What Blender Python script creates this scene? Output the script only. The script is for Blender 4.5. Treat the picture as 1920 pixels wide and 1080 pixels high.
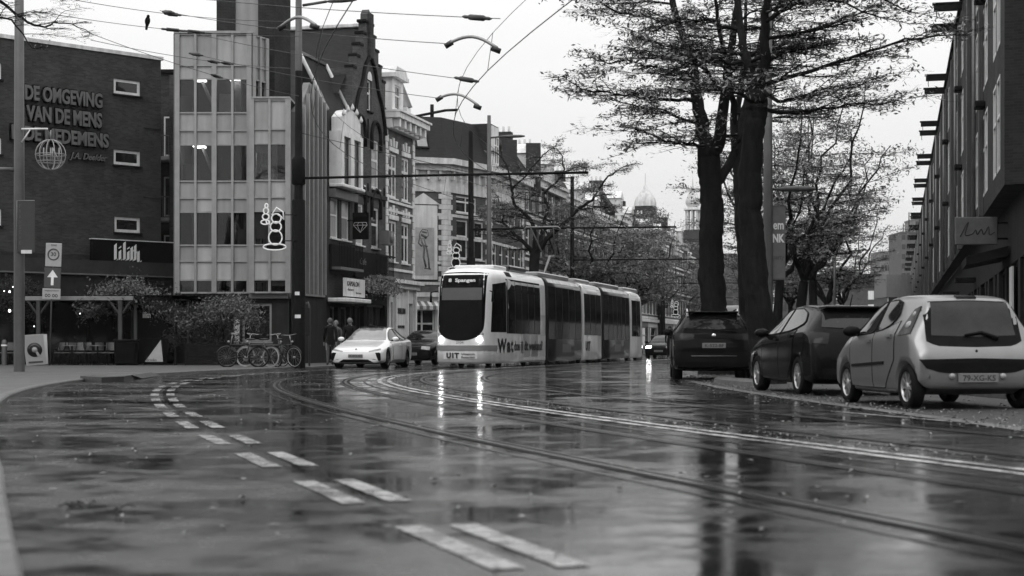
import bpy, bmesh, math, random
import numpy as np
from mathutils import Vector, Matrix
from mathutils.bvhtree import BVHTree
for _o in list(bpy.data.objects):
    bpy.data.objects.remove(_o, do_unlink=True)
S = bpy.context.scene
R = math.radians
sin, cos, pi = math.sin, math.cos, math.pi
random.seed(7)

# ---------------------------------------------------------------- camera
CAM_H, FPX = 0.81, 3000.0            # eye height in metres, focal length in pixels of the 1920 wide photograph
cam_data = bpy.data.cameras.new('camera')
cam_data.sensor_width = 36.0
cam_data.lens = 36.0 * FPX / 1920.0
cam_data.shift_y = 107.0 / 1920.0
cam_data.clip_start = 0.1
cam_data.clip_end = 4000
cam_data.dof.use_dof = True
cam_data.dof.focus_distance = 50.0
cam_data.dof.aperture_fstop = 2.6
cam = bpy.data.objects.new('camera', cam_data)
cam.location = (0, 0, CAM_H)
cam.rotation_euler = (pi / 2, 0, 0)
S.collection.objects.link(cam)
S.camera = cam

# ---------------------------------------------------------------- sky: flat overcast, colourless
SUN_EL, SUN_ROT = R(48), R(200)
W = bpy.data.worlds.new('World')
S.world = W
W.use_nodes = True
wn, wl = W.node_tree.nodes, W.node_tree.links
wn.clear()
wo = wn.new('ShaderNodeOutputWorld')
bg = wn.new('ShaderNodeBackground')
bg.inputs['Strength'].default_value = 0.1
sky = wn.new('ShaderNodeTexSky')
sky.sky_type = 'NISHITA'
sky.sun_disc = False
sky.sun_elevation = SUN_EL
sky.sun_rotation = SUN_ROT
sky.air_density = 1.0
sky.dust_density = 4.0
bw = wn.new('ShaderNodeRGBToBW')
tc = wn.new('ShaderNodeTexCoord')
cl = wn.new('ShaderNodeTexNoise')
cl.inputs['Scale'].default_value = 2.2
cl.inputs['Detail'].default_value = 4
mp = wn.new('ShaderNodeMapping')
mp.inputs['Scale'].default_value = (1, 1, 3.0)
rmp = wn.new('ShaderNodeMapRange')
rmp.inputs['From Min'].default_value = 0.3
rmp.inputs['From Max'].default_value = 0.7
rmp.inputs['To Min'].default_value = 7.4
rmp.inputs['To Max'].default_value = 8.2
mxs = wn.new('ShaderNodeMix')
mxs.data_type = 'FLOAT'
mxs.inputs[0].default_value = 0.95
wl.new(sky.outputs['Color'], bw.inputs['Color'])
wl.new(tc.outputs['Generated'], mp.inputs['Vector'])
wl.new(mp.outputs['Vector'], cl.inputs['Vector'])
wl.new(cl.outputs['Fac'], rmp.inputs['Value'])
wl.new(bw.outputs['Val'], mxs.inputs[2])
wl.new(rmp.outputs['Result'], mxs.inputs[3])
# an overcast sky is brighter overhead than at the horizon: 1 + 1.5 sin(elevation)
sz = wn.new('ShaderNodeSeparateXYZ')
wl.new(tc.outputs['Generated'], sz.inputs[0])
ov = wn.new('ShaderNodeMapRange')
ov.inputs['To Min'].default_value = 1.0
ov.inputs['To Max'].default_value = 2.5
wl.new(sz.outputs['Z'], ov.inputs['Value'])
mo = wn.new('ShaderNodeMath')
mo.operation = 'MULTIPLY'
wl.new(mxs.outputs[0], mo.inputs[0])
wl.new(ov.outputs['Result'], mo.inputs[1])
wl.new(mo.outputs[0], bg.inputs['Color'])
wl.new(bg.outputs['Background'], wo.inputs['Surface'])

sun_d = bpy.data.lights.new('sun', 'SUN')
sun_d.energy = 0.6
sun_d.angle = R(30)
sun = bpy.data.objects.new('sun', sun_d)
sun.rotation_euler = (pi / 2 - SUN_EL, 0, R(180) - SUN_ROT)
S.collection.objects.link(sun)

vs = S.view_settings
vs.view_transform = 'Standard'
vs.look = 'None'
vs.exposure = 0.0
vs.gamma = 1.0
vs.use_curve_mapping = False
S.render.engine = 'CYCLES'
S.cycles.use_denoising = True
S.cycles.use_adaptive_sampling = True
S.cycles.adaptive_threshold = 0.02
S.cycles.max_bounces = 6
S.cycles.diffuse_bounces = 3
S.cycles.glossy_bounces = 4
S.cycles.transmission_bounces = 4
S.cycles.transparent_max_bounces = 12
S.cycles.volume_bounces = 0
S.cycles.sample_clamp_indirect = 4.0
S.cycles.caustics_reflective = False
S.cycles.caustics_refractive = False
# ---------------------------------------------------------------- helpers
def gp(px, py):
    """ground point seen at a pixel of the photograph"""
    Y = FPX * CAM_H / (py - 647.0)
    return ((px - 960) * Y / FPX, Y)

def at(px, py, Y):
    """point at distance Y seen at a pixel of the photograph"""
    return Vector(((px - 960) * Y / FPX, Y, CAM_H + (647.0 - py) * Y / FPX))

MATS = {}
def mat(name, v=0.2, rough=0.7, metal=0.0, var=0.15, scale=6.0, bump=0.0, bscale=60.0, spec=0.5, coat=0.0, emit=0.0, stretch=(1, 1, 1), streak=0.0, rand=0.0):
    """neutral grey procedural material: base value with noise, optional fine bump, rain streaks, per object variation"""
    if name in MATS:
        return MATS[name]
    m = bpy.data.materials.new(name)
    m.use_nodes = True
    n, l = m.node_tree.nodes, m.node_tree.links
    p = n['Principled BSDF']
    p.inputs['Roughness'].default_value = rough
    p.inputs['Metallic'].default_value = metal
    p.inputs['Specular IOR Level'].default_value = spec if rough < 0.6 else min(spec, 0.05)
    p.inputs['Coat Weight'].default_value = coat
    p.inputs['Coat Roughness'].default_value = 0.04
    tcn = n.new('ShaderNodeTexCoord')
    mpn = n.new('ShaderNodeMapping')
    mpn.inputs['Scale'].default_value = stretch
    l.new(tcn.outputs['Object'], mpn.inputs['Vector'])
    ns = n.new('ShaderNodeTexNoise')
    ns.inputs['Scale'].default_value = scale
    ns.inputs['Detail'].default_value = 6
    ns.inputs['Roughness'].default_value = 0.65
    l.new(mpn.outputs['Vector'], ns.inputs['Vector'])
    mr = n.new('ShaderNodeMapRange')
    mr.inputs['From Min'].default_value = 0.25
    mr.inputs['From Max'].default_value = 0.75
    mr.inputs['To Min'].default_value = v * (1 - var)
    mr.inputs['To Max'].default_value = v * (1 + var)
    l.new(ns.outputs['Fac'], mr.inputs['Value'])
    out = mr.outputs['Result']
    def mul(a, b_lo, b_hi, src, lo=0.35, hi=0.65):
        r2 = n.new('ShaderNodeMapRange')
        r2.inputs['From Min'].default_value = lo
        r2.inputs['From Max'].default_value = hi
        r2.inputs['To Min'].default_value = b_lo
        r2.inputs['To Max'].default_value = b_hi
        l.new(src, r2.inputs['Value'])
        mm = n.new('ShaderNodeMath')
        mm.operation = 'MULTIPLY'
        l.new(a, mm.inputs[0])
        l.new(r2.outputs['Result'], mm.inputs[1])
        return mm.outputs[0]
    if streak:
        mp2 = n.new('ShaderNodeMapping')
        mp2.inputs['Scale'].default_value = (3.0, 3.0, 0.25)
        l.new(tcn.outputs['Object'], mp2.inputs['Vector'])
        n2 = n.new('ShaderNodeTexNoise')
        n2.inputs['Scale'].default_value = 1.3
        n2.inputs['Detail'].default_value = 5
        l.new(mp2.outputs['Vector'], n2.inputs['Vector'])
        out = mul(out, 1 - streak, 1.0, n2.outputs['Fac'])
    if rand:
        oi = n.new('ShaderNodeObjectInfo')
        out = mul(out, 1 - rand, 1 + rand, oi.outputs['Random'], 0, 1)
    l.new(out, p.inputs['Base Color'])
    if bump:
        nb = n.new('ShaderNodeTexNoise')
        nb.inputs['Scale'].default_value = bscale
        nb.inputs['Detail'].default_value = 4
        l.new(mpn.outputs['Vector'], nb.inputs['Vector'])
        bn = n.new('ShaderNodeBump')
        bn.inputs['Strength'].default_value = bump
        bn.inputs['Distance'].default_value = 0.02
        l.new(nb.outputs['Fac'], bn.inputs['Height'])
        l.new(bn.outputs['Normal'], p.inputs['Normal'])
    if emit:
        p.inputs['Emission Color'].default_value = (1, 1, 1, 1)
        p.inputs['Emission Strength'].default_value = emit
    MATS[name] = m
    return m

def brick_mat(name, v, mortar=1.5, rough=0.8, w=0.22, h=0.065, var=0.22, dirt=0.3):
    if name in MATS:
        return MATS[name]
    m = bpy.data.materials.new(name)
    m.use_nodes = True
    n, l = m.node_tree.nodes, m.node_tree.links
    p = n['Principled BSDF']
    p.inputs['Roughness'].default_value = rough
    p.inputs['Specular IOR Level'].default_value = 0.05
    tcn = n.new('ShaderNodeTexCoord')
    sp = n.new('ShaderNodeSeparateXYZ')
    l.new(tcn.outputs['Object'], sp.inputs[0])
    ad = n.new('ShaderNodeMath')
    l.new(sp.outputs['X'], ad.inputs[0])
    l.new(sp.outputs['Y'], ad.inputs[1])
    cb = n.new('ShaderNodeCombineXYZ')
    l.new(ad.outputs[0], cb.inputs['X'])
    l.new(sp.outputs['Z'], cb.inputs['Y'])
    bt = n.new('ShaderNodeTexBrick')
    bt.inputs['Scale'].default_value = 1.0
    bt.inputs['Brick Width'].default_value = w
    bt.inputs['Row Height'].default_value = h
    bt.inputs['Mortar Size'].default_value = 0.006
    bt.inputs['Mortar Smooth'].default_value = 0.3
    a, b, c = v * (1 - var), v * (1 + var), v * mortar
    bt.inputs['Color1'].default_value = (a, a, a, 1)
    bt.inputs['Color2'].default_value = (b, b, b, 1)
    bt.inputs['Mortar'].default_value = (c, c, c, 1)
    l.new(cb.outputs[0], bt.inputs['Vector'])
    ns = n.new('ShaderNodeTexNoise')
    ns.inputs['Scale'].default_value = 0.7
    ns.inputs['Detail'].default_value = 7
    ns.inputs['Roughness'].default_value = 0.7
    l.new(tcn.outputs['Object'], ns.inputs['Vector'])
    mr = n.new('ShaderNodeMapRange')
    mr.inputs['From Min'].default_value = 0.3
    mr.inputs['From Max'].default_value = 0.7
    mr.inputs['To Min'].default_value = 1 - dirt
    mr.inputs['To Max'].default_value = 1 + dirt
    l.new(ns.outputs['Fac'], mr.inputs['Value'])
    mx = n.new('ShaderNodeMix')
    mx.data_type = 'RGBA'
    mx.blend_type = 'MULTIPLY'
    mx.inputs[0].default_value = 1.0
    l.new(bt.outputs['Color'], mx.inputs[6])
    l.new(mr.outputs['Result'], mx.inputs[7])
    l.new(mx.outputs[2], p.inputs['Base Color'])
    bn = n.new('ShaderNodeBump')
    bn.inputs['Strength'].default_value = 0.35
    bn.inputs['Distance'].default_value = 0.008
    bn.invert = True
    l.new(bt.outputs['Fac'], bn.inputs['Height'])
    l.new(bn.outputs['Normal'], p.inputs['Normal'])
    MATS[name] = m
    return m

def see_glass(name, tint=0.75, rough=0.02):
    if name in MATS:
        return MATS[name]
    m = bpy.data.materials.new(name)
    m.use_nodes = True
    n, l = m.node_tree.nodes, m.node_tree.links
    n.remove(n['Principled BSDF'])
    o = n['Material Output']
    tr = n.new('ShaderNodeBsdfTransparent')
    tr.inputs['Color'].default_value = (tint, tint, tint, 1)
    gl = n.new('ShaderNodeBsdfGlossy')
    gl.inputs['Roughness'].default_value = rough
    fr = n.new('ShaderNodeFresnel')
    fr.inputs['IOR'].default_value = 1.5
    ns = n.new('ShaderNodeTexNoise')
    ns.inputs['Scale'].default_value = 0.8
    bn = n.new('ShaderNodeBump')
    bn.inputs['Strength'].default_value = 0.05
    bn.inputs['Distance'].default_value = 0.05
    l.new(ns.outputs['Fac'], bn.inputs['Height'])
    l.new(bn.outputs['Normal'], gl.inputs['Normal'])
    mx = n.new('ShaderNodeMixShader')
    l.new(fr.outputs['Fac'], mx.inputs[0])
    l.new(tr.outputs[0], mx.inputs[1])
    l.new(gl.outputs[0], mx.inputs[2])
    l.new(mx.outputs[0], o.inputs['Surface'])
    MATS[name] = m
    return m

COL = S.collection
class MB:
    """collects shapes for one mesh"""
    def __init__(s):
        s.v, s.f, s.m, s.s = [], [], [], []
    def add(s, vs_, fs_, m=0, smooth=False, M=None):
        b = len(s.v)
        if M is not None:
            vs_ = [tuple(M @ Vector(v)) for v in vs_]
        s.v.extend([tuple(v) for v in vs_])
        for f in fs_:
            s.f.append(tuple(i + b for i in f))
            s.m.append(m)
            s.s.append(smooth)
        return s
    def box(s, x0, x1, y0, y1, z0, z1, m=0, M=None, bev=0.0):
        if bev:
            b = bev
            xs, ys, zs = (x0, x1), (y0, y1), (z0, z1)
            vs_, idx = [], {}
            for i in (0, 1):
                for j in (0, 1):
                    for k in (0, 1):
                        sx, sy, sz = (1 - 2 * i) * b, (1 - 2 * j) * b, (1 - 2 * k) * b
                        for a, p in enumerate(((xs[i], ys[j] + sy, zs[k] + sz), (xs[i] + sx, ys[j], zs[k] + sz), (xs[i] + sx, ys[j] + sy, zs[k]))):
                            idx[i, j, k, a] = len(vs_)
                            vs_.append(p)
            fs_ = []
            for i in (0, 1):
                q = [idx[i, j, k, 0] for j, k in ((0, 0), (1, 0), (1, 1), (0, 1))]
                fs_.append(q if i else q[::-1])
                q = [idx[j, i, k, 1] for j, k in ((0, 0), (1, 0), (1, 1), (0, 1))]
                fs_.append(q[::-1] if i else q)
                q = [idx[j, k, i, 2] for j, k in ((0, 0), (1, 0), (1, 1), (0, 1))]
                fs_.append(q if i else q[::-1])
            for i in (0, 1):
                for j in (0, 1):
                    fs_.append([idx[i, j, 0, 0], idx[i, j, 1, 0], idx[i, j, 1, 1], idx[i, j, 0, 1]])
                    fs_.append([idx[i, 0, j, 0], idx[i, 1, j, 0], idx[i, 1, j, 2], idx[i, 0, j, 2]])
                    fs_.append([idx[0, i, j, 1], idx[1, i, j, 1], idx[1, i, j, 2], idx[0, i, j, 2]])
                    for k in (0, 1):
                        fs_.append([idx[i, j, k, 0], idx[i, j, k, 1], idx[i, j, k, 2]])
            return s.add(vs_, fs_, m, False, M)
        vs_ = [(x, y, z) for x in (x0, x1) for y in (y0, y1) for z in (z0, z1)]
        return s.add(vs_, [(0, 1, 3, 2), (4, 6, 7, 5), (0, 4, 5, 1), (2, 3, 7, 6), (0, 2, 6, 4), (1, 5, 7, 3)], m, False, M)
    def tube(s, pts, r, seg=8, m=0, cap=True, smooth=True, M=None):
        pts = [Vector(p) for p in pts]
        n = len(pts)
        rs = r if isinstance(r, (list, tuple)) else [r] * n
        vs_, fs_ = [], []
        up = None
        for i, p in enumerate(pts):
            d = (pts[min(i + 1, n - 1)] - pts[max(i - 1, 0)])
            d = d.normalized() if d.length > 1e-9 else Vector((0, 0, 1))
            if up is None:
                up = Vector((0, 0, 1)) if abs(d.z) < 0.9 else Vector((1, 0, 0))
            a = (up - d * up.dot(d))
            a = a.normalized() if a.length > 1e-6 else d.orthogonal().normalized()
            up = a
            b = d.cross(a)
            for k in range(seg):
                t = 2 * pi * k / seg
                vs_.append(p + (a * cos(t) + b * sin(t)) * rs[i])
        for i in range(n - 1):
            for k in range(seg):
                k2 = (k + 1) % seg
                fs_.append((i * seg + k, i * seg + k2, (i + 1) * seg + k2, (i + 1) * seg + k))
        if cap:
            fs_.append(tuple(range(seg))[::-1])
            fs_.append(tuple((n - 1) * seg + k for k in range(seg)))
        return s.add(vs_, fs_, m, smooth, M)
    def lathe(s, prof, seg=16, m=0, M=None, smooth=True, a0=0.0, a1=2 * pi):
        """profile of (radius, height), turned about local z"""
        full = abs(a1 - a0 - 2 * pi) < 1e-6
        cols = seg if full else seg + 1
        vs_, fs_ = [], []
        for r, z in prof:
            for k in range(cols):
                t = a0 + (a1 - a0) * k / seg
                vs_.append((r * cos(t), r * sin(t), z))
        for i in range(len(prof) - 1):
            for k in range(seg):
                k2 = (k + 1) % cols
                fs_.append((i * cols + k, i * cols + k2, (i + 1) * cols + k2, (i + 1) * cols + k))
        return s.add(vs_, fs_, m, smooth, M)
    def prism(s, poly, a, b, axis='y', m=0, M=None):
        """polygon in the plane of the two other axes, extruded from a to b along axis"""
        n = len(poly)
        def pt(u, w, t):
            return {'y': (u, t, w), 'x': (t, u, w), 'z': (u, w, t)}[axis]
        vs_ = [pt(u, w, a) for u, w in poly] + [pt(u, w, b) for u, w in poly]
        fs_ = [tuple(range(n))[::-1], tuple(range(n, 2 * n))]
        fs_ += [(i, (i + 1) % n, n + (i + 1) % n, n + i) for i in range(n)]
        return s.add(vs_, fs_, m, False, M)
    def grid(s, rows, m=0, smooth=True, M=None, closed=False):
        nr, nc = len(rows), len(rows[0])
        vs_ = [p for r in rows for p in r]
        fs_ = []
        for i in range(nr - 1):
            for j in range(nc if closed else nc - 1):
                j2 = (j + 1) % nc
                fs_.append((i * nc + j, i * nc + j2, (i + 1) * nc + j2, (i + 1) * nc + j))
        return s.add(vs_, fs_, m, smooth, M)
    def mesh(s, name, mats):
        me = bpy.data.meshes.new(name)
        me.from_pydata(s.v, [], s.f)
        for q in (mats if isinstance(mats, (list, tuple)) else [mats]):
            me.materials.append(q)
        me.polygons.foreach_set('material_index', s.m)
        me.polygons.foreach_set('use_smooth', s.s)
        me.update()
        return me
    def build(s, name, mats, parent=None, loc=None, rotz=None, fix=False):
        me = s.mesh(name, mats)
        if fix:
            bm = bmesh.new()
            bm.from_mesh(me)
            bmesh.ops.recalc_face_normals(bm, faces=bm.faces)
            bm.to_mesh(me)
            bm.free()
        return link(name, me, parent, loc, rotz)

def link(name, me, parent=None, loc=None, rotz=None):
    o = bpy.data.objects.new(name, me)
    COL.objects.link(o)
    if parent is not None:
        o.parent = parent
    if loc is not None:
        o.location = loc
    if rotz is not None:
        o.rotation_euler = (0, 0, rotz)
    return o

def tag(o, label=None, cat=None, group=None, kind=None):
    if label: o['label'] = label
    if cat: o['category'] = cat
    if group: o['group'] = group
    if kind: o['kind'] = kind
    return o

def thing(name, label, cat, loc=(0, 0, 0), rotz=0.0, group=None):
    o = bpy.data.objects.new(name, None)
    COL.objects.link(o)
    o.empty_display_size = 0.2
    o.location = loc
    o.rotation_euler = (0, 0, rotz)
    return tag(o, label, cat, group)

def copy_tree(o, parent=None):
    c = o.copy()
    COL.objects.link(c)
    c.parent = parent
    for ch in list(o.children):
        copy_tree(ch, c)
    return c

def resample(pts, n):
    pts = [np.array(p, float) for p in pts]
    d = [0.0]
    for a, b in zip(pts, pts[1:]):
        d.append(d[-1] + np.linalg.norm(b - a))
    d = np.array(d)
    t = np.linspace(0, d[-1], n)
    P = np.array(pts)
    return [tuple(np.interp(t, d, P[:, k]) for k in range(P.shape[1]))] if n == 1 else list(zip(*[np.interp(t, d, P[:, k]) for k in range(P.shape[1])]))

def catmull(pts, n=6):
    """smooth polyline through points"""
    P = [np.array(p, float) for p in pts]
    P = [2 * P[0] - P[1]] + P + [2 * P[-1] - P[-2]]
    out = []
    for i in range(1, len(P) - 2):
        for k in range(n):
            t = k / n
            p0, p1, p2, p3 = P[i - 1], P[i], P[i + 1], P[i + 2]
            out.append(tuple(0.5 * ((2 * p1) + (-p0 + p2) * t + (2 * p0 - 5 * p1 + 4 * p2 - p3) * t * t + (-p0 + 3 * p1 - 3 * p2 + p3) * t ** 3)))
    out.append(tuple(P[-2]))
    return out

def text_mesh(body, size, extrude=0.0, bold=0.0, align='LEFT', shear=0.0, sx=1.0, bevel=0.0, space=1.0):
    cu = bpy.data.curves.new('lettering', 'FONT')
    cu.body = body
    cu.size = size
    cu.extrude = extrude
    cu.offset = bold
    cu.align_x = align
    cu.shear = shear
    cu.bevel_depth = bevel
    cu.space_character = space
    cu.resolution_u = 3
    o = bpy.data.objects.new('lettering', cu)
    COL.objects.link(o)
    bpy.context.view_layer.update()
    dg = bpy.context.evaluated_depsgraph_get()
    me = bpy.data.meshes.new_from_object(o.evaluated_get(dg))
    bpy.data.objects.remove(o, do_unlink=True)
    bpy.data.curves.remove(cu)
    if sx != 1.0:
        me.transform(Matrix.Diagonal((sx, 1, 1, 1)))
    return me

UP = Matrix(((1, 0, 0, 0), (0, 0, -1, 0), (0, 1, 0, 0), (0, 0, 0, 1)))      # text plane to x-z, facing -y
def text(name, body, size, m, parent, loc, M=None, **k):
    """lettering standing in the local x-z plane, facing local -y"""
    me = text_mesh(body, size, **k)
    me.transform(UP)
    if M is not None:
        me.transform(M)
    me.materials.clear()
    me.materials.append(m)
    return link(name, me, parent, loc)

def wall(mb, x0, x1, z0, z1, holes, depth=0.18, y=0.0, m=0, top=None):
    """wall face in the plane y with rectangular holes (x0, x1, z0, z1) and their reveals"""
    xs = sorted({x0, x1, *[min(max(h[0], x0), x1) for h in holes], *[min(max(h[1], x0), x1) for h in holes]})
    zs = sorted({z0, z1, *[min(max(h[2], z0), z1) for h in holes], *[min(max(h[3], z0), z1) for h in holes]})
    for a, b in zip(xs, xs[1:]):
        run = None
        for c, d in zip(zs, zs[1:]):
            cx, cz = (a + b) / 2, (c + d) / 2
            if any(h[0] < cx < h[1] and h[2] < cz < h[3] for h in holes):
                if run: mb.add([(a, y, run[0]), (b, y, run[0]), (b, y, run[1]), (a, y, run[1])], [(0, 1, 2, 3)], m)
                run = None
            else:
                run = (run[0], d) if run else (c, d)
        if run: mb.add([(a, y, run[0]), (b, y, run[0]), (b, y, run[1]), (a, y, run[1])], [(0, 1, 2, 3)], m)
    for h in holes:
        a, b, c, d = h[:4]
        e = y + depth
        mb.add([(a, y, c), (b, y, c), (b, y, d), (a, y, d), (a, e, c), (b, e, c), (b, e, d), (a, e, d)],
               [(0, 4, 5, 1), (1, 5, 6, 2), (2, 6, 7, 3), (3, 7, 4, 0)], m)

_wc = {}
def window(parent, x, z, w, h, y=0.12, fm=None, gm=None, style='sash', sill=None, fw=0.07, name='window', sill_out=0.1):
    """window of frame (the object itself), panes and a sill as its children; mesh data shared between equal ones"""
    key = (round(w, 3), round(h, 3), style, fm.name, fw)
    if key not in _wc:
        f = MB()
        f.box(-w / 2, w / 2, 0, 0.07, h - fw, h)
        f.box(-w / 2, w / 2, 0, 0.07, 0, fw)
        f.box(-w / 2, -w / 2 + fw, 0.002, 0.068, fw, h - fw)
        f.box(w / 2 - fw, w / 2, 0.002, 0.068, fw, h - fw)
        panes = []
        if style == 'sash':
            zt = h * 0.58
            f.box(-w / 2 + fw, w / 2 - fw, 0.004, 0.06, zt - fw / 2, zt + fw / 2)
            panes = [(-w / 2 + fw, w / 2 - fw, fw, zt - fw / 2), (-w / 2 + fw, w / 2 - fw, zt + fw / 2, h - fw)]
        elif style == 'cross':
            zt = h * 0.66
            f.box(-w / 2 + fw, w / 2 - fw, 0.004, 0.06, zt - fw / 2, zt + fw / 2)
            f.box(-fw / 2, fw / 2, 0.005, 0.058, fw, h - fw)
            panes = [(-w / 2 + fw, -fw / 2, fw, zt - fw / 2), (fw / 2, w / 2 - fw, fw, zt - fw / 2),
                     (-w / 2 + fw, -fw / 2, zt + fw / 2, h - fw), (fw / 2, w / 2 - fw, zt + fw / 2, h - fw)]
        else:
            panes = [(-w / 2 + fw, w / 2 - fw, fw, h - fw)]
        pm = [MB().box(a, b, 0.035, 0.05, c, d).mesh('pane', gm) for a, b, c, d in panes]
        sm = MB().box(-w / 2 - 0.06, w / 2 + 0.06, -sill_out, 0.10, -0.07, -0.005).mesh('sill', sill) if sill else None
        _wc[key] = (f.mesh('window', fm), pm, sm, gm)
    fme, pm, sm, _ = _wc[key]
    o = link(name, fme, parent, (x, y, z))
    for q in pm:
        c = link('pane', q, o)
        if gm is not None and q.materials[0] != gm:
            c.material_slots[0].link = 'OBJECT'
            c.material_slots[0].material = gm
    if sm:
        c = link('sill', sm, o, (0, -y, 0))
    return o
# ---------------------------------------------------------------- the street line: heading along the left rail of the left tram track
HS = [(-12, -19.5), (0, -18.6), (8, -17.0), (15, -14.8), (22, -12), (28, -7.5), (34, -0.5), (40, 7), (45, 12), (50, 14.5), (70, 15.2), (110, 14.5), (220, 13.5)]
def heading(s):
    return R(float(np.interp(s, [h[0] for h in HS], [h[1] for h in HS])))
_st = 0.25
_px, _py, _ps = [2.06], [6.43], [0.0]
while _ps[-1] < 330:
    h = heading(_ps[-1] + _st / 2)
    _px.append(_px[-1] + sin(h) * _st); _py.append(_py[-1] + cos(h) * _st); _ps.append(_ps[-1] + _st)
while _ps[0] > -30:
    h = heading(_ps[0] - _st / 2)
    _px.insert(0, _px[0] - sin(h) * _st); _py.insert(0, _py[0] - cos(h) * _st); _ps.insert(0, _ps[0] - _st)
_px, _py, _ps = np.array(_px), np.array(_py), np.array(_ps)
_hs, _hv = np.array([h[0] for h in HS], float), np.array([h[1] for h in HS], float)
def track(s, off=0.0, z=0.0):
    """point at arc length s, off metres to the right of the left rail"""
    x, y, h = float(np.interp(s, _ps, _px)), float(np.interp(s, _ps, _py)), heading(s)
    return (x + off * cos(h), y - off * sin(h), z)
def ribbon(mb, s0, s1, o0, o1, z=0.0, step=1.0, m=0):
    n = max(1, int(round((s1 - s0) / step)))
    f0 = o0 if callable(o0) else (lambda s: o0)
    f1 = o1 if callable(o1) else (lambda s: o1)
    rows = [[track(s0 + (s1 - s0) * i / n, f0(s0 + (s1 - s0) * i / n), z), track(s0 + (s1 - s0) * i / n, f1(s0 + (s1 - s0) * i / n), z)] for i in range(n + 1)]
    return mb.grid([[b, a] for a, b in rows][::-1] if False else rows, m, False)
def kerb_off(s):
    return float(np.interp(s, [-5, 5, 20, 30, 60, 120], [-3.82, -3.87, -4.35, -4.4, -4.6, -5.2]))

# ---------------------------------------------------------------- wet asphalt
def wet_mat(name, base, r_dry, r_wet, scale, wet_lo, wet_hi, bump, patch=True, bscale=140, stretch=(1, 1, 1), worn=False):
    m = bpy.data.materials.new(name)
    m.use_nodes = True
    n, l = m.node_tree.nodes, m.node_tree.links
    p = n['Principled BSDF']
    tcn = n.new('ShaderNodeTexCoord')
    mpn = n.new('ShaderNodeMapping')
    mpn.inputs['Scale'].default_value = stretch
    l.new(tcn.outputs['Object'], mpn.inputs['Vector'])
    def noise(sc, det=5, rg=0.6, src=mpn.outputs['Vector']):
        q = n.new('ShaderNodeTexNoise')
        q.inputs['Scale'].default_value = sc
        q.inputs['Detail'].default_value = det
        q.inputs['Roughness'].default_value = rg
        l.new(src, q.inputs['Vector'])
        return q.outputs['Fac']
    def rng(src, a, b, c, d):
        q = n.new('ShaderNodeMapRange')
        q.interpolation_type = 'SMOOTHSTEP'
        for k, v_ in (('From Min', a), ('From Max', b), ('To Min', c), ('To Max', d)):
            q.inputs[k].default_value = v_
        l.new(src, q.inputs['Value'])
        return q.outputs['Result']
    def mth(op, a, b):
        q = n.new('ShaderNodeMath')
        q.operation = op
        for i, t in enumerate((a, b)):
            if isinstance(t, (int, float)): q.inputs[i].default_value = t
            else: l.new(t, q.inputs[i])
        return q.outputs[0]
    wet = rng(mth('ADD', mth('MULTIPLY', noise(scale, 6, 0.62), 0.6), mth('MULTIPLY', noise(scale * 5.5, 5, 0.6), 0.4)), wet_lo, wet_hi, 0.0, 1.0)          # 1 where water stands
    grain = noise(bscale, 3, 0.7)
    mid = noise(5.0, 5, 0.65)
    rough = mth('ADD', mth('MULTIPLY', wet, r_wet - r_dry), r_dry)
    rough = mth('ADD', rough, mth('MULTIPLY', mth('SUBTRACT', mid, 0.5), 0.12))
    l.new(rough, p.inputs['Roughness'])
    col = mth('MULTIPLY', rng(mid, 0.3, 0.7, base * 0.75, base * 1.3), rng(grain, 0.3, 0.7, 0.8, 1.2))
    col = mth('MULTIPLY', col, mth('SUBTRACT', 1.0, mth('MULTIPLY', wet, 0.35)))
    if worn:
        col = mth('MULTIPLY', col, rng(noise(7.0, 8, 0.75), 0.36, 0.52, 0.45, 1.0))
    l.new(col, p.inputs['Base Color'])
    p.inputs['IOR'].default_value = 1.38
    bn = n.new('ShaderNodeBump')
    bn.inputs['Distance'].default_value = 0.004
    l.new(mth('MULTIPLY', mth('SUBTRACT', 1.0, mth('MULTIPLY', wet, 0.93)), bump), bn.inputs['Strength'])
    l.new(grain, bn.inputs['Height'])
    b2 = n.new('ShaderNodeBump')
    b2.inputs['Distance'].default_value = 0.02
    b2.inputs['Strength'].default_value = 0.10
    l.new(noise(1.6, 3, 0.5), b2.inputs['Height'])
    l.new(bn.outputs['Normal'], b2.inputs['Normal'])
    l.new(b2.outputs['Normal'], p.inputs['Normal'])
    MATS[name] = m
    return m

ASPH = wet_mat('wet_asphalt', 0.016, 0.27, 0.08, 0.5, 0.37, 0.56, 0.18)
BIKE = wet_mat('wet_bike_lane', 0.026, 0.27, 0.08, 0.5, 0.42, 0.60, 0.22)
PAVE = wet_mat('wet_paving', 0.075, 0.55, 0.2, 0.4, 0.5, 0.75, 0.3, bscale=60)
PARK = wet_mat('wet_brick_paving', 0.03, 0.6, 0.2, 0.6, 0.55, 0.8, 0.8, bscale=30)
PAINT = wet_mat('road_paint', 0.30, 0.35, 0.12, 2.0, 0.4, 0.6, 0.3, worn=True)
LINE = wet_mat('line_paint', 0.42, 0.35, 0.12, 2.0, 0.4, 0.6, 0.3)
KERB = wet_mat('kerb_concrete', 0.10, 0.5, 0.2, 1.5, 0.5, 0.7, 0.4)
STEEL = mat('rail_steel', 0.03, 0.22, 0.0, 0.5, 5)
BLACK = mat('black_gap', 0.008, 0.6, 0, 0.3)

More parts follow.
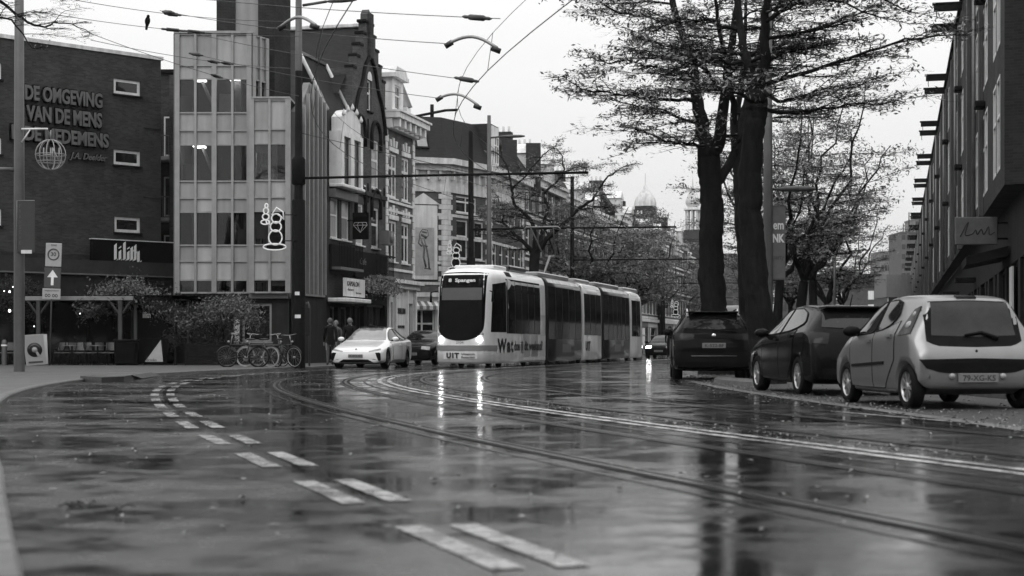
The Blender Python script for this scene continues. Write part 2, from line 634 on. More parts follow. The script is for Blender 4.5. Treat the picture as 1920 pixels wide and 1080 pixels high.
tag(MB().add([(-1500, -300, -0.06), (1500, -300, -0.06), (1500, 3000, -0.06), (-1500, 3000, -0.06)], [(0, 1, 2, 3)]).build('ground', PAVE), kind='structure')
mb = MB(); ribbon(mb, -25, 320, -2.05, 18.0, 0.0, 1.0)
road = tag(mb.build('road', ASPH), kind='structure')
mb = MB(); ribbon(mb, -25, 320, lambda s: kerb_off(s) - 0.5, -2.05, 0.0, 1.0)
bike_lane = tag(mb.build('bike_lane', BIKE), kind='structure')

# dashed double marking beside the bike lane
s = -5.03
while s < 66:
    for o in (-2.05 - 0.125, -2.05 + 0.125):
        j = random.uniform(-0.04, 0.04)
        mb = MB(); ribbon(mb, s + j, s + 1.42 + j, o - 0.065, o + 0.065, 0.005, 0.4)
        mb.build('marking_dash', PAINT, road)
    s += 2.53
# solid double line between the two tracks
for o in (2.21, 2.43):
    mb = MB(); ribbon(mb, -20, 200, o - 0.05, o + 0.05, 0.005, 0.8)
    mb.build('marking_line', LINE, road)
# the line along the parking bays
mb = MB(); ribbon(mb, -4, 12, 5.6, 5.7, 0.005, 0.8)
mb.build('marking_line', PAINT, road)
# repaired strips and seams in the asphalt
SEAM = wet_mat('sealed_seam', 0.015, 0.25, 0.1, 3.0, 0.4, 0.7, 0.3)
for (a, b, o, w) in ((-6, 60, -0.32, 0.05), (-6, 60, 1.85, 0.05), (-6, 70, 2.86, 0.06), (-4, 60, 5.2, 0.05)):
    mb = MB(); ribbon(mb, a, b, o, o + w, 0.004, 0.8)
    mb.build('asphalt_seam', SEAM, road)

def make_track(o, label):
    t = thing('tram_track', label, 'tram track')
    for oo, sg in ((o, 1), (o + 1.435, -1)):
        mb = MB()
        h0, h1 = sorted((oo, oo - 0.058 * sg))
        g0, g1 = sorted((oo, oo + 0.06 * sg))
        l0, l1 = sorted((oo + 0.06 * sg, oo + 0.09 * sg))
        e0, e1 = sorted((oo - 0.058 * sg, oo - 0.12 * sg))
        ribbon(mb, -22, 300, h0, h1, 0.007, 0.6, 0)
        ribbon(mb, -22, 300, g0, g1, 0.004, 0.6, 1)
        ribbon(mb, -22, 300, l0, l1, 0.007, 0.6, 0)
        ribbon(mb, -22, 300, e0, e1, 0.004, 0.6, 1)
        mb.build('rail', [STEEL, BLACK], t)
    return t
make_track(0.0, 'tram track carrying the tram, on the dashed bike lane marking side of double line')
make_track(3.2, 'empty tram track between the double white line and the parked cars')

# left pavement with its kerb stones
PZ = 0.05
mb = MB(); ribbon(mb, -25, 190, -60, lambda s: kerb_off(s) - 0.16, PZ, 1.0)
pav_l = tag(mb.build('pavement_left', PAVE), kind='structure')
for i in range(-8, 75):
    mb = MB()
    a, b = i * 1.0 + 0.006, i * 1.0 + 0.994
    r0 = [track(a, kerb_off(a) - 0.165, PZ + 0.006), track(b, kerb_off(b) - 0.165, PZ + 0.006)]
    r1 = [track(a, kerb_off(a) - 0.02, PZ + 0.008), track(b, kerb_off(b) - 0.02, PZ + 0.008)]
    r2 = [track(a, kerb_off(a), PZ - 0.012), track(b, kerb_off(b), PZ - 0.012)]
    r3 = [track(a, kerb_off(a), -0.03), track(b, kerb_off(b), -0.03)]
    mb.grid([r0, r1, r2, r3], 0, False)
    mb.build('kerb_stone', KERB, pav_l)
# higher island kerb at the side street
pts = [gp(150, 714), gp(190, 717), gp(232, 715), gp(272, 708.5)]
mb = MB()
P3 = [Vector((x, y, 0)) for x, y in pts]
rows = []
for i, p in enumerate(P3):
    rows.append([(p.x - 0.0, p.y, -0.02), (p.x, p.y + 0.02, 0.11), (p.x - 0.1, p.y + 1.2, 0.12), (p.x - 0.1, p.y + 2.2, 0.02)])
mb.grid(rows, 0, False)
mb.build('raised_kerb', wet_mat('dark_kerb', 0.03, 0.5, 0.2, 1.5, 0.5, 0.7, 0.4), pav_l)
# paving tiles of the nearest pavement edge, each its own slab
TILEP = wet_mat('paving_tile', 0.085, 0.45, 0.15, 1.2, 0.45, 0.65, 0.4)
for i in range(-14, 26):
    for j in range(3):
        a, o0 = i * 0.305, -0.17 - j * 0.305
        z = PZ + 0.006 + random.uniform(0, 0.005)
        c = [track(a + 0.003, kerb_off(a) + o0 - 0.302, z), track(a + 0.302, kerb_off(a) + o0 - 0.302, z + random.uniform(-.002, .002)), track(a + 0.302, kerb_off(a) + o0 - 0.003, z), track(a + 0.003, kerb_off(a) + o0 - 0.003, z + random.uniform(-.002, .002))]
        lo_ = [(x, y, PZ - 0.01) for x, y, _ in c]
        MB().add(c + lo_, [(0, 1, 2, 3), (0, 4, 5, 1), (1, 5, 6, 2), (2, 6, 7, 3), (3, 7, 4, 0)]).build('paving_tile', TILEP, pav_l)

# right side: parking strip and pavement
edge_r = [(4.95, -8), (5.6, 4), (5.15, 10), (4.85, 16), (4.4, 22), (4.1, 27), (4.0, 33), (4.25, 39), (5.1, 44)]
y_ = 44
while y_ < 300:
    y_ += 8; edge_r.append((5.1 + (y_ - 44) * 0.245, y_))
edge_s = catmull(edge_r, 4)
def off_edge(d, z):
    out = []
    for i, p in enumerate(edge_s):
        a, b = edge_s[max(i - 1, 0)], edge_s[min(i + 1, len(edge_s) - 1)]
        t = Vector((b[0] - a[0], b[1] - a[1])).normalized()
        out.append((p[0] + t.y * d, p[1] - t.x * d, z))
    return out
mb = MB(); mb.grid([off_edge(0, 0.004), off_edge(3.0, 0.012)], 0, False)
parking = tag(mb.build('parking_strip', PARK), kind='structure')
mb = MB(); mb.grid([off_edge(3.0, -0.02), off_edge(3.0, 0.10), off_edge(3.16, 0.112), off_edge(40, 0.112)], 0, False)
tag(mb.build('pavement_right', PAVE), kind='structure')
# gutter of kerb blocks along the parking strip
g0, g1 = off_edge(-0.14, 0.008), off_edge(0.0, 0.02)
for i in range(2, min(44, len(g0) - 1)):
    a0, a1, b0, b1 = Vector(g0[i]), Vector(g0[i + 1]), Vector(g1[i]), Vector(g1[i + 1])
    for k in range(2):
        u, w = k / 2 + 0.004, (k + 1) / 2 - 0.004
        mb = MB().add([a0.lerp(a1, u), a0.lerp(a1, w), b0.lerp(b1, w), b0.lerp(b1, u)], [(0, 1, 2, 3)])
        mb.build('kerb_block', KERB, parking)
# kerbed island of the tree bay between the hatchback and the black car
isl = [gp(1338, 719), gp(1375, 724), gp(1425, 727)]
mb = MB()
rows = [[(x, y, 0.0), (x + 0.01, y + 0.02, 0.10), (x + 0.3, y + 1.6, 0.12), (x + 0.5, y + 3.2, 0.1)] for x, y in isl]
mb.grid(rows, 0, False)
mb.build('bay_island', KERB, parking)

# fallen leaves
def leaf_litter(name, spots, size, m, label):
    V, F = [], []
    rng_ = random.Random(len(spots))
    for x, y, z in spots:
        a = rng_.uniform(0, 2 * pi); w = size * rng_.uniform(0.5, 1.3); h_ = w * rng_.uniform(0.35, 0.7)
        t = rng_.uniform(0, 0.02)
        b = len(V)
        for u, v_, zz in ((-w, 0, 0), (0, -h_, t), (w, 0, 0.004), (0, h_, t)):
            V.append((x + u * cos(a) - v_ * sin(a), y + u * sin(a) + v_ * cos(a), z + zz))
        F.append((b, b + 1, b + 2, b + 3))
    me = bpy.data.meshes.new(name)
    me.from_pydata(V, [], F)
    me.materials.append(m)
    return tag(link(name, me), label, 'leaves', kind='stuff')
LEAFW = mat('wet_leaf', 0.17, 0.35, 0, 0.6, 3)
sp = []
for i in range(4600):
    k = random.randrange(2, 46); t = random.random()
    a, b = edge_s[k], edge_s[k + 1]
    d = random.gauss(0.1, 0.35) if random.random() < 0.6 else random.uniform(-0.4, 3.0)
    x, y = a[0] + (b[0] - a[0]) * t + d, a[1] + (b[1] - a[1]) * t
    sp.append((x, y, 0.022))
for i in range(700):
    s = random.uniform(2, 45)
    sp.append(track(s, random.gauss(2.75, 0.12), 0.006))
for i in range(620):
    s = random.uniform(-2, 40)
    sp.append(track(s, random.uniform(-3.9, 4.5), 0.007))
leaf_litter('fallen_leaves', sp, 0.028, LEAFW, 'small wet fallen leaves scattered over the road and parking strip')
TWIG = mat('wet_twig', 0.02, 0.5, 0, 0.3)
for (px, py, n_) in ((140, 952, 5), (215, 957, 2)):
    x0, y0 = gp(px, py)
    mb = MB()
    for k in range(n_):
        a = random.uniform(0, 2 * pi)
        x, y = x0 + random.gauss(0, 0.05), y0 + random.gauss(0, 0.05)
        mb.tube([(x, y, 0.008), (x + 0.05 * cos(a), y + 0.05 * sin(a), 0.03), (x + 0.09 * cos(a), y + 0.09 * sin(a), 0.012)], [0.005, 0.007, 0.003], 5)
    tag(mb.build('leaf_debris', TWIG), 'clump of dark leaf debris with %s lying on the wet bike lane' % ('a broken twig' if n_ > 2 else 'no twig, the smaller one,'), 'debris')
# ---------------------------------------------------------------- left side of the street
BRICK_D = brick_mat('dark_brick', 0.048, 1.25)
BRICK_M = brick_mat('mid_brick', 0.082, 1.3)
BRICK_L = brick_mat('light_brick', 0.12, 1.3)
BRICK_T = brick_mat('tower_brick', 0.03, 1.6)
WHITE = mat('white_paint', 0.78, 0.5, 0, 0.12, 3, streak=0.25)
STUCCO = mat('white_stucco', 0.68, 0.8, 0, 0.12, 1.5, streak=0.3)
STONE = mat('pale_stone', 0.68, 0.8, 0, 0.2, 3, streak=0.3)
GREYP = mat('grey_paint', 0.15, 0.5, 0, 0.15, 3, streak=0.2)
ALU = mat('aluminium', 0.30, 0.45, 0.4, 0.12, 4, streak=0.2)
SPAND = mat('spandrel_panel', 0.34, 0.35, 0, 0.12, 0.8, rand=0.2, streak=0.2)
DARKP = mat('dark_paint', 0.012, 0.62, 0, 0.3, 4)
BLACKP = mat('black_sign_paint', 0.004, 0.65, 0, 0.3, 4)
SLATE = mat('slate_roof', 0.03, 0.65, 0, 0.35, 2.5, bump=0.3, bscale=14, stretch=(1, 1, 5))
TILE = mat('roof_tile', 0.028, 0.65, 0, 0.3, 3, bump=0.5, bscale=9, stretch=(1, 1, 4))
PANE = mat('window_pane', 0.02, 0.04, 0, 0.5, 1.2, spec=0.6, rand=0.6)
PANE_C = mat('curtained_pane', 0.32, 0.12, 0, 0.3, 4, rand=0.5, stretch=(6, 6, 0.6))
CLEAR = see_glass('clear_glass', 0.72)
ZINC = mat('zinc', 0.18, 0.45, 0.6, 0.2, 3)
INK = mat('dark_lettering', 0.012, 0.5, 0, 0.2)
FA, FROT = (-8.03, 69.2), R(76.5)
FD = Vector((sin(R(13.5)), cos(R(13.5)), 0))
def facu(px):
    r = (px - 960) / FPX
    return (r * FA[1] - FA[0]) / (FD.x - r * FD.y)
def facp(u, out=0.0, z=0.0):
    return Vector((FA[0] + FD.x * u + out * cos(R(13.5)), FA[1] + FD.y * u - out * sin(R(13.5)), z))

def fit_text(name, body, w, h, m, parent, x, y, z, extrude=0.03, bold=0.0, shear=0.0, sub=None, M=None):
    me = text_mesh(body, 1.0, extrude=extrude, bold=bold, shear=shear)
    co = np.empty(len(me.vertices) * 3); me.vertices.foreach_get('co', co); co = co.reshape(-1, 3)
    lo, hi = co.min(0), co.max(0)
    sx, sy = w / (hi[0] - lo[0]), h / (hi[1] - lo[1])
    me.transform(Matrix.Translation((-lo[0], -lo[1], 0)))
    me.transform(Matrix.Diagonal((sx, sy, 1, 1)))
    me.transform(UP)
    me.materials.clear(); me.materials.append(m)
    o = link(name, me, parent, (x, y, z))
    if M is not None: o.matrix_local = M @ Matrix.Translation((x, y, z))
    return o

# --- brick house with the lettered wall
bh = thing('brick_house', 'dark brick house with big raised lettering and three small windows on its wall', 'house', (-15.8, 72, 0), R(44))
wins = [(-2.38, -1.05, 11.88, 12.55), (-2.38, -1.05, 8.76, 9.43), (-2.34, -1.05, 5.79, 6.47),
        (-8.95, -7.62, 11.88, 12.55), (-8.95, -7.62, 8.76, 9.43), (-8.95, -7.62, 5.79, 6.47)]
mb = MB()
wall(mb, -17, 0, 0, 13.62, wins, 0.15)
mb.add([(0, 0, 0), (0, 12, 0), (0, 12, 13.62), (0, 0, 13.62)], [(0, 1, 2, 3)])
mb.add([(-17, 0, 0), (-17, 12, 0), (-17, 12, 13.62), (-17, 0, 13.62)], [(0, 3, 2, 1)])
mb.build('wall', BRICK_D, bh)
MB().box(-17.1, 0.1, -0.06, 12.1, 13.62, 13.78).build('roof_edge', STONE, bh)
for a, b, c, d in wins:
    window(bh, (a + b) / 2, c, b - a, d - c, 0.05, WHITE, PANE, 'plain', DARKP, fw=0.13)
MB().box(-17, 0.12, -0.03, -0.004, 4.28, 4.72).build('plinth_band', BRICK_T, bh)
LETTER = mat('letter_face', 0.115, 0.5, 0, 0.25, 3)
for body, x, z, w, h in (('DE OMGEVING', -6.66, 11.13, 3.62, 0.64), ('VAN DE MENS', -6.59, 10.26, 3.53, 0.66), ('IS DE MEDEMENS', -7.25, 9.42, 4.52, 0.62)):
    o = fit_text('lettering', body, w + 0.10, h + 0.10, BLACKP, bh, x - 0.05, -0.10, z - 0.05, extrude=0.05, bold=0.045)
    fit_text('letter_face', body, w, h, LETTER, o, 0.05, -0.08, 0.05, extrude=0.03, bold=0.03)
o = fit_text('signature', 'J.A. Deelder', 1.85, 0.42, BLACKP, bh, -4.6, -0.08, 8.72, extrude=0.03, bold=0.05, shear=0.35)
fit_text('signature_face', 'J.A. Deelder', 1.80, 0.37, LETTER, o, 0.03, -0.05, 0.025, extrude=0.02, bold=0.012, shear=0.35)
for k, z in ((0, 10.5), (1, 7.4)):
    MB().tube([(-0.9, -0.03, z), (0.0, -0.03, z - 0.02)], 0.012, 5).build('cable', DARKP, bh)

# --- flat roofed cafe front before it
cf = thing('cafe_front', 'low dark flat roofed cafe front under the black sign', 'cafe', (-13.0, 69.1, 0), R(44))
MB().box(-14, 0.3, 0, 3.9, 3.72, 4.27).build('fascia', mat('cafe_fascia', 0.035, 0.6, 0, 0.3, 2), cf)
MB().box(-14.02, 0.32, -0.05, 3.9, 3.66, 3.715).build('fascia_trim', ZINC, cf)
MB().box(-13.9, 0.2, 0.1, 3.8, 2.6, 3.655).build('upper_panel', mat('cafe_panel', 0.022, 0.6, 0, 0.3, 2), cf)
for k in range(7):
    x = -13.9 + k * 2.02
    MB().box(x, x + 0.1, 0.12, 0.24, 0, 2.6).build('post', DARKP, cf)
    MB().box(x + 0.1, x + 2.02, 0.17, 0.19, 0.05, 2.6).build('glazing', mat('cafe_glass', 0.012, 0.08, 0, 0.4, 2), cf)
for x, z in ((-3.72, 2.05), (-4.6, 2.0)):
    MB().box(x, x + 0.8, -0.06, 0.08, z - 0.65, z).build('menu_board', mat('menu_board', 0.05, 0.6), cf)
sg = thing('shop_sign', 'long black sign with white gothic cafe name over the terrace', 'sign', (-15.8, 72, 0), R(44))
MB().box(-3.78, 0.30, -0.62, -0.42, 4.28, 5.38).build('panel', BLACKP, sg)
MB().box(-3.80, 0.32, -0.64, -0.40, 5.383, 5.42).build('top_trim', WHITE, sg)
for x in (-3.3, -1.7, -0.1):
    MB().box(x, x + 0.05, -0.56, -0.50, 3.9, 4.277).build('bracket', ZINC, sg)
LETW = mat('white_letter', 0.75, 0.5, 0, 0.05)
x = -2.72
for ch, w, h, dx in (('l', 0.17, 0.72, 0.0), ('i', 0.16, 0.62, 0.22), ('l', 0.17, 0.82, 0.44), ('i', 0.16, 0.6, 0.63), ('t', 0.22, 0.62, 0.80), ('h', 0.26, 0.72, 0.98)):
    mb = MB()
    def bar(a, b, c, d):
        mb.prism([(a, c), (b, c + 0.06), (b, d), (a, d - 0.09)], -0.66, -0.623, 'y')
    z0 = 4.52
    if ch in 'li':
        bar(0, 0.11, z0, z0 + h if ch == 'l' else z0 + h * 0.72)
        if ch == 'i': bar(0, 0.11, z0 + h * 0.8, z0 + h)
        bar(0.11, 0.17, z0 - 0.03, z0 + 0.06)
    elif ch == 't':
        bar(0, 0.11, z0, z0 + h); bar(0.11, 0.18, z0 + h * 0.62, z0 + h * 0.8); bar(0.11, 0.17, z0 - 0.03, z0 + 0.08)
    else:
        bar(0, 0.1, z0, z0 + h); bar(0.15, 0.26, z0 - 0.08, z0 + h * 0.62); bar(0.1, 0.15, z0 + h * 0.45, z0 + h * 0.6); bar(0.26, 0.36, z0 - 0.07, z0 + 0.02)
    mb.build('letter', LETW, sg, (x + dx, 0, 0), fix=True)
fit_text('lettering', 'C O F F E E', 0.98, 0.09, LETW, sg, -2.64, -0.63, 4.36, extrude=0.006, bold=0.02)

# --- set back block with balconies between
sb = thing('balcony_block', 'narrow set back brick block with railed balconies between brick and glass facades', 'house', (at(292, 0, 77).x, 77, 0), 0)
mb = MB(); mb.box(0, 2.2, 0, 8, 0, 13.9); mb.build('wall', BRICK_D, sb)
MB().box(-0.1, 2.3, -0.2, 8.2, 13.9, 14.05).build('roof_edge', DARKP, sb)
for z in (3.9, 6.7, 9.6):
    MB().box(0.1, 2.1, -1.2, 0, z, z + 0.16).build('balcony_slab', STONE, sb)
    rl = MB().box(0.1, 2.1, -1.2, -1.15, z + 1.12, z + 1.17).build('balcony_rail', ZINC, sb)
    for k in range(14):
        MB().box(0.12 + k * 0.15, 0.14 + k * 0.15, -1.19, -1.17, z + 0.163, z + 1.118).build('baluster', ZINC, rl)
    window(sb, 1.0, z + 0.3, 1.2, 1.9, -0.02, WHITE, PANE, 'plain')

# --- glass fronted block
gb = thing('glass_office', 'glass and panel fronted office block with aluminium mullions', 'office building', (-13.69, 65, 0), 0)
LV = [(13.42, 12.16, 'p'), (12.16, 11.62, 'p'), (11.62, 10.24, 'w'), (10.24, 9.52, 'p'), (9.52, 8.94, 'p'), (8.94, 7.46, 'w'),
      (7.46, 6.77, 'p'), (6.77, 6.21, 'p'), (6.21, 4.86, 'w'), (4.86, 4.21, 'p'), (4.21, 3.45, 'p'), (3.45, 2.96, 'w')]
def curtain(F, xs, levels, ztop):
    """curtain wall of mullions, transoms, panels and panes in the frame F"""
    for i, x in enumerate(xs):
        wd = 0.10 if i in (0, len(xs) - 1) or (len(xs) == 5 and i == 2) else 0.05
        o = MB().box(-wd, wd, -0.09, 0.08, 2.92, ztop).build('mullion', ALU, gb); o.matrix_local = F @ Matrix.Translation((x, 0, 0))
    for a, b in zip(xs, xs[1:]):
        for zt, zb, k in levels:
            if k == 'p':
                o = MB().box(a + 0.052, b - 0.052, 0.01, 0.05, zb + 0.025, zt - 0.025).build('panel', SPAND, gb)
            else:
                if (int(a * 37 + zt * 11)) % 5 < 2:
                    hb2 = (0.25, 0.5, 0.8)[int(a * 13 + zt * 7) % 3] * (zt - zb)
                    MB().box(a + 0.06, b - 0.06, 0.10, 0.11, zt - hb2, zt - 0.03).build('blind', BLIND, gb).matrix_local = F
                o = MB().box(a + 0.052, b - 0.052, 0.02, 0.03, zb + 0.025, zt - 0.025).build('pane', CLEAR, gb)
            o.matrix_local = F
    for zt, zb, k in levels:
        o = MB().box(xs[0], xs[-1], -0.055, 0.055, zt - 0.03, zt + 0.03).build('transom', ALU, gb); o.matrix_local = F
    o = MB().box(xs[0], xs[-1], -0.05, 0.055, 2.9, 2.97).build('transom', ALU, gb); o.matrix_local = F
I4 = Matrix.Identity(4)
BLIND = mat('window_blind', 0.3, 0.8, 0, 0.15, 3, rand=0.5)
curtain(I4, [0.1, 0.84, 1.6, 2.34, 3.02], LV, 13.46)
Fs = Matrix.Translation((3.12, 0.06, 0)) @ Matrix.Rotation(R(64), 4, 'Z')
curtain(Fs, [0.05, 0.5, 0.98], [q for q in LV if q[1] > 10], 13.44)
Fl = Matrix.Translation((3.12, -0.35, 0))
curtain(Fl, [0.06, 0.78, 1.52], [(10.71, 9.52, 'p')] + [q for q in LV if q[0] < 9.6], 10.76)
MB().box(-0.03, 3.16, -0.12, 3.6, 13.46, 13.56).build('roof_edge', ALU, gb)
MB().box(3.17, 4.72, -0.46, 2.4, 10.76, 10.84).build('roof_edge', ALU, gb)
mb = MB(); mb.box(-0.05, 0.0, -0.06, 3.6, 0, 13.45); mb.box(0, 4.6, 3.4, 3.6, 0, 13.4); mb.build('inner_wall', mat('office_wall', 0.12, 0.8), gb)
for z in (2.7, 4.5, 7.1, 9.9, 13.1):
    mb = MB(); mb.box(0.03, 3.0, 0.1, 3.4, z, z + 0.28)
    if z < 10.5: mb.box(3.05, 4.6, -0.2, 3.4, z, z + 0.28)
    mb.build('floor_slab', mat('office_floor', 0.15, 0.8), gb)
for x, y, z0, z1 in ((2.2, 1.2, 9.9, 13.1), (1.35, 1.6, 7.1, 9.9), (2.9, 1.5, 7.1, 9.9), (3.7, 1.0, 7.1, 9.9), (1.1, 1.4, 4.5, 7.1), (2.6, 1.1, 4.5, 7.1)):
    MB().box(x, x + 0.28, y, y + 0.28, z0 + 0.285, z1 - 0.005).build('column', mat('office_column', 0.25, 0.7), gb)
LAMPW = mat('office_lamp_glow', 0.8, 0.5, emit=8.0)
for px, py in ((375, 148), (441, 147), (374, 273), (489, 276)):
    p = at(px, py, 66.2)
    MB().box(-0.22, 0.22, -0.3, 0.3, -0.08, 0.0).build('ceiling_lamp', LAMPW, gb, (p.x + 13.69, 1.2, p.z))
for (x0, z0, x1, z1) in ((0.9, 10.25, 1.5, 11.7), (0.9, 7.4, 1.5, 9.0), (2.0, 4.8, 2.9, 6.3)):
    MB().tube([(x0, 1.1, z1), (x1, 1.3, z0)], 0.07, 5).build('stair_string', mat('office_stair', 0.3, 0.7), gb)
for x, z in ((1.7, 10.35), (0.2, 7.45), (3.3, 7.45), (2.45, 4.8)):
    MB().box(x, x + 0.6, 0.5, 0.9, z, z + 0.75).build('cabinet', mat('office_cabinet', 0.4, 0.6, rand=0.6), gb)
GFW = mat('ground_floor_wall', 0.03, 0.7, 0, 0.25, 2, streak=0.3)
mb = MB(); wall(mb, 0, 4.64, 0, 2.9, [(2.72, 3.92, 0.95, 2.5)], 0.2, y=0.02); mb.build('ground_wall', GFW, gb)
window(gb, 3.32, 0.95, 1.2, 1.55, 0.1, ALU, PANE, 'plain', ALU, fw=0.09)
MB().box(2.4, 2.62, -0.05, 0.02, 0.3, 2.3).build('downpipe_box', STONE, gb)
# the side towards the street: tall finned panel over a dark wall
Ff = Matrix.Translation(Vector((FA[0] + 13.69, FA[1] - 65, 0))) @ Matrix.Rotation(FROT, 4, 'Z')
u0, u1 = facu(556), facu(606)
o = MB().add([(facu(546), 0, 0), (0.02, 0, 0), (0.02, 0, 2.92), (facu(546), 0, 2.92)], [(0, 1, 2, 3)]).build('side_wall', GFW, gb); o.matrix_local = Ff
ua, ub, uc = facu(565), facu(581), facu(606)
o = MB().prism([(u0, 2.93), (uc, 2.93), (uc, 11.25), (ub, 11.85), (ua, 10.75), (u0, 10.4)], 0.0, 0.3, 'y').build('side_panel', mat('side_panel_paint', 0.26, 0.5, 0.2, 0.15, 1.0, streak=0.3), gb, fix=True); o.matrix_local = Ff
for k, px in enumerate((558, 566, 574, 582, 590, 598, 605)):
    u = facu(px)
    zt = float(np.interp(u, [u0, ua, ub, uc], [10.4, 10.75, 11.85, 11.25]))
    o = MB().box(u - 0.05, u + 0.05, -0.16, -0.004, 2.95, zt - 0.05).build('fin', ALU, gb); o.matrix_local = Ff
o = MB().box(u0, uc, -0.1, -0.003, 2.86, 2.95).build('sill', ALU, gb); o.matrix_local = Ff

# --- brick lift tower
tw = thing('brick_tower', 'tall dark brick tower with pale recessed panel rising behind the glass office', 'tower', (-12.3, 66.6, 0), 0)
poly = [(0, 0), (2.42, 0), (2.42 + 0.42, 1.75), (0.4, 1.75)]
mb = MB()
wall(mb, 0, 2.42, 0, 17.6, [(0.78, 1.73, 13.6, 17.2)], 0.12)
mb.add([(2.42, 0, 0), (2.84, 1.75, 0), (2.84, 1.75, 17.6), (2.42, 0, 17.6)], [(0, 1, 2, 3)])
mb.add([(0, 0, 0), (0, 1.75, 0), (0, 1.75, 17.6), (0, 0, 17.6)], [(0, 3, 2, 1)])
mb.add([(0, 0, 17.6), (2.42, 0, 17.6), (2.84, 1.75, 17.6), (0, 1.75, 17.6)], [(0, 1, 2, 3)])
mb.build('wall', BRICK_T, tw)
MB().box(0.78, 1.73, 0.08, 0.115, 13.6, 17.2).build('panel', SPAND, tw)

# --- narrow house with a white bay, beside the stepped gable
def flower(c, n_, sx, sy, sz, size, seed):
    rg = random.Random(seed); V, F = [], []
    for i in range(n_):
        p = Vector((rg.gauss(0, sx), rg.gauss(0, sy), rg.gauss(0, sz))) + Vector(c)
        a = Vector((rg.uniform(-1, 1), rg.uniform(-1, 1), rg.uniform(-1, 1))).normalized() * size * rg.uniform(.5, 1.3)
        b = a.cross(Vector((rg.uniform(-1, 1), rg.uniform(-1, 1), rg.uniform(-1, 1)))).normalized() * size * 0.5
        k = len(V); V += [p - a, p + b, p + a, p - b]; F.append((k, k + 1, k + 2, k + 3))
    return V, F
ha = thing('bay_house', 'narrow dark house with white two window bay and slate mansard roof', 'house', (FA[0], FA[1], 0), FROT)
mb = MB(); wall(mb, 0, 3.4, 2.8, 11.0, [(0.5, 1.6, 5.5, 7.25), (1.95, 3.05, 5.5, 7.25)], 0.2); mb.build('wall', BRICK_D, ha)
mb = MB(); mb.add([(0, 0.02, 10.98), (3.4, 0.02, 10.98), (3.4, 1.3, 13.5), (0, 1.3, 13.5), (0, 6, 13.7), (3.4, 6, 13.7)], [(0, 1, 2, 3), (3, 2, 5, 4)])
mb.add([(0, 0.02, 10.98), (0, 1.3, 13.5), (0, 6, 13.7), (0, 6, 10)], [(0, 1, 2, 3)])
mb.add([(0, 0.02, 0), (0, 0.02, 10.98), (0, 6, 10.98), (0, 6, 0)], [(0, 1, 2, 3)])
mb.build('mansard_roof', SLATE, ha)
MB().tube([(0.02, -0.05, 11.0), (0.02, 1.25, 13.55)], 0.09, 6).build('verge', STONE, ha)
MB().tube([(3.36, -0.05, 11.0), (3.36, 1.25, 13.55)], 0.09, 6).build('verge', STONE, ha)
MB().box(0, 3.4, 1.2, 1.45, 13.5, 13.62).build('roof_ridge', ZINC, ha)
MB().box(0.25, 3.2, -0.7, -0.02, 7.68, 7.82, bev=0.03).build('bay_sill', WHITE, ha)
mb = MB()
for a, b in ((0.3, 0.62), (1.5, 1.95), (2.85, 3.15)):
    mb.box(a, b, -0.6, -0.02, 7.82, 9.92)
mb.box(0.3, 3.15, -0.6, -0.02, 9.92, 10.12); mb.build('bay_frame', WHITE, ha)
for a, b in ((0.62, 1.5), (1.95, 2.85)):
    window(ha, (a + b) / 2, 7.83, b - a, 2.08, -0.5, GREYP, PANE, 'sash', fw=0.05)
o = MB().prism([(0.5, 10.13), (2.95, 10.13), (2.95, 10.75), (2.3, 11.1), (1.72, 11.22), (1.1, 11.1), (0.5, 10.75)], -0.55, -0.05, 'y').build('bay_parapet', WHITE, ha, fix=True)
for k in range(5):
    MB().lathe([(0.0, -0.12), (0.08, -0.08), (0.09, 0), (0.05, 0.1), (0.0, 0.2)], 8).build('ornament', STONE, ha, (0.55 + k * 0.58, -0.6, [10.9, 11.15, 11.3, 11.15, 10.9][k]))
for a, b in ((0.5, 1.6), (1.95, 3.05)):
    window(ha, (a + b) / 2, 5.5, b - a, 1.75, 0.08, WHITE, PANE_C, 'sash', WHITE, fw=0.08)
MB().box(0.3, 3.3, -0.32, -0.005, 7.25, 7.62).build('awning_band', GREYP, ha)
mb = MB(); mb.box(0.3, 3.38, -0.14, -0.005, 4.1, 5.2); mb.build('name_band', DARKP, ha)
rl = MB().box(0.3, 3.38, -0.52, -0.47, 5.2, 5.26).build('balcony_rail', DARKP, ha)
for k in range(16):
    MB().box(0.34 + k * 0.2, 0.37 + k * 0.2, -0.51, -0.48, 4.25, 5.198).build('baluster', DARKP, rl)
MB().box(0.3, 3.38, -0.55, -0.145, 4.1, 4.22).build('balcony_slab', GREYP, ha)
MB().box(0.7, 3.35, -0.62, -0.51, 2.95, 3.75).build('shop_board', WHITE, ha)
fit_text('lettering', 'KAPSALON', 1.6, 0.22, INK, ha, 0.95, -0.625, 3.40, extrude=0.004, bold=0.03)
fit_text('lettering', 'dames', 0.8, 0.12, INK, ha, 1.0, -0.625, 3.2, extrude=0.004)
fit_text('lettering', 'heren', 0.7, 0.10, INK, ha, 2.1, -0.625, 3.08, extrude=0.004)
MB().box(0.12, 3.42, -0.9, -0.005, 2.68, 2.86, bev=0.03).build('canopy', WHITE, ha)
mb = MB(); wall(mb, 0, 3.4, 0, 2.66, [(0.5, 1.5, 0.1, 2.5), (1.9, 3.1, 0.7, 2.5)], 0.25, y=0.02); mb.build('shopfront', DARKP, ha)
for a, b, c in ((0.5, 1.5, 0.1), (1.9, 3.1, 0.7)):
    window(ha, (a + b) / 2, c, b - a, 2.5 - c, 0.2, GREYP, PANE, 'plain', fw=0.07)
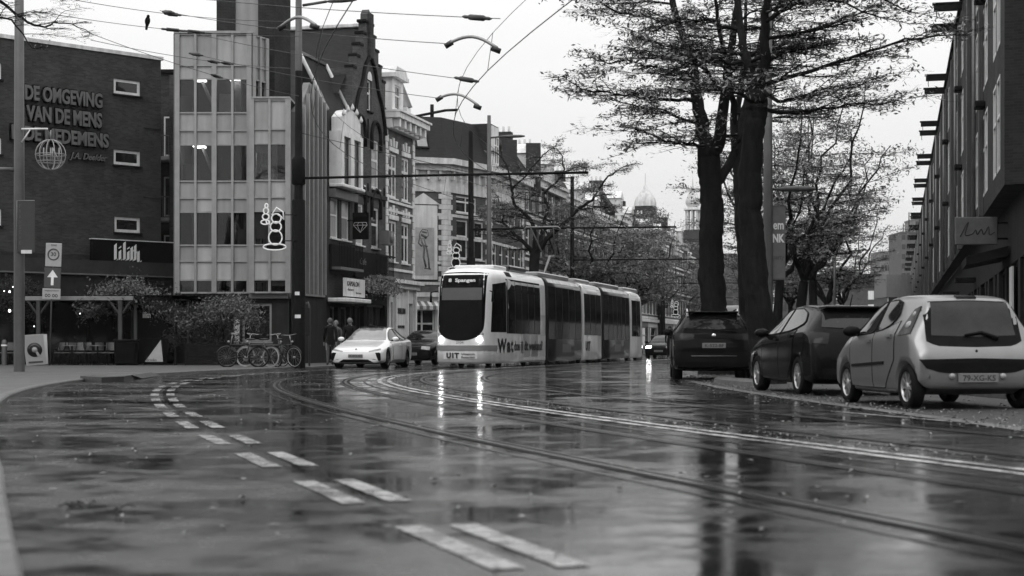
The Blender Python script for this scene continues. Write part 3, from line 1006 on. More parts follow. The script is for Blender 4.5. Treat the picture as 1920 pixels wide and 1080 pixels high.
# projecting sign
ps = thing('hanging_sign', 'black projecting shop sign with pale diamond outline beside the white bay', 'sign', facp(2.75, 0, 0), FROT)
MB().box(-0.05, 0.05, -1.0, -0.25, 5.55, 6.75, bev=0.015).build('panel', BLACKP, ps)
mb = MB()
for a, b in (((-0.9, 6.3), (-0.35, 6.3)), ((-0.95, 6.18), (-0.3, 6.18)), ((-0.95, 6.18), (-0.62, 5.85)), ((-0.3, 6.18), (-0.62, 5.85)), ((-0.9, 6.3), (-0.95, 6.18)), ((-0.35, 6.3), (-0.3, 6.18)), ((-0.76, 6.18), (-0.62, 5.85)), ((-0.48, 6.18), (-0.62, 5.85)), ((-0.76, 6.18), (-0.7, 6.3)), ((-0.48, 6.18), (-0.54, 6.3))):
    mb.tube([(-0.058, a[0], a[1]), (-0.058, b[0], b[1])], 0.009, 4)
mb.build('diamond_outline', LETW, ps)
MB().tube([(0, -0.25, 6.4), (0, 0.0, 6.4)], 0.03, 6).build('bracket', DARKP, ps)

# --- stepped gable house
hb = thing('stepped_gable_house', 'tall brick house with stepped gable and arched attic window', 'house', (FA[0] + FD.x * 3.42, FA[1] + FD.y * 3.42, 0), FROT)
W_ = 4.78
wv = [(0.45, 1.55, 8.2, 10.5), (2.7, 3.8, 8.2, 10.5), (0.45, 1.55, 5.4, 7.3), (2.7, 3.8, 5.4, 7.3)]
aw = (2.08, 2.72, 11.75, 13.2)
mb = MB(); wall(mb, 0, W_, 2.6, 13.4, wv + [aw], 0.2)
mid_u = W_ / 2 - 0.03
steps = [(0.0, 13.4), (0.5, 14.0), (1.0, 14.6), (1.45, 15.2), (1.85, 15.75)]
poly = []
for i, (a, z) in enumerate(steps):
    nx = steps[i + 1][0] if i + 1 < len(steps) else None
    poly += [(a, z)] + ([(nx, z)] if nx is not None else [])
poly = [(0.0, 13.4)] + [(0.5, 13.4), (0.5, 14.0), (1.0, 14.0), (1.0, 14.6), (1.45, 14.6), (1.45, 15.2), (1.85, 15.2), (1.85, 15.8), (2.12, 15.8), (2.12, 16.25), (2.36, 16.5), (2.6, 16.25), (2.6, 15.8), (2.9, 15.8), (2.9, 15.3), (3.3, 15.3), (3.3, 14.7), (3.75, 14.7), (3.75, 14.05), (4.25, 14.05), (4.25, 13.4), (W_, 13.4)]
mb.prism([(x, z + 0.0) for x, z in poly], 0.0, 0.35, 'y')
mb.add([(0, 0, 2.6), (0, 9, 2.6), (0, 9, 13.4), (0, 0, 13.4)], [(0, 1, 2, 3)])
mb.build('wall', BRICK_M, hb, fix=False)
for x, z in ((0.25, 13.4), (0.75, 14.0), (1.22, 14.6), (1.65, 15.2), (1.98, 15.8), (2.75, 15.8), (3.1, 15.3), (3.52, 14.7), (4.0, 14.05), (4.52, 13.4)):
    MB().box(x - 0.27, x + 0.27, -0.05, 0.4, z, z + 0.14, bev=0.02).build('step_cap', DARKP, hb)
MB().box(2.14, 2.58, -0.16, -0.003, 14.2, 16.3, bev=0.02).build('gable_pier', BRICK_D, hb)
for sgn, x0, x1 in ((1, 2.36, 4.7), (-1, 2.36, 0.05)):
    pts = catmull([(x0 + sgn * 0.15, -0.06, 14.25), (x0 + sgn * 0.75, -0.06, 13.7), (x0 + sgn * 1.15, -0.06, 12.9), (x0 + sgn * 1.7, -0.06, 12.3), (x0 + sgn * 2.1, -0.06, 11.5), (x0 + sgn * 2.3, -0.06, 10.9)], 5)
    MB().tube(pts, 0.10, 6).build('gable_moulding', DARKP, hb)
mb = MB().prism([(2.08, 13.2)] + [(2.4 - 0.32 * cos(t), 13.2 + 0.4 * sin(t)) for t in np.linspace(0, pi, 11)][1:-1] + [(2.72, 13.2)], -0.03, -0.004, 'y')
mb.build('arch_head', WHITE, hb, fix=True)
window(hb, 2.4, 11.75, 0.64, 1.45, 0.08, WHITE, PANE, 'sash', DARKP, fw=0.09)
for i, (a, b, c, d) in enumerate(wv):
    window(hb, (a + b) / 2, c, b - a, d - c, 0.06, WHITE, PANE_C if i != 3 else PANE, 'sash', WHITE, fw=0.11)
    pts = [((a + b) / 2 + 0.66 * cos(t), -0.05, d + 0.1 + 0.75 * sin(t)) for t in np.linspace(0, pi, 13)]
    pts = [(pts[0][0], -0.05, d - 0.5)] + pts + [(pts[-1][0], -0.05, d - 0.5)]
    MB().tube(pts, 0.10, 6).build('arch_moulding', DARKP, hb)
for x in (0.2, 2.15, 4.55):
    for z in (10.9, 7.9):
        MB().box(x - 0.05, x + 0.05, -0.05, -0.003, z - 0.45, z + 0.45).build('wall_anchor', DARKP, hb)
MB().box(0, W_, -0.12, -0.003, 7.75, 7.95).build('string_course', BRICK_D, hb)
mb = MB()
mb.add([(0.1, 0.3, 13.2), (2.36, 0.3, 15.7), (2.36, 7, 15.7), (0.1, 7, 13.2), (4.65, 0.3, 13.2), (4.65, 7, 13.2), (-0.9, 0.36, 12.1), (-0.9, 7, 12.1)], [(0, 1, 2, 3), (1, 4, 5, 2), (6, 0, 3, 7)])
mb.build('roof', TILE, hb)
MB().box(2.2, 2.5, 0.4, 7, 15.68, 15.86, bev=0.03).build('roof_ridge', STONE, hb)
MB().box(0.02, W_, -0.14, -0.005, 3.9, 5.1).build('name_band', DARKP, hb)
fit_text('lettering', 'Cafe', 0.9, 0.3, GREYP, hb, 0.6, -0.15, 4.5, extrude=0.006, bold=0.0, shear=0.3)
rl = MB().box(1.9, W_, -0.52, -0.47, 5.0, 5.06).build('balcony_rail', DARKP, hb)
for k in range(14):
    MB().box(1.95 + k * 0.2, 1.98 + k * 0.2, -0.51, -0.48, 4.1, 4.998).build('baluster', DARKP, rl)
MB().box(1.9, W_, -0.55, -0.145, 3.95, 4.07).build('balcony_slab', GREYP, hb)
mb = MB(); wall(mb, 0, W_, 0, 3.86, [(0.4, 1.3, 0.1, 2.6), (1.7, 4.4, 0.6, 2.7)], 0.25, y=-0.1); mb.build('shopfront', BLACKP, hb)
window(hb, 0.85, 0.1, 0.9, 2.5, 0.1, DARKP, PANE, 'plain', fw=0.08)
for k in range(3):
    window(hb, 2.15 + k * 0.9, 0.6, 0.86, 2.1, 0.1, DARKP, PANE, 'plain', fw=0.06)
mb = MB()
for k in range(2):
    mb.box(3.0, 3.85, -0.75, -0.3, 5.55 + 0.0, 6.2)
    break
mb.lathe([(0.0, 0), (0.25, 0), (0.25, 0.02), (0, 0.02)], 14, M=Matrix.Translation((3.42, -0.77, 5.88)) @ Matrix.Rotation(pi / 2, 4, 'X'))
mb.build('air_conditioner', GREYP, hb)
V, F = [], []
for k in range(14):
    v_, f_ = flower((0.2 + k * 0.36, -0.62, 3.6 - 0.1 * random.random()), 110, 0.2, 0.14, 0.2, 0.06, 50 + k)
    b = len(V); V += v_; F += [tuple(i + b for i in q) for q in f_]
LEAFM = mat('garland_leaf', 0.22, 0.6, 0, 0.7, 5)
me = bpy.data.meshes.new('flower_garland'); me.from_pydata(V, [], F); me.materials.append(LEAFM)
tag(link('flower_garland', me, None, (FA[0] + FD.x * 3.42, FA[1] + FD.y * 3.42, 0), FROT), 'leafy flower garland hanging over the black shopfront', 'garland')

# --- white trimmed house on the corner of the side street
hc = thing('white_trim_house', 'narrow corner house with white trim, heavy cornice and white ground floor', 'house', (FA[0] + FD.x * 8.24, FA[1] + FD.y * 8.24, 0), FROT)
W_ = 4.7
wv = [(0.55, 1.75, 8.0, 10.2), (2.6, 3.8, 8.0, 10.2), (0.55, 1.75, 4.9, 6.9), (2.6, 3.8, 4.9, 6.9)]
mb = MB(); wall(mb, 0, W_, 4.0, 11.3, wv, 0.2); mb.add([(W_, 0, 0), (W_, 10, 0), (W_, 10, 11.3), (W_, 0, 11.3)], [(0, 1, 2, 3)]); mb.build('wall', BRICK_L, hc)
for (a, b, c, d) in wv:
    window(hc, (a + b) / 2, c, b - a, d - c, 0.04, WHITE, PANE, 'cross', WHITE, fw=0.13)
    MB().box(a - 0.12, b + 0.12, -0.09, -0.003, d + 0.02, d + 0.26, bev=0.02).build('lintel', WHITE, hc)
    for k in (-1, 0, 1):
        MB().prism([((a + b) / 2 + k * 0.42 - 0.1, d + 0.3), ((a + b) / 2 + k * 0.42 + 0.1, d + 0.3), ((a + b) / 2 + k * 0.5 + 0.13, d + 0.75 - 0.12 * abs(k)), ((a + b) / 2 + k * 0.5 - 0.13, d + 0.75 - 0.12 * abs(k))], -0.07, -0.003, 'y').build('keystone', WHITE, hc, fix=True)
for z in np.arange(4.2, 11.2, 0.36):
    for x0, x1 in ((0, 0.28 + 0.1 * (int(z / 0.36) % 2)), (W_ - 0.28 - 0.1 * (int(z / 0.36) % 2), W_ + 0.03)):
        MB().box(x0, x1, -0.05, -0.003, z, z + 0.33).build('quoin', WHITE, hc)
for z in (7.3, 7.75, 4.45):
    MB().box(0.3, W_ - 0.3, -0.08, -0.003, z, z + 0.12).build('band', WHITE, hc)
mb = MB(); mb.box(-0.05, W_ + 0.15, -0.35, 0.3, 11.3, 11.75); mb.box(-0.1, W_ + 0.35, -0.75, 0.3, 11.78, 12.05); mb.box(-0.12, W_ + 0.42, -0.85, 0.3, 12.06, 12.16); mb.build('cornice', WHITE, hc)
for k in range(6):
    MB().box(0.15 + k * 0.85, 0.4 + k * 0.85, -0.68, -0.36, 11.35, 11.77, bev=0.02).build('cornice_bracket', WHITE, hc)
mb = MB(); mb.add([(0, 0.1, 12.16), (W_, 0.1, 12.16), (W_ - 0.3, 1.6, 14.2), (0, 1.6, 14.2), (W_ - 0.3, 10, 14.4), (0, 10, 14.4), (W_, 10, 12.16), (0, 10, 12.16)], [(0, 1, 2, 3), (3, 2, 4, 5), (1, 6, 4, 2), (0, 3, 5, 7)]); mb.build('roof', SLATE, hc)
dm = MB(); wall(dm, 0.9, 2.7, 12.16, 13.9, [(1.35, 2.25, 12.4, 13.6)], 0.12, y=-0.05); dm.box(0.9, 1.0, -0.048, 1.8, 12.16, 13.9); dm.box(2.6, 2.7, -0.048, 1.8, 12.16, 13.9)
dm.box(0.7, 2.9, -0.3, 2.0, 13.9, 14.1); dm.prism([(0.75, 14.1), (2.85, 14.1), (2.5, 14.45), (1.1, 14.45)], -0.25, 1.9, 'y')
dmo = dm.build('dormer', WHITE, hc)
window(hc, 1.8, 12.4, 0.9, 1.2, 0.0, WHITE, PANE, 'sash', fw=0.08, name='dormer_window')
MB().lathe([(0.55, 0), (0.5, 0.1), (0.02, 1.3)], 4).build('turret_roof', ZINC, hc, (4.3, 0.5, 12.9))
MB().box(3.95, 4.65, 0.15, 0.85, 12.17, 12.88).build('turret', WHITE, hc)
mb = MB(); wall(mb, -0.02, W_ + 0.03, 0, 3.6, [(0.35, 1.0, 0.1, 2.9), (3.3, 4.3, 0.5, 2.9)], 0.25, y=-0.06); mb.build('shopfront', WHITE, hc)
mb = MB(); mb.box(-0.05, W_ + 0.1, -0.3, -0.07, 3.6, 3.82); mb.box(-0.08, W_ + 0.2, -0.5, -0.07, 3.84, 4.02); mb.build('shop_cornice', WHITE, hc)
for x in (0.1, 1.2, 3.1, 4.5):
    MB().box(x - 0.1, x + 0.1, -0.2, -0.065, 0, 3.59).build('pilaster', WHITE, hc)
window(hc, 0.68, 0.1, 0.65, 2.8, 0.1, GREYP, PANE, 'plain', fw=0.06)
window(hc, 3.8, 0.5, 1.0, 2.4, 0.1, GREYP, PANE, 'plain', fw=0.06)
fit_text('lettering', 'ORIUM', 1.5, 0.3, INK, hc, 1.45, -0.08, 2.35, extrude=0.01, bold=0.05)
fit_text('lettering', 'GALERIE', 1.1, 0.14, INK, hc, 1.75, -0.08, 1.65, extrude=0.01, bold=0.04)

# --- corner building with mansard roof and mural
cb = thing('mansard_corner_building', 'corner building with slate mansard roof, white quoins and mural panel', 'corner building')
Q = [Vector((-7.9, 91.6, 0)), Vector((-3.78, 93.0, 0)), Vector((-1.35, 97.2, 0))]
Q.append(Q[2] + FD * 9.0)
def face_frame(a, b):
    d = (b - a); return Matrix.Translation(a) @ Matrix.Rotation(math.atan2(d.y, d.x), 4, 'Z'), d.length
ZC = 10.9
for fi in range(3):
    F_, L_ = face_frame(Q[fi], Q[fi + 1])
    holes = []
    if fi == 0: holes = [(2.1, 3.6, 0.4, 2.9)]
    if fi == 1: holes = [(1.0, 3.3, 8.6, 9.6), (1.05, 2.3, 5.9, 8.2), (3.1, 4.1, 5.9, 8.2), (1.05, 2.3, 4.0, 5.3), (0.8, 3.9, 0.4, 3.0)]
    if fi == 2: holes = [(0.7 + k * 1.7, 1.7 + k * 1.7, z, z + 1.8) for k in range(5) for z in (8.4, 5.4)] + [(0.5 + k * 2.8, 2.6 + k * 2.8, 0.4, 3.0) for k in range(3)]
    mb = MB(); wall(mb, 0, L_, 3.6, ZC, [h for h in holes if h[2] > 3], 0.2)
    mb.build('wall', BRICK_M, cb).matrix_local = F_
    mb = MB(); wall(mb, 0, L_, 0, 3.6, [h for h in holes if h[2] < 3], 0.25, y=-0.06)
    mb.build('ground_wall', STUCCO, cb).matrix_local = F_
    for (a, b, c, d) in holes:
        o = window(cb, (a + b) / 2, c, b - a, d - c, 0.06, WHITE, PANE, 'cross' if b - a > 1.6 or fi == 0 else 'sash', STONE if c > 3 else None, fw=0.1)
        o.matrix_local = F_ @ o.matrix_basis
    for z in (4.3, 5.5, 7.0, 8.3):
        o = MB().box(0, L_, -0.04, -0.003, z, z + 0.16).build('band', STONE, cb); o.matrix_local = F_
    for k, z in enumerate(np.arange(3.9, ZC - 0.2, 0.3)):
        w_ = 0.34 if k % 2 else 0.52
        o = MB().box(L_ - w_, L_ + 0.02, -0.06, -0.004, z, z + 0.28).build('quoin', STONE, cb); o.matrix_local = F_
        if fi:
            o = MB().box(0, w_, -0.062, -0.004, z, z + 0.28).build('quoin', STONE, cb); o.matrix_local = F_
    o = MB().box(-0.05, L_ + 0.05, -0.08, 0.2, 9.7, ZC + 0.02).build('frieze', STONE, cb); o.matrix_local = F_
    mb = MB(); mb.box(-0.15, L_ + 0.15, -0.35, 0.3, ZC + 0.02, ZC + 0.35); mb.box(-0.3, L_ + 0.3, -0.65, 0.3, ZC + 0.36, ZC + 0.7)
    o = mb.build('cornice', STONE, cb); o.matrix_local = F_
    for k in range(int(L_ / 0.7)):
        o = MB().box(0.3 + k * 0.7, 0.45 + k * 0.7, -0.3, -0.085, ZC - 0.5, ZC).build('cornice_bracket', STONE, cb); o.matrix_local = F_
    o = MB().box(0, L_, -0.28, -0.06, 3.6, 3.85).build('shop_cornice', STUCCO, cb); o.matrix_local = F_
inn = [Vector((-8.4, 93.2, 0)), Vector((-4.2, 94.4, 0)), Vector((-2.3, 97.6, 0)), Q[3] + Vector((-1.2, 0.4, 0))]
z0, z1 = ZC + 0.7, 14.25
for i in range(3):
    F4 = [Q[i] + Vector((0, 0, z0)), Q[i + 1] + Vector((0, 0, z0)), inn[i + 1] + Vector((0, 0, z1)), inn[i] + Vector((0, 0, z1))]
    MB().add(F4, [(0, 1, 2, 3)]).build('mansard_roof', SLATE, cb)
MB().add([v + Vector((0, 0, z1)) for v in inn] + [Vector((-9, 108, z1)), Vector((-9, 94, z1))], [(0, 1, 2, 3, 4, 5)]).build('flat_roof', ZINC, cb)
MB().tube([at(760, 222, 95), at(835, 207, 95), at(858, 206, 95)], 0.08, 6).build('roof_rail', DARKP, cb)
MB().tube([at(810, 222, 95), at(810, 196, 95)], 0.11, 8).build('flue', DARKP, cb)
F_, L_ = face_frame(Q[0], Q[1])
tilt = Matrix.Rotation(-math.atan2(1.5, z1 - z0), 4, 'X')
for x in (0.9, 2.95):
    o = MB().box(-0.4, 0.4, -0.1, -0.01, 0, 1.25).build('roof_light', DARKP, cb); o.matrix_local = F_ @ Matrix.Translation((x, 0.28, z0 + 0.6)) @ tilt
    p = MB().box(-0.3, 0.3, -0.115, -0.104, 0.1, 1.15).build('pane', mat('skylight_pane', 0.25, 0.1, 0, 0.2), o)
# tall dormer on the street face
F2, L2 = face_frame(Q[2], Q[3])
mb = MB(); mb.box(0.2, 2.0, 0.0, 1.8, z0, 14.3); o = mb.build('dormer', SLATE, cb); o.matrix_local = F2
o = MB().box(0.3, 1.9, -0.08, -0.003, z0, 14.2).build('dormer_front', WHITE, cb); o.matrix_local = F2
o = window(cb, 1.1, z0 + 0.3, 1.1, 1.7, -0.16, WHITE, PANE, 'cross', fw=0.08); o.matrix_local = F2 @ o.matrix_basis
# chimney stacks
for px, py, Yc in ((955, 262, 103), (1000, 268, 108)):
    p = at(px, py, Yc); MB().box(p.x - 0.5, p.x + 0.5, Yc, Yc + 1.4, 11, p.z).build('chimney', BRICK_D, cb)
# mural panel on the side wall
o = MB().box(2.05, 3.75, -0.1, -0.07, 4.6, 8.9).build('mural_panel', STUCCO, cb); o.matrix_local = F_
o2 = MB().prism([(1.9, 8.95), (3.9, 8.95), (2.9, 9.6)], -0.14, -0.085, 'y').build('pediment', STUCCO, cb, fix=True); o2.matrix_local = F_
mb = MB(); mb.box(2.2, 3.55, -0.115, -0.102, 4.85, 7.6); mb.build('mural_field', mat('mural_wash', 0.36, 0.8, 0, 0.25, 2), o)
MUR = mat('mural_ink', 0.13, 0.8, 0, 0.5, 6)
mb = MB()
rg = random.Random(4)
for pl, wd in (([(2.7, 7.3), (2.85, 7.5), (3.15, 7.45), (3.2, 7.15), (3.0, 6.95), (2.75, 6.95), (2.65, 7.1), (2.7, 7.3)], 0.03), ([(2.75, 6.9), (2.95, 6.4), (2.9, 5.9), (3.05, 5.3)], 0.06), ([(2.95, 6.9), (3.1, 6.3), (3.2, 5.8), (3.25, 5.2)], 0.05), ([(2.7, 7.1), (2.6, 6.7), (2.8, 6.5)], 0.05), ([(2.75, 7.2), (3.1, 7.0)], 0.08), ([(2.95, 5.25), (3.35, 5.2)], 0.04), ([(2.8, 7.35), (3.1, 7.3)], 0.05), ([(2.85, 6.6), (3.15, 6.5)], 0.05)):
    mb.tube([(x, -0.118, z) for x, z in pl], wd, 5)
for k in range(len(mb.v)):
    x, y, z = mb.v[k]; mb.v[k] = (x, -0.118 + (y + 0.118) * 0.05, z)
mb.build('mural_strokes', MUR, o)
# striped awning over the shop window
mb = MB()
for k in range(10):
    x = 1.9 + k * 0.2
    mb.add([(x, -0.1, 3.35), (x + 0.2, -0.1, 3.35), (x + 0.2, -0.75, 3.05), (x, -0.75, 3.05), (x + 0.2, -0.75, 2.85), (x, -0.75, 2.85)], [(0, 1, 2, 3), (3, 2, 4, 5)], k % 2)
o = mb.build('awning', [STUCCO, GREYP], cb); o.matrix_local = F_

# --- terraced houses along the left pavement
def row_house(u, w, h, var, label, rg):
    t = thing('terraced_house', label, 'house', (FA[0] + FD.x * u, FA[1] + FD.y * u, 0), FROT, None)
    bm = [BRICK_M, BRICK_D, BRICK_L][var % 3]
    trim = STONE if var % 2 else WHITE
    nb = 3 if w > 5.4 else 2
    ww = w / nb * 0.52
    fl = [3.9, 6.9, 9.8][: 3 if h > 11 else 2]
    holes = [((k + 0.5) * w / nb - ww / 2, (k + 0.5) * w / nb + ww / 2, z, z + 1.9) for k in range(nb) for z in fl]
    mb = MB(); wall(mb, 0.0, w - 0.03, 3.3, h, holes, 0.18); mb.add([(w - .03, 0, 0), (w - .03, 9, 0), (w - .03, 9, h), (w - .03, 0, h)], [(0, 1, 2, 3)])
    mb.add([(0, 0, 3.3), (0, 0, h), (0, 9, h), (0, 9, 3.3)], [(0, 1, 2, 3)]); mb.build('wall', bm, t)
    g = [(0.3, 1.2, 0.1, 2.6), (1.6, w - 0.3, 0.6, 2.6)]
    mb = MB(); wall(mb, 0.0, w - 0.03, 0, 3.3, g, 0.2, y=-0.05); mb.build('ground_wall', [STUCCO, DARKP, GREYP][var % 3], t)
    for a, b, c, d in holes + g:
        window(t, (a + b) / 2, c, b - a, d - c, 0.05, trim if c > 3 else GREYP, PANE_C if rg.random() < 0.3 and c > 3 else PANE, 'sash', trim if c > 3 else None, fw=0.1)
        if c > 3: MB().box(a - 0.1, b + 0.1, -0.06, -0.003, d + 0.02, d + 0.22).build('lintel', trim, t)
    for z in fl:
        MB().box(0.05, w - 0.08, -0.05, -0.003, z - 0.45, z - 0.25).build('band', trim, t)
    mb = MB(); mb.box(0, w - 0.03, -0.3, 0.2, h - 0.45, h); mb.box(-0.02, w - 0.01, -0.5, 0.2, h + 0.002, h + 0.2); mb.build('cornice', trim, t)
    MB().box(0, w - 0.03, -0.25, -0.052, 3.1, 3.4).build('shop_cornice', trim, t)
    rt = h + 2.3
    mb = MB(); mb.add([(0, 0.1, h + 0.2), (w - 0.04, 0.1, h + 0.2), (w - 0.04, 1.6, rt), (0, 1.6, rt), (w - 0.04, 9, rt + 0.1), (0, 9, rt + 0.1)], [(0, 1, 2, 3), (3, 2, 4, 5)])
    mb.add([(w - 0.04, 0.1, h + 0.2), (w - 0.04, 9, h + 0.2), (w - 0.04, 9, rt), (w - 0.04, 1.6, rt)], [(0, 1, 2, 3)])
    mb.add([(0, 0.1, h + 0.2), (0, 1.6, rt), (0, 9, rt), (0, 9, h + 0.2)], [(0, 1, 2, 3)]); mb.build('roof', TILE if var % 2 else SLATE, t)
    if var % 3 != 2:
        dx = w / 2
        mb = MB(); mb.box(dx - 0.7, dx + 0.7, 0.12, 1.9, h + 0.2, h + 1.7); mb.prism([(dx - 0.85, h + 1.702), (dx + 0.85, h + 1.702), (dx, h + 2.4)], 0.0, 1.9, 'y')
        o = mb.build('dormer', trim, t); window(t, dx, h + 0.35, 0.9, 1.2, 0.04, trim, PANE, 'sash', fw=0.08, name='dormer_window')
    MB().box(w - 0.7, w - 0.05, 2.2, 3.4, rt - 0.5, rt + 1.3).build('chimney', BRICK_D, t)
    for k in range(3):
        MB().lathe([(0.1, 0), (0.09, 0.4), (0.07, 0.4)], 6).build('chimney_pot', STONE, t, (w - 0.38, 2.4 + k * 0.4, rt + 1.3))
    return t
rg = random.Random(11)
u = 28.84 + 9.05
desc = ['beside the mansard corner building', 'with dark shopfront, second after the corner building', 'with grey ground floor, third after the corner building', 'fourth after the corner building', 'fifth after the corner building', 'sixth after the corner building', 'seventh after the corner building', 'eighth after the corner building', 'ninth after the corner building', 'tenth after the corner building', 'eleventh after the corner building', 'twelfth after the corner building', 'thirteenth after the corner building', 'fourteenth after the corner building', 'last of the row, far down the street']
for i, d in enumerate(desc):
    w = rg.choice((5.2, 6.0, 6.6)); h = 11.4 + rg.uniform(-0.4, 0.9)
    row_house(u, w, h, i, 'brick terraced house with white trim, ' + d, rg)
    u += w
ROW_END = u
# ---------------------------------------------------------------- right side of the street
BRICK_R = brick_mat('right_brick', 0.045, 1.3)
RC = Vector((11.15, 34.7, 0))
rb = thing('brick_apartment_row', 'long dark brick apartment row with hoisting beams along its eaves', 'apartment row', RC, R(256.5))
LEN = 222.0
RH = 13.0
holes, k = [], 0
x = -2.0
rows_z = ((4.8, 2.15), (7.65, 2.15), (10.5, 1.75))
cols = []
while x > -LEN + 3:
    cols.append(x); k += 1
    x -= 1.5 if k % 2 else 3.6
BR = 0
holes = [(c - 0.55, c + 0.55, z, z + h) for c in cols for z, h in rows_z]
mb = MB(); wall(mb, -LEN, 0, 4.3, RH, holes, 0.12, y=-0.45)
mb.add([(-LEN, -0.45, 4.3), (0, -0.45, 4.3), (0, 0, 4.3), (-LEN, 0, 4.3)], [(3, 2, 1, 0)])
mb.add([(-LEN, -0.45, RH), (0, -0.45, RH), (0, 10, RH), (-LEN, 10, RH)], [(0, 1, 2, 3)])
mb.build('wall', BRICK_R, rb)
# the end wall towards the cross street
mb = MB().add([(0, -0.45, 4.3), (2.4, 9.7, 4.3), (2.4, 9.7, RH), (0, -0.45, RH)], [(0, 1, 2, 3)])
mb.add([(0, -0.45, 4.3), (0, 0.0, 4.3), (2.4, 9.7, 4.3)], [(0, 1, 2)])
mb.build('end_wall', brick_mat('end_brick', 0.025, 1.3), rb)
MB().box(-LEN, 0.05, -0.55, 0.1, RH, RH + 0.14).build('eaves', DARKP, rb)
gh, i = [], 0
x = -0.6
while x > -LEN + 5:
    w = (1.1, 2.2, 1.0, 2.6)[i % 4]
    gh.append((x - w, x, 0.15 if i % 4 in (0, 2) else 0.7, 2.8)); x -= w + 0.7; i += 1
mb = MB(); wall(mb, -LEN, -0.003, 0, 4.298, gh, 0.2, y=0.0)
mb.add([(-0.003, 0, 0), (2.4, 9.9, 0), (2.4, 9.9, 4.298), (-0.003, 0, 4.298)], [(0, 1, 2, 3)])
mb.build('ground_wall', mat('right_ground_wall', 0.035, 0.75, 0, 0.3, 1.5, streak=0.4), rb)
for i, c in enumerate(cols):
    far = i > 30
    for z, h in rows_z:
        window(rb, c, z, 1.1, h, -0.458, WHITE if not far else GREYP, PANE, 'plain' if far else 'sash', DARKP, fw=0.075)
for i, (a, b, c, d) in enumerate(gh):
    if i < 34:
        window(rb, (a + b) / 2, c, b - a, d - c, 0.1, (GREYP, DARKP, WHITE, DARKP)[i % 4], PANE, 'plain', fw=0.08)
MB().box(-4.6, -3.7, -0.05, -0.004, 0.2, 2.7).build('white_door_panel', WHITE, rb)
xb = -6.7
while xb > -LEN:
    for d in (0, -3.85):
        mb = MB(); mb.box(xb + d - 0.11, xb + d + 0.11, -1.45, -0.5, RH - 0.42, RH - 0.2); mb.box(xb + d - 0.14, xb + d + 0.14, -1.5, -0.5, RH - 0.2, RH - 0.14)
        o = mb.build('hoisting_beam', DARKP, rb)
        MB().tube([(xb + d, -1.35, RH - 0.42), (xb + d, -1.35, RH - 0.6), (xb + d + 0.05, -1.33, RH - 0.68)], 0.018, 5).build('hook', ZINC, o)
    for z in (7.2, 10.0):
        MB().box(xb - 1.25 - 0.3, xb - 1.25 + 0.3, -0.72, -0.453, z - 0.1, z + 0.08, bev=0.03).build('ledge', DARKP, rb)
    for dx in (2.2, 9.8):
        MB().box(xb - dx - 0.3, xb - dx + 0.3, -0.56, -0.454, 4.3, RH - 0.5).build('pilaster', mat('pilaster_render', 0.10, 0.7, 0, 0.2, 1.5, streak=0.4), rb)
    MB().tube([(xb - 5.6, -0.53, 4.3), (xb - 5.6, -0.53, RH)], 0.06, 6).build('downpipe', ZINC, rb)
    MB().box(xb - 1.6, xb - 0.4, -0.7, -0.003, 3.05, 3.2).build('door_canopy', DARKP, rb)
    xb -= 15.3
# shutter with scrawl on the end wall of the ground floor
Fe = Matrix.Rotation(math.atan2(9.9, 2.4), 4, 'Z')
sh = MB().box(0.25, 2.9, -0.06, -0.01, 0.1, 3.0).build('shutter', mat('painted_shutter', 0.16, 0.7, 0, 0.35, 1.2, streak=0.4), rb); sh.matrix_local = Fe
mb = MB(); rg = random.Random(3)
for k in range(6):
    x0, z0 = 0.4 + rg.random() * 1.2, 0.7 + rg.random() * 1.0
    pts = catmull([(x0 + rg.uniform(-.4, .4), -0.062, z0 + rg.uniform(-.45, .45)) for _ in range(6)], 5)
    mb.tube(pts, 0.03, 4)
mb.v = [(x, -0.062 + (y + 0.062) * 0.05, z) for x, y, z in mb.v]
mb.build('scrawl', INK, sh)
# projecting sign with handwriting
pp = at(1830, 432, 40.5)
sg2 = thing('hanging_sign', 'grey projecting sign with handwritten name on the dark apartment row', 'sign', (pp.x, pp.y, 0), R(-6))
MB().box(-0.52, 0.52, -0.06, 0.06, 3.35, 4.05, bev=0.015).build('panel', mat('sign_grey', 0.11, 0.5, 0, 0.2), sg2)
pts = catmull([(-0.4, -0.066, 3.55), (-0.25, -0.066, 3.85), (-0.2, -0.066, 3.9), (-0.28, -0.066, 3.6), (-0.1, -0.066, 3.62), (-0.02, -0.066, 3.72), (0.02, -0.066, 3.6), (0.12, -0.066, 3.74), (0.18, -0.066, 3.6), (0.3, -0.066, 3.8), (0.32, -0.066, 3.6), (0.45, -0.066, 3.66)], 4)
MB().tube(pts, 0.012, 4).build('handwriting', INK, sg2)
MB().tube([(0.5, 0, 3.9), (0.95, 0.05, 3.9)], 0.025, 6).build('bracket', DARKP, sg2)
MB().tube([(0.5, 0, 3.5), (0.95, 0.05, 3.5)], 0.025, 6).build('bracket', DARKP, sg2)
aw2 = thing('shop_awning', 'dark folded awning below the handwritten sign', 'awning', (pp.x + 0.35, pp.y + 0.3, 0), R(256.5))
mb = MB(); mb.prism([(-0.55, 3.0), (0.45, 3.25), (0.45, 3.0), (-0.55, 2.8)], -1.6, 1.4, 'x'); mb.build('canopy', DARKP, aw2, fix=True)

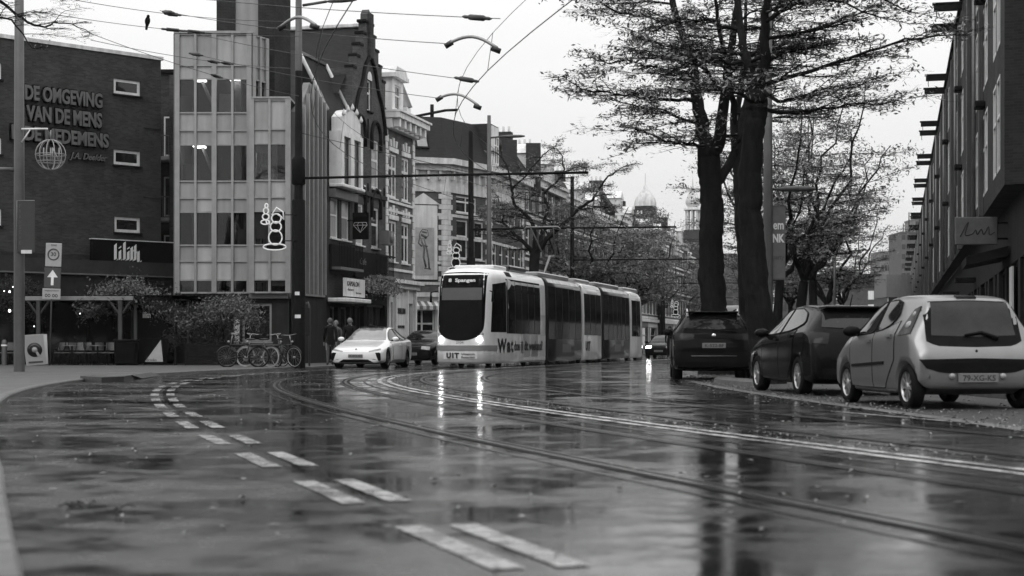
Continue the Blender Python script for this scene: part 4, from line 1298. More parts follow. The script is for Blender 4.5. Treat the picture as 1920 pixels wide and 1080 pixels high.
# ---------------------------------------------------------------- far end
CONC = mat('far_concrete', 0.13, 0.8, 0, 0.15, 0.3)
FARG = mat('far_glazing', 0.05, 0.2, 0, 0.3, 0.4)
def slab_block(name, label, px0, px1, ptop, Y, depth, nf, nb, m=CONC):
    a, b = at(px0, ptop, Y), at(px1, ptop, Y)
    t = thing(name, label, 'tower block', (a.x, Y, 0))
    w, h = b.x - a.x, a.z
    MB().box(0, w, 0, depth, 0, h).build('wall', m, t)
    fh = h / nf
    for i in range(nf):
        for j in range(nb):
            MB().box((j + 0.12) * w / nb, (j + 0.88) * w / nb, -0.12, -0.01, (i + 0.3) * fh, (i + 0.82) * fh).build('window_band', FARG, t)
    MB().box(-0.2, w + 0.2, -0.2, depth, h, h + 0.4).build('roof_edge', m, t)
    return t
t = slab_block('tower_block', 'grey tower block rising beyond the end of the apartment row', 1690, 1760, 437, 420, 14, 12, 8)
MB().tube([(3, 4, 29), (3, 4, 36)], 0.15, 5).build('antenna', DARKP, t)
MB().tube([(1.5, 4, 29), (1.5, 4, 33)], 0.12, 5).build('antenna', DARKP, t)
slab_block('tower_block', 'pale low tower block left of the grey tower', 1652, 1689, 474, 470, 14, 9, 6, mat('far_pale_concrete', 0.26, 0.8, 0, 0.15, 0.3))
slab_block('tower_block', 'slim dark tower block tucked against the apartment row roof', 1716, 1745, 412, 450, 12, 14, 5, GREYP)
lo = thing('low_pavilion', 'low dark flat roofed building at the end of the street', 'building', (at(1662, 0, 240).x, 240, 0))
MB().box(0, 9, 0, 8, 8.0, 11.4).build('wall', GREYP, lo)
MB().box(0.3, 9, 0.6, 8, 0, 7.99).build('glazing', FARG, lo)
for k in range(6):
    MB().box(0.3 + k * 1.5, 0.45 + k * 1.5, 0.4, 0.59, 0, 7.99).build('mullion', WHITE, lo)
for z in (4.0, 6.5):
    MB().box(0.2, 9, 0.35, 0.58, z, z + 0.2).build('transom', WHITE, lo)
# turret with dome and the onion lantern
def turret(px, pyd, Y, label, lantern):
    c = at(px, pyd, Y)
    t = thing('turret_house', label, 'tower', (c.x, c.y, 0), R(76.5))
    if lantern:
        MB().box(-3.4, 3.4, -3.4, 3.4, 0, c.z - 4.6).build('wall', BRICK_D, t)
        MB().lathe([(4.9, c.z - 4.6), (1.6, c.z - 2.9), (0, c.z - 2.9)], 4, M=Matrix.Rotation(pi / 4, 4, 'Z'), smooth=False).build('roof', SLATE, t)
        for k in range(8):
            a = k * pi / 4
            MB().box(-0.16, 0.16, -0.16, 0.16, c.z - 2.9, c.z + 0.3).build('column', STONE, t, (1.05 * cos(a), 1.05 * sin(a), 0))
        MB().lathe([(1.5, c.z + 0.3), (1.5, c.z + 0.7), (0, c.z + 0.7)], 8).build('lantern_cornice', STONE, t)
        MB().lathe([(0.75, c.z + 0.7), (1.15, c.z + 1.3), (1.2, c.z + 1.9), (0.9, c.z + 2.7), (0.4, c.z + 3.5), (0.12, c.z + 4.4), (0.04, c.z + 5.6), (0, c.z + 6.2)], 14).build('onion_dome', STONE, t)
    else:
        MB().box(-1.1, 1.1, -1.1, 1.1, 0, c.z - 0.2).build('wall', BRICK_D, t)
        MB().lathe([(1.2, c.z - 0.2), (1.2, c.z + 0.2), (1.05, c.z + 0.7), (0.75, c.z + 1.15), (0.25, c.z + 1.7), (0.2, c.z + 2.0), (0.05, c.z + 2.2), (0.03, c.z + 3.4)], 14).build('dome', STONE, t)
turret(1210, 384, 172, 'round domed turret over the far terraced houses', False)
turret(1299, 398, 262, 'pale lantern tower with onion dome beyond the terraced houses', True)
for i, (px0, px1, Y, h, d) in enumerate(((1290, 1392, 300, 15, 'left half'), (1394, 1520, 312, 13.5, 'middle part'), (1522, 1662, 330, 12.5, 'right part'))):
    a, b = at(px0, 0, Y), at(px1, 0, Y)
    t = thing('distant_house', 'distant brick house closing the street behind the trees, %s of the row' % d, 'house', (a.x, Y, 0))
    w = b.x - a.x
    MB().box(0, w, 0, 9, 0, h).build('wall', BRICK_M, t)
    MB().prism([(0, h + 0.01), (w, h + 0.01), (w - 1, h + 3), (1, h + 3)], 0.1, 8, 'y').build('roof', TILE, t, fix=True)
    for k in range(int(w / 2.2)):
        for z in (1, 4.2, 7.4, 10.2):
            MB().box(0.6 + k * 2.2, 1.8 + k * 2.2, -0.08, -0.01, z, z + 1.8).build('window', FARG if (k + int(z)) % 3 else WHITE, t)
# ---------------------------------------------------------------- panels laid on a curved body
def bvh_of(mb):
    return BVHTree.FromPolygons([Vector(v) for v in mb.v], mb.f, epsilon=0.0)
VIEW = {'L': (lambda u, w: (Vector((u, 9, w)), Vector((0, -1, 0)))), 'R': (lambda u, w: (Vector((u, -9, w)), Vector((0, 1, 0)))),
        'F': (lambda u, w: (Vector((30, u, w)), Vector((-1, 0, 0)))), 'B': (lambda u, w: (Vector((-30, u, w)), Vector((1, 0, 0)))),
        'T': (lambda u, w: (Vector((u, w, 9)), Vector((0, 0, -1))))}
def lay(bvh, view, u, w, off):
    o, d = VIEW[view](u, w)
    hit, nrm, _, _ = bvh.ray_cast(o, d)
    if hit is None:
        c = Vector(((u, 0, w) if view in 'LR' else (0, u, w)) if view != 'T' else (u, w, 1.2))
        if view == 'L': c.y = 0.9
        if view == 'R': c.y = -0.9
        if view == 'F': c.x = 2.2
        if view == 'B': c.x = -2.2
        hit, nrm, _, _ = bvh.find_nearest(c)
    if nrm.dot(d) > 0: nrm = -nrm
    return hit + nrm * off, nrm
def panel(bvh, view, top, bot, n=10, rows=6, off=0.005, mb=None, m=0, smooth=True):
    """patch between two polylines of a side, front or top view, laid on the body and closed with a rim"""
    mb = mb or MB()
    T, B = resample(top, n), resample(bot, n)
    G, Nn = [], []
    for i in range(rows + 1):
        t = i / rows
        r_ = [lay(bvh, view, a[0] + (b[0] - a[0]) * t, a[1] + (b[1] - a[1]) * t, off) for a, b in zip(T, B)]
        G.append([q[0] for q in r_]); Nn.append([q[1] for q in r_])
    flip = view in ('L', 'F') 
    mb.grid([r[::-1] for r in G] if flip else G, m, smooth)
    rim = [(0, j) for j in range(n)] + [(i, n - 1) for i in range(1, rows + 1)] + [(rows, j) for j in range(n - 2, -1, -1)] + [(i, 0) for i in range(rows - 1, 0, -1)]
    a = [G[i][j] for i, j in rim]; b = [G[i][j] - Nn[i][j] * (off + 0.012) for i, j in rim]
    mb.grid([a + a[:1], b + b[:1]], m, False)
    return mb

# ---------------------------------------------------------------- the tram
TRW = mat('tram_white', 0.78, 0.25, 0, 0.08, 2, coat=0.5, streak=0.12)
TRD = mat('tram_dark', 0.022, 0.3, 0, 0.2, 2, coat=0.4, streak=0.2)
TRG = mat('tram_grey', 0.25, 0.3, 0, 0.15, 2, coat=0.3)
TRGL = mat('tram_glass', 0.005, 0.07, 0, 0.6, 1.5, spec=0.05)
RUB = mat('rubber', 0.012, 0.7, 0, 0.3, 6)
HEADL = mat('headlamp_glow', 0.9, 0.3, emit=30)
LEDT = mat('led_glow', 0.3, 0.5, emit=0.3)
tram = thing('tram', 'white and dark articulated tram coming round the curve', 'tram', track(52, 0.7175))
TINV = Matrix.Translation(-Vector(track(52, 0.7175)))
TZ = [(.15, .96, -.12), (.22, 1, -.03), (.62, 1.0, 0), (.80, 1, .02), (1.25, 1, 0), (1.7, 1, -.05), (2.2, 1, -.12), (2.9, .985, -.25), (3.15, .975, -.33), (3.35, .94, -.46), (3.5, .86, -.70), (3.58, .72, -.95), (3.60, .5, -1.2)]
def tram_module(sa, sb, m, nose=0):
    a, b = Vector(track(sa, 0.7175)), Vector(track(sb, 0.7175))
    mid = (a + b) / 2
    L = (a - b).length
    d = (a - b).normalized()
    Mw = TINV @ Matrix.Translation(mid) @ Matrix.Rotation(math.atan2(d.y, d.x), 4, 'Z')
    xf, xr = L / 2, -L / 2
    plan = [(-3.0, 1.2), (-2.2, 1.19), (-1.5, 1.14), (-.95, 1.07), (-.5, 1.0), (-.2, .91), (-.07, .8), (-.015, .6), (0.01, .3), (0.02, 0)]
    mb = MB()
    rows = []
    for z, ws, ns in TZ:
        half = []
        if nose == 1:
            half = [(xr, 1.2 * ws)] + [(xf + x + ns * max(0, min(1, (x + 2.6) / 2.6)), y * ws) for x, y in plan]
            ring = half + [(x, -y) for x, y in half[-2::-1]]
        elif nose == -1:
            half = [(xf, 1.2 * ws)] + [(xr - x - ns * max(0, min(1, (x + 2.6) / 2.6)), y * ws) for x, y in plan]
            ring = [(x, -y) for x, y in half] + [(x, y) for x, y in half[-2::-1]]
        else:
            ring = [(xr, 1.2 * ws), (xr / 2, 1.2 * ws), (xf / 2, 1.2 * ws), (xf, 1.2 * ws), (xf, -1.2 * ws), (xf / 2, -1.2 * ws), (xr / 2, -1.2 * ws), (xr, -1.2 * ws)]
        rows.append([(x, y, z) for x, y in ring])
    mb.grid([r[::-1] for r in rows], 0, nose != 0, closed=True)
    n0 = len(mb.v)
    mb.add(rows[-1], [tuple(range(len(rows[-1])))], 0, False)
    if nose == 0:
        pass
    bv = bvh_of(mb)
    o = mb.build('tram_module', m, tram)
    me = o.data
    if nose == 0:
        for p in me.polygons: p.use_smooth = abs(p.normal.x) < 0.3
    o.matrix_local = Mw
    return o, bv, xf, xr
SB = [52.0, 60.25, 67.0, 71.25, 78.25, 83.4]
gap = 0.22
mods = []
# first module
o, bv, xf, xr = tram_module(SB[0], SB[1] - gap, TRW, 1)
m1 = o
def U(n=17):
    out = []
    for t in np.linspace(0, pi, n):
        out.append((-0.86 * cos(t), 1.74 - 0.78 * sin(t) ** 0.55))
    return out
top = [(-0.86, 3.38), (-0.6, 3.42), (0, 3.44), (0.6, 3.42), (0.86, 3.38)]
panel(bv, 'F', top, U(), 24, 20, 0.008).build('windscreen', TRGL, m1)
panel(bv, 'F', [(-0.62, 3.3), (0.62, 3.3)], [(-0.62, 2.95), (0.62, 2.95)], 8, 3, 0.013).build('destination_display', BLACKP, m1)
panel(bv, 'F', [(-0.74, 2.86), (0.74, 2.86)], [(-0.74, 2.42), (0.74, 2.42)], 10, 3, 0.013).build('sun_blind', mat('sun_blind', 0.05, 0.3), m1)
panel(bv, 'F', [(-1.08, .80), (1.08, .80)], [(-1.08, .63), (1.08, .63)], 20, 2, 0.03).build('bumper_band', TRG, m1)
panel(bv, 'F', [(-0.62, .56), (0.62, .56)], [(-0.62, .31), (0.62, .31)], 8, 2, 0.01).build('front_plate', TRW, m1)
def put_text(par, body, w, h, m, M, bold=0.03, extrude=0.004):
    o = fit_text('lettering', body, w, h, m, par, 0, 0, 0, extrude=extrude, bold=bold)
    o.matrix_local = M
    return o
FRONT = Matrix.Rotation(pi / 2, 4, 'Z')
fx = xf - 0.02
put_text(m1, '8  Spangen', 1.0, 0.17, LEDT, Matrix.Translation((xf - 0.22, -0.5, 3.03)) @ FRONT @ Matrix.Rotation(R(-12), 4, 'X'))
for ch, dy, ww in (('U', 0.0, 0.17), ('i', 0.21, 0.06), ('T', 0.30, 0.17)):
    put_text(m1, ch, ww, 0.2, INK, Matrix.Translation((xf + 0.03, -0.50 + dy, .34)) @ FRONT, 0.06)
put_text(m1, 'Uitagenda', 0.5, 0.075, INK, Matrix.Translation((xf + 0.03, 0.06, .45)) @ FRONT, 0.01)
put_text(m1, 'Rotterdam', 0.5, 0.075, INK, Matrix.Translation((xf + 0.03, 0.06, .34)) @ FRONT, 0.01)
put_text(m1, '2104', 0.28, 0.09, TRG, Matrix.Translation((xf + 0.04, -0.14, .86)) @ FRONT, 0.02)
for y in (-0.72, 0.72):
    p, nn = lay(bv, 'F', y, 1.0, 0.0)
    Mh = Matrix.Translation(p) @ Vector((1, 0, 0)).rotation_difference(nn).to_matrix().to_4x4() @ Matrix.Rotation(pi / 2, 4, 'Y')
    MB().lathe([(0.0, 0.05), (0.07, 0.045), (0.09, 0.02), (0.09, -0.02)], 16).build('headlight', HEADL, m1).matrix_local = Mh
    p, nn = lay(bv, 'F', y * 1.1, 1.2, 0.0)
    Mh = Matrix.Translation(p) @ Vector((1, 0, 0)).rotation_difference(nn).to_matrix().to_4x4() @ Matrix.Rotation(pi / 2, 4, 'Y')
    MB().lathe([(0.0, 0.03), (0.05, 0.025), (0.065, 0.0), (0.065, -0.02)], 14).build('indicator', TRG, m1).matrix_local = Mh
for sd in ('L', 'R'):
    panel(bv, sd, [(xf - .75, 3.0), (xf - 2.0, 3.12)], [(xf - .5, 1.28), (xf - 2.0, 1.28)], 10, 6, 0.008).build('cab_window', TRGL, m1)
    x0 = xf - 2.05
    panel(bv, sd, [(x0, 3.24), (xr + 0.9, 3.24)], [(x0, 1.24), (xr + 0.9, 1.24)], 8, 5, 0.009).build('side_window', TRGL, m1)
    for k in range(5):
        x = x0 - 0.1 - k * 1.0
        panel(bv, sd, [(x, 3.2), (x - 0.05, 3.2)], [(x, 1.26), (x - 0.05, 1.26)], 3, 3, 0.014).build('window_post', mat('tram_post', 0.035, 0.3), m1)
    panel(bv, sd, [(xr + 0.75, 3.2), (xr + 0.08, 3.2)], [(xr + 0.75, 2.0), (xr + 0.08, 2.0)], 4, 3, 0.012).build('end_panel', TRW, m1)
    for k, c in enumerate((0.35, 0.2, 0.5)):
        x = xr + 3.6 - k * 1.3
        panel(bv, sd, [(x, 1.2), (x - 1.0, 1.2)], [(x, 0.36), (x - 1.0, 0.36)], 4, 3, 0.004).build('advert_stripe', mat('tram_stripe_%d' % k, c, 0.3, 0, 0.1, coat=0.4), m1)
    panel(bv, sd, [(xf - 2.2, 3.5), (xf - 2.9, 3.5)], [(xf - 2.2, 3.34), (xf - 2.9, 3.34)], 4, 2, 0.01).build('side_display', BLACKP, m1)
SIDE = Matrix.Rotation(pi, 4, 'Z')
def side_text(par, bvh, body, x, z, w, h, bold):
    o = fit_text('lettering', body, w, h, INK, par, 0, 0, 0, extrude=0.0, bold=bold)
    for v in o.data.vertices:
        u, ww = x - v.co.x, z + v.co.z
        v.co = lay(bvh, 'L', u, ww, 0.012)[0]
    return o
for ch, dx, ww, hh in (('W', 0.0, 0.95, .52), ('a', 0.98, 0.48, .40), ('t', 1.50, 0.34, .50)):
    side_text(m1, bv, ch, xf - 1.05 - dx, .53, ww, hh, 0.045)
side_text(m1, bv, 'doe jij dit weekend?', xf - 3.0, .48, 4.5, 0.50, 0.03)
MB().tube([(xf - 0.45, 0.98, 2.75), (xf - 0.2, 1.15, 2.7), (xf - 0.2, 1.15, 2.35)], [0.02, 0.03, 0.05], 6).build('mirror', BLACKP, m1)
MB().tube([(xf - 0.45, -0.98, 2.75), (xf - 0.2, -1.15, 2.7), (xf - 0.2, -1.15, 2.35)], [0.02, 0.03, 0.05], 6).build('mirror', BLACKP, m1)
MB().tube([(xf + 0.02, -0.05, 1.15), (xf - 0.12, 0.35, 2.3)], 0.012, 5).build('wiper', RUB, m1)
# middle and end modules
def plain(sa, sb, m, light, nose=0):
    o, bv, xf, xr = tram_module(sa + gap, sb - gap, m, nose)
    lo_, hi_ = (1.26, 3.12) if light else (1.05, 3.2)
    e = xr + (2.1 if nose else 0.12)
    for sd in ('L', 'R'):
        panel(bv, sd, [(xf - 0.12, hi_), (e, hi_)], [(xf - 0.12, lo_), (e, lo_)], 8, 4, 0.008).build('side_window', TRGL, o)
        n = int((xf - e) / 1.05)
        for k in range(1, n):
            x = xf - 0.12 + (e - xf + 0.12) * k / n
            panel(bv, sd, [(x, hi_ - .03), (x - 0.06, hi_ - .03)], [(x, lo_ + .03), (x - 0.06, lo_ + .03)], 3, 3, 0.013).build('window_post', mat('tram_post', 0.035, 0.3), o)
        if not light:
            for x in (xf - 1.9, xf - 2.0 - 1.3):
                pass
            panel(bv, sd, [(xf - 2.6, .85), (xf - 4.2, .85)], [(xf - 2.6, .5), (xf - 4.2, .5)], 4, 3, 0.006).build('side_plate', mat('tram_side_plate', 0.12, 0.3), o)
        panel(bv, sd, [(xf - 0.3, 3.5), (e + 0.2, 3.5)], [(xf - 0.3, 3.36), (e + 0.2, 3.36)], 4, 2, 0.01).build('roof_strip', TRG if light else STONE, o)
    if light and not nose:
        for ch, dx, ww in (('U', 0.0, 0.36), ('i', 0.44, 0.13), ('T', 0.64, 0.36)):
            put_text(o, ch, ww, 0.44, INK, Matrix.Translation((xf - 0.35 - dx, 1.212, .55)) @ SIDE, 0.06)
    MB().box(xr + 0.4, xf - 0.4, -0.7, 0.7, 3.61, 3.82, bev=0.05).build('roof_box', TRG, o)
    return o
m2 = plain(SB[1], SB[2], TRD, False)
m3 = plain(SB[2], SB[3], TRW, True)
m4 = plain(SB[3], SB[4], TRD, False)
m5 = plain(SB[4], SB[5], TRW, True, -1)
for k, s_ in enumerate(SB[1:-1]):
    p, h = Vector(track(s_, 0.7175)), heading(s_)
    Mb = TINV @ Matrix.Translation(p) @ Matrix.Rotation(-h, 4, 'Z')
    MB().box(-1.06, 1.06, -0.24, 0.24, 0.3, 3.45, bev=0.03).build('bellows', RUB, tram).matrix_local = Mb
for s_ in (54.6, 58.3, 68.2, 70.2, 79.6, 82.0):
    p, h = Vector(track(s_, 0.7175)), heading(s_)
    Mb = TINV @ Matrix.Translation(p) @ Matrix.Rotation(-h, 4, 'Z')
    mb = MB()
    for sx in (-0.72, 0.72):
        mb.lathe([(0.0, -0.06), (0.31, -0.06), (0.31, 0.06), (0, 0.06)], 20, M=Matrix.Translation((sx, 0, 0.31)) @ Matrix.Rotation(pi / 2, 4, 'Y'))
    mb.tube([(-0.8, 0, 0.31), (0.8, 0, 0.31)], 0.07, 8)
    mb.box(-0.95, 0.95, -0.5, 0.5, 0.2, 0.42)
    mb.build('wheelset', RUB, tram).matrix_local = Mb
# roof gear
mb = MB(); mb.box(xf * 0 + 0.4, 2.2, -0.75, 0.75, 3.605, 3.75, bev=0.03)
r1 = mb.build('roof_board', TRW, m1)
MB().box(-2.4, 0.1, -0.8, 0.8, 3.605, 3.85, bev=0.06).build('roof_box', TRD, m1)
mb = MB()
mb.tube([(0.6, 0, 3.85), (-0.5, 0, 4.7)], 0.06, 6); mb.tube([(-0.5, -0.3, 4.7), (-0.5, 0.3, 4.7)], 0.035, 6)
mb.tube([(-0.5, -0.25, 4.7), (0.9, -0.5, 5.85)], 0.03, 6); mb.tube([(-0.5, 0.25, 4.7), (0.9, 0.5, 5.85)], 0.03, 6)
mb.tube([(0.9, -0.85, 5.75), (0.9, -0.7, 5.9), (0.9, 0.7, 5.9), (0.9, 0.85, 5.75)], 0.035, 6)
mb.build('pantograph', ZINC, m2, (-1.6, 0, 0))
# ---------------------------------------------------------------- cars
CGL = mat('car_glass', 0.010, 0.03, 0, 0.4, 2, spec=0.32)
CGL3 = mat('sky_sheen_windscreen', 0.16, 0.05, 0, 0.3, 2, spec=1.0)  # base lightened to stand in for sky reflected in the white car's windscreen
CGL2 = mat('car_rear_glass', 0.03, 0.06, 0, 0.5, 2, spec=0.25)
TRIM = mat('black_trim', 0.008, 0.5, 0, 0.3, 6, spec=0.05)
TYRE = mat('tyre', 0.011, 0.75, 0, 0.4, 8, bump=0.2)
RIM = mat('alloy_rim', 0.42, 0.3, 0.7, 0.15, 5)
RIMD = mat('dark_rim', 0.06, 0.35, 0.6, 0.3, 5)
LAMP = mat('lamp_lens', 0.22, 0.12, 0, 0.3, 9, coat=0.6)
TAIL = mat('tail_lens', 0.015, 0.15, 0, 0.3, 9, spec=0.15)
PLATE = mat('plate', 0.16, 0.4, 0, 0.1)
CHROME = mat('chrome', 0.6, 0.12, 1.0, 0.1)
SILVER = mat('silver_paint', 0.21, 0.30, 0.6, 0.08, 3, coat=0.25)
BLACKC = mat('black_paint', 0.006, 0.14, 0, 0.3, 3, coat=0.0, spec=0.10)
GREYC = mat('dark_grey_paint', 0.006, 0.12, 0, 0.25, 3, coat=0.0, spec=0.08)
WHITEC = mat('white_car_paint', 0.72, 0.25, 0, 0.05, 3, coat=0.8)
VANC = mat('van_paint', 0.35, 0.35, 0, 0.1, 3, coat=0.4)

def body_shell(keys):
    st = catmull(keys, 4)
    mb = MB()
    rings = []
    for x, zb, w, zl, zt, wr in st:
        zt = max(zt, zl + 0.01)
        h = zt - zl
        k = min(1.0, h / 0.35)
        half = [(0.0, zb), (0.55 * w, zb), (0.86 * w, zb + 0.012), (0.965 * w, zb + 0.075), (0.995 * w, zb + 0.3 * (zl - zb)), (w, zb + 0.62 * (zl - zb)), (0.992 * w, zl - 0.09 * (zl - zb)), (0.965 * w, zl),
                (0.965 * w + (wr - 0.965 * w) * (0.42 + 0.1 * (1 - k)), zl + (0.38 + 0.2 * (1 - k)) * h), (wr + 0.02 * k, zl + 0.82 * h), (wr * 0.93, zl + 0.95 * h), (wr * 0.62, zt - 0.006 * k), (0.0, zt)]
        sm = catmull(half, 2)
        ring = [(x, y, z) for y, z in sm] + [(x, -y, z) for y, z in sm[-2:0:-1]]
        rings.append(ring)
    mb.grid(rings, 0, True, closed=True)
    n = len(rings[0])
    mb.f.append(tuple(range(n))); mb.m.append(0); mb.s.append(True)
    b = (len(rings) - 1) * n
    mb.f.append(tuple(b + i for i in range(n))[::-1]); mb.m.append(0); mb.s.append(True)
    return mb

_wheels = {}
def wheel_mesh(r, w, style):
    if (r, w, style) in _wheels: return _wheels[r, w, style]
    t = MB()
    ri = r * 0.66
    t.lathe([(ri, -w / 2 + 0.015), (ri + 0.02, -w / 2), (r * 0.9, -w / 2), (r * 0.975, -w / 2 + 0.02), (r, -w / 2 + 0.045), (r, w / 2 - 0.045), (r * 0.975, w / 2 - 0.02), (r * 0.9, w / 2), (ri + 0.02, w / 2), (ri, w / 2 - 0.015)], 40)
    tm = t.mesh('tyre', TYRE)
    rm = MB()
    rm.lathe([(ri, -w / 2 + 0.02), (ri * 0.97, -w / 2 + 0.05), (ri * 0.95, 0.0), (ri * 0.95, w / 2 - 0.07), (ri * 0.92, w / 2 - 0.03), (ri, w / 2 - 0.012)], 32)
    rm.lathe([(0, w / 2 - 0.10), (ri * 0.95, w / 2 - 0.10)], 24, 1)
    nsp = {'multi': 9, 'five': 5, 'turbine': 10}[style]
    for k in range(nsp):
        a = 2 * pi * k / nsp
        M = Matrix.Rotation(a, 4, 'Z')
        if style == 'five':
            for s_ in (-1, 1):
                rm.prism([(0.03, s_ * 0.018 - 0.012), (ri * 0.94, s_ * 0.055 - 0.014), (ri * 0.94, s_ * 0.055 + 0.014), (0.03, s_ * 0.018 + 0.012)], w / 2 - 0.06, w / 2 - 0.022, 'z', 0, M)
        else:
            rm.prism([(0.03, -0.016), (ri * 0.94, -0.011), (ri * 0.94, 0.011), (0.03, 0.016)], w / 2 - 0.065, w / 2 - 0.025, 'z', 0, M)
    rm.lathe([(0, w / 2 - 0.018), (0.05, w / 2 - 0.02), (0.065, w / 2 - 0.045), (0.065, w / 2 - 0.09)], 14)
    _wheels[r, w, style] = (tm, rm)
    return tm, rm

def carved(mb, axles, rw, W):
    """body with wheel arches cut out"""
    body = mb.mesh('tmp', [TRIM, TRIM])
    bm = bmesh.new(); bm.from_mesh(body); bmesh.ops.recalc_face_normals(bm, faces=bm.faces); bm.to_mesh(body); bm.free()
    bo = link('tmp_body', body)
    c = MB()
    for ax in axles:
        for sd in (-1, 1):
            c.lathe([(0, 0), (rw, 0), (rw, 0.9), (0, 0.9)][0:4], 40, 1, Matrix.Translation((ax, sd * (W / 2 - 0.24), rw - 0.045)) @ Matrix.Rotation(-sd * pi / 2, 4, 'X'), True)
    cm = c.mesh('tmp_cut', [TRIM, TRIM])
    bm = bmesh.new(); bm.from_mesh(cm); bmesh.ops.remove_doubles(bm, verts=bm.verts, dist=1e-5); bmesh.ops.recalc_face_normals(bm, faces=bm.faces); bm.to_mesh(cm); bm.free()
    co = link('tmp_cut', cm)
    md = bo.modifiers.new('cut', 'BOOLEAN'); md.operation = 'DIFFERENCE'; md.solver = 'EXACT'; md.object = co
    bpy.context.view_layer.update()
    dg = bpy.context.evaluated_depsgraph_get()
    me = bpy.data.meshes.new_from_object(bo.evaluated_get(dg))
    bpy.data.objects.remove(bo, do_unlink=True); bpy.data.objects.remove(co, do_unlink=True)
    return me

def mirror_pts(p): return [(-a, b) for a, b in p]
def build_car(name, label, loc, head, keys, axles, rw, tw, W, paint, rim=RIM, style='multi', glass=CGL, rear_glass=None, side=(), doors=(), wind=None, rear=None, patches=(), mirror=None, handles=(), plate_f=None, plate_b=None, extra=None, cat='car', wind_glass=None):
    """head: heading in degrees from +Y clockwise"""
    t = thing(name, label, cat, (loc[0], loc[1], 0.0), pi / 2 - R(head))
    mb = body_shell(keys)
    bv = bvh_of(mb)
    me = carved(mb, axles, rw + 0.045, W)
    me.materials.clear(); me.materials.append(paint); me.materials.append(TRIM)
    body = link('body', me, t)
    for sd in ('L', 'R'):
        for i, (tp, bt) in enumerate(doors):
            d = panel(bv, sd, tp, bt, 12, 10, 0.006).build('door', paint, t)
            loop = resample(tp, 12) + resample([tp[-1], bt[-1]], 10)[1:] + resample(bt[::-1], 12)[1:] + resample([bt[0], tp[0]], 10)[1:]
            MB().tube([lay(bv, sd, a, b, 0.003)[0] for a, b in loop], 0.0065, 5, cap=False).build('shut_line', BLACK, d)
            if i < len(handles):
                hx, hz = handles[i]
                panel(bv, sd, [(hx + 0.09, hz + 0.02), (hx - 0.09, hz + 0.02)], [(hx + 0.09, hz - 0.015), (hx - 0.09, hz - 0.015)], 5, 2, 0.035).build('handle', paint, d)
        for tp, bt in side:
            loop = resample(tp, 12) + resample([tp[-1], bt[-1]], 6)[1:] + resample(bt[::-1], 12)[1:] + resample([bt[0], tp[0]], 6)[1:]
            MB().tube([lay(bv, sd, a, b, 0.008)[0] for a, b in loop], 0.011, 5, cap=False).build('window_seal', TRIM, t)
            panel(bv, sd, [(a, b) for a, b in tp], bt, 14, 8, 0.010).build('side_window', glass, t)
    if wind: panel(bv, 'F', *wind, 14, 8, 0.008).build('windscreen', wind_glass or glass, t)
    if rear: panel(bv, 'B', *rear, 14, 8, 0.010).build('rear_window', rear_glass or glass, t)
    for nm, vw, tp, bt, off, m in patches:
        if vw == 'LR':
            for v2 in 'LR': panel(bv, v2, tp, bt, 10, 5, off).build(nm, m, t)
        elif vw in ('FF', 'BB'):
            panel(bv, vw[0], tp, bt, 10, 5, off).build(nm, m, t)
            panel(bv, vw[0], mirror_pts(tp), mirror_pts(bt), 10, 5, off).build(nm, m, t)
        else:
            panel(bv, vw, tp, bt, 16, 5, off).build(nm, m, t)
    for ax in axles:
        for sd in (-1, 1):
            tm, rm = wheel_mesh(rw, tw, style)
            Mx = Matrix.Translation((ax, sd * (W / 2 - tw / 2 - 0.02), rw)) @ Matrix.Rotation(-sd * pi / 2, 4, 'X') @ Matrix.Rotation(random.uniform(0, 1), 4, 'Z')
            o = link('wheel', tm, t); o.matrix_local = Mx
            if ('rim', rim.name, rw, style) not in _wheels: _wheels['rim', rim.name, rw, style] = rm.mesh('rim', [rim, TRIM])
            link('rim', _wheels['rim', rim.name, rw, style], o)
    if mirror:
        mx, my, mz = mirror[:3]
        mp_ = mirror[3] if len(mirror) > 3 else paint
        for sd in (-1, 1):
            m_ = MB()
            M = Matrix.Translation((mx, sd * my, mz)) @ Matrix.Diagonal((0.085, 0.125, 0.078, 1))
            prof = [(sin(a), -cos(a)) for a in np.linspace(0, pi, 9)]
            m_.lathe(prof, 14, 0, M)
            o = m_.build('mirror', mp_, t)
            MB().tube([(mx - 0.02, sd * (my - 0.3), mz - 0.09), (mx, sd * (my - 0.05), mz - 0.04)], 0.025, 6).build('mirror_stalk', TRIM, o)
    for pl, bx in ((plate_f, 1), (plate_b, -1)):
        if pl:
            tx, z = pl
            p, _ = lay(bv, 'F' if bx > 0 else 'B', 0, z, 0.0)
            o = MB().box(-0.26, 0.26, -0.015, 0.01, -0.057, 0.057, bev=0.005).build('number_plate', PLATE, t)
            o.matrix_local = Matrix.Translation((p.x + 0.02 * bx, 0, z)) @ Matrix.Rotation(pi / 2 * bx, 4, 'Z')
            fit_text('plate_lettering', tx, 0.42, 0.07, INK, o, -0.2, -0.0165, -0.035, extrude=0.0008, bold=0.01)
    if extra: extra(t, bv, paint)
    return t

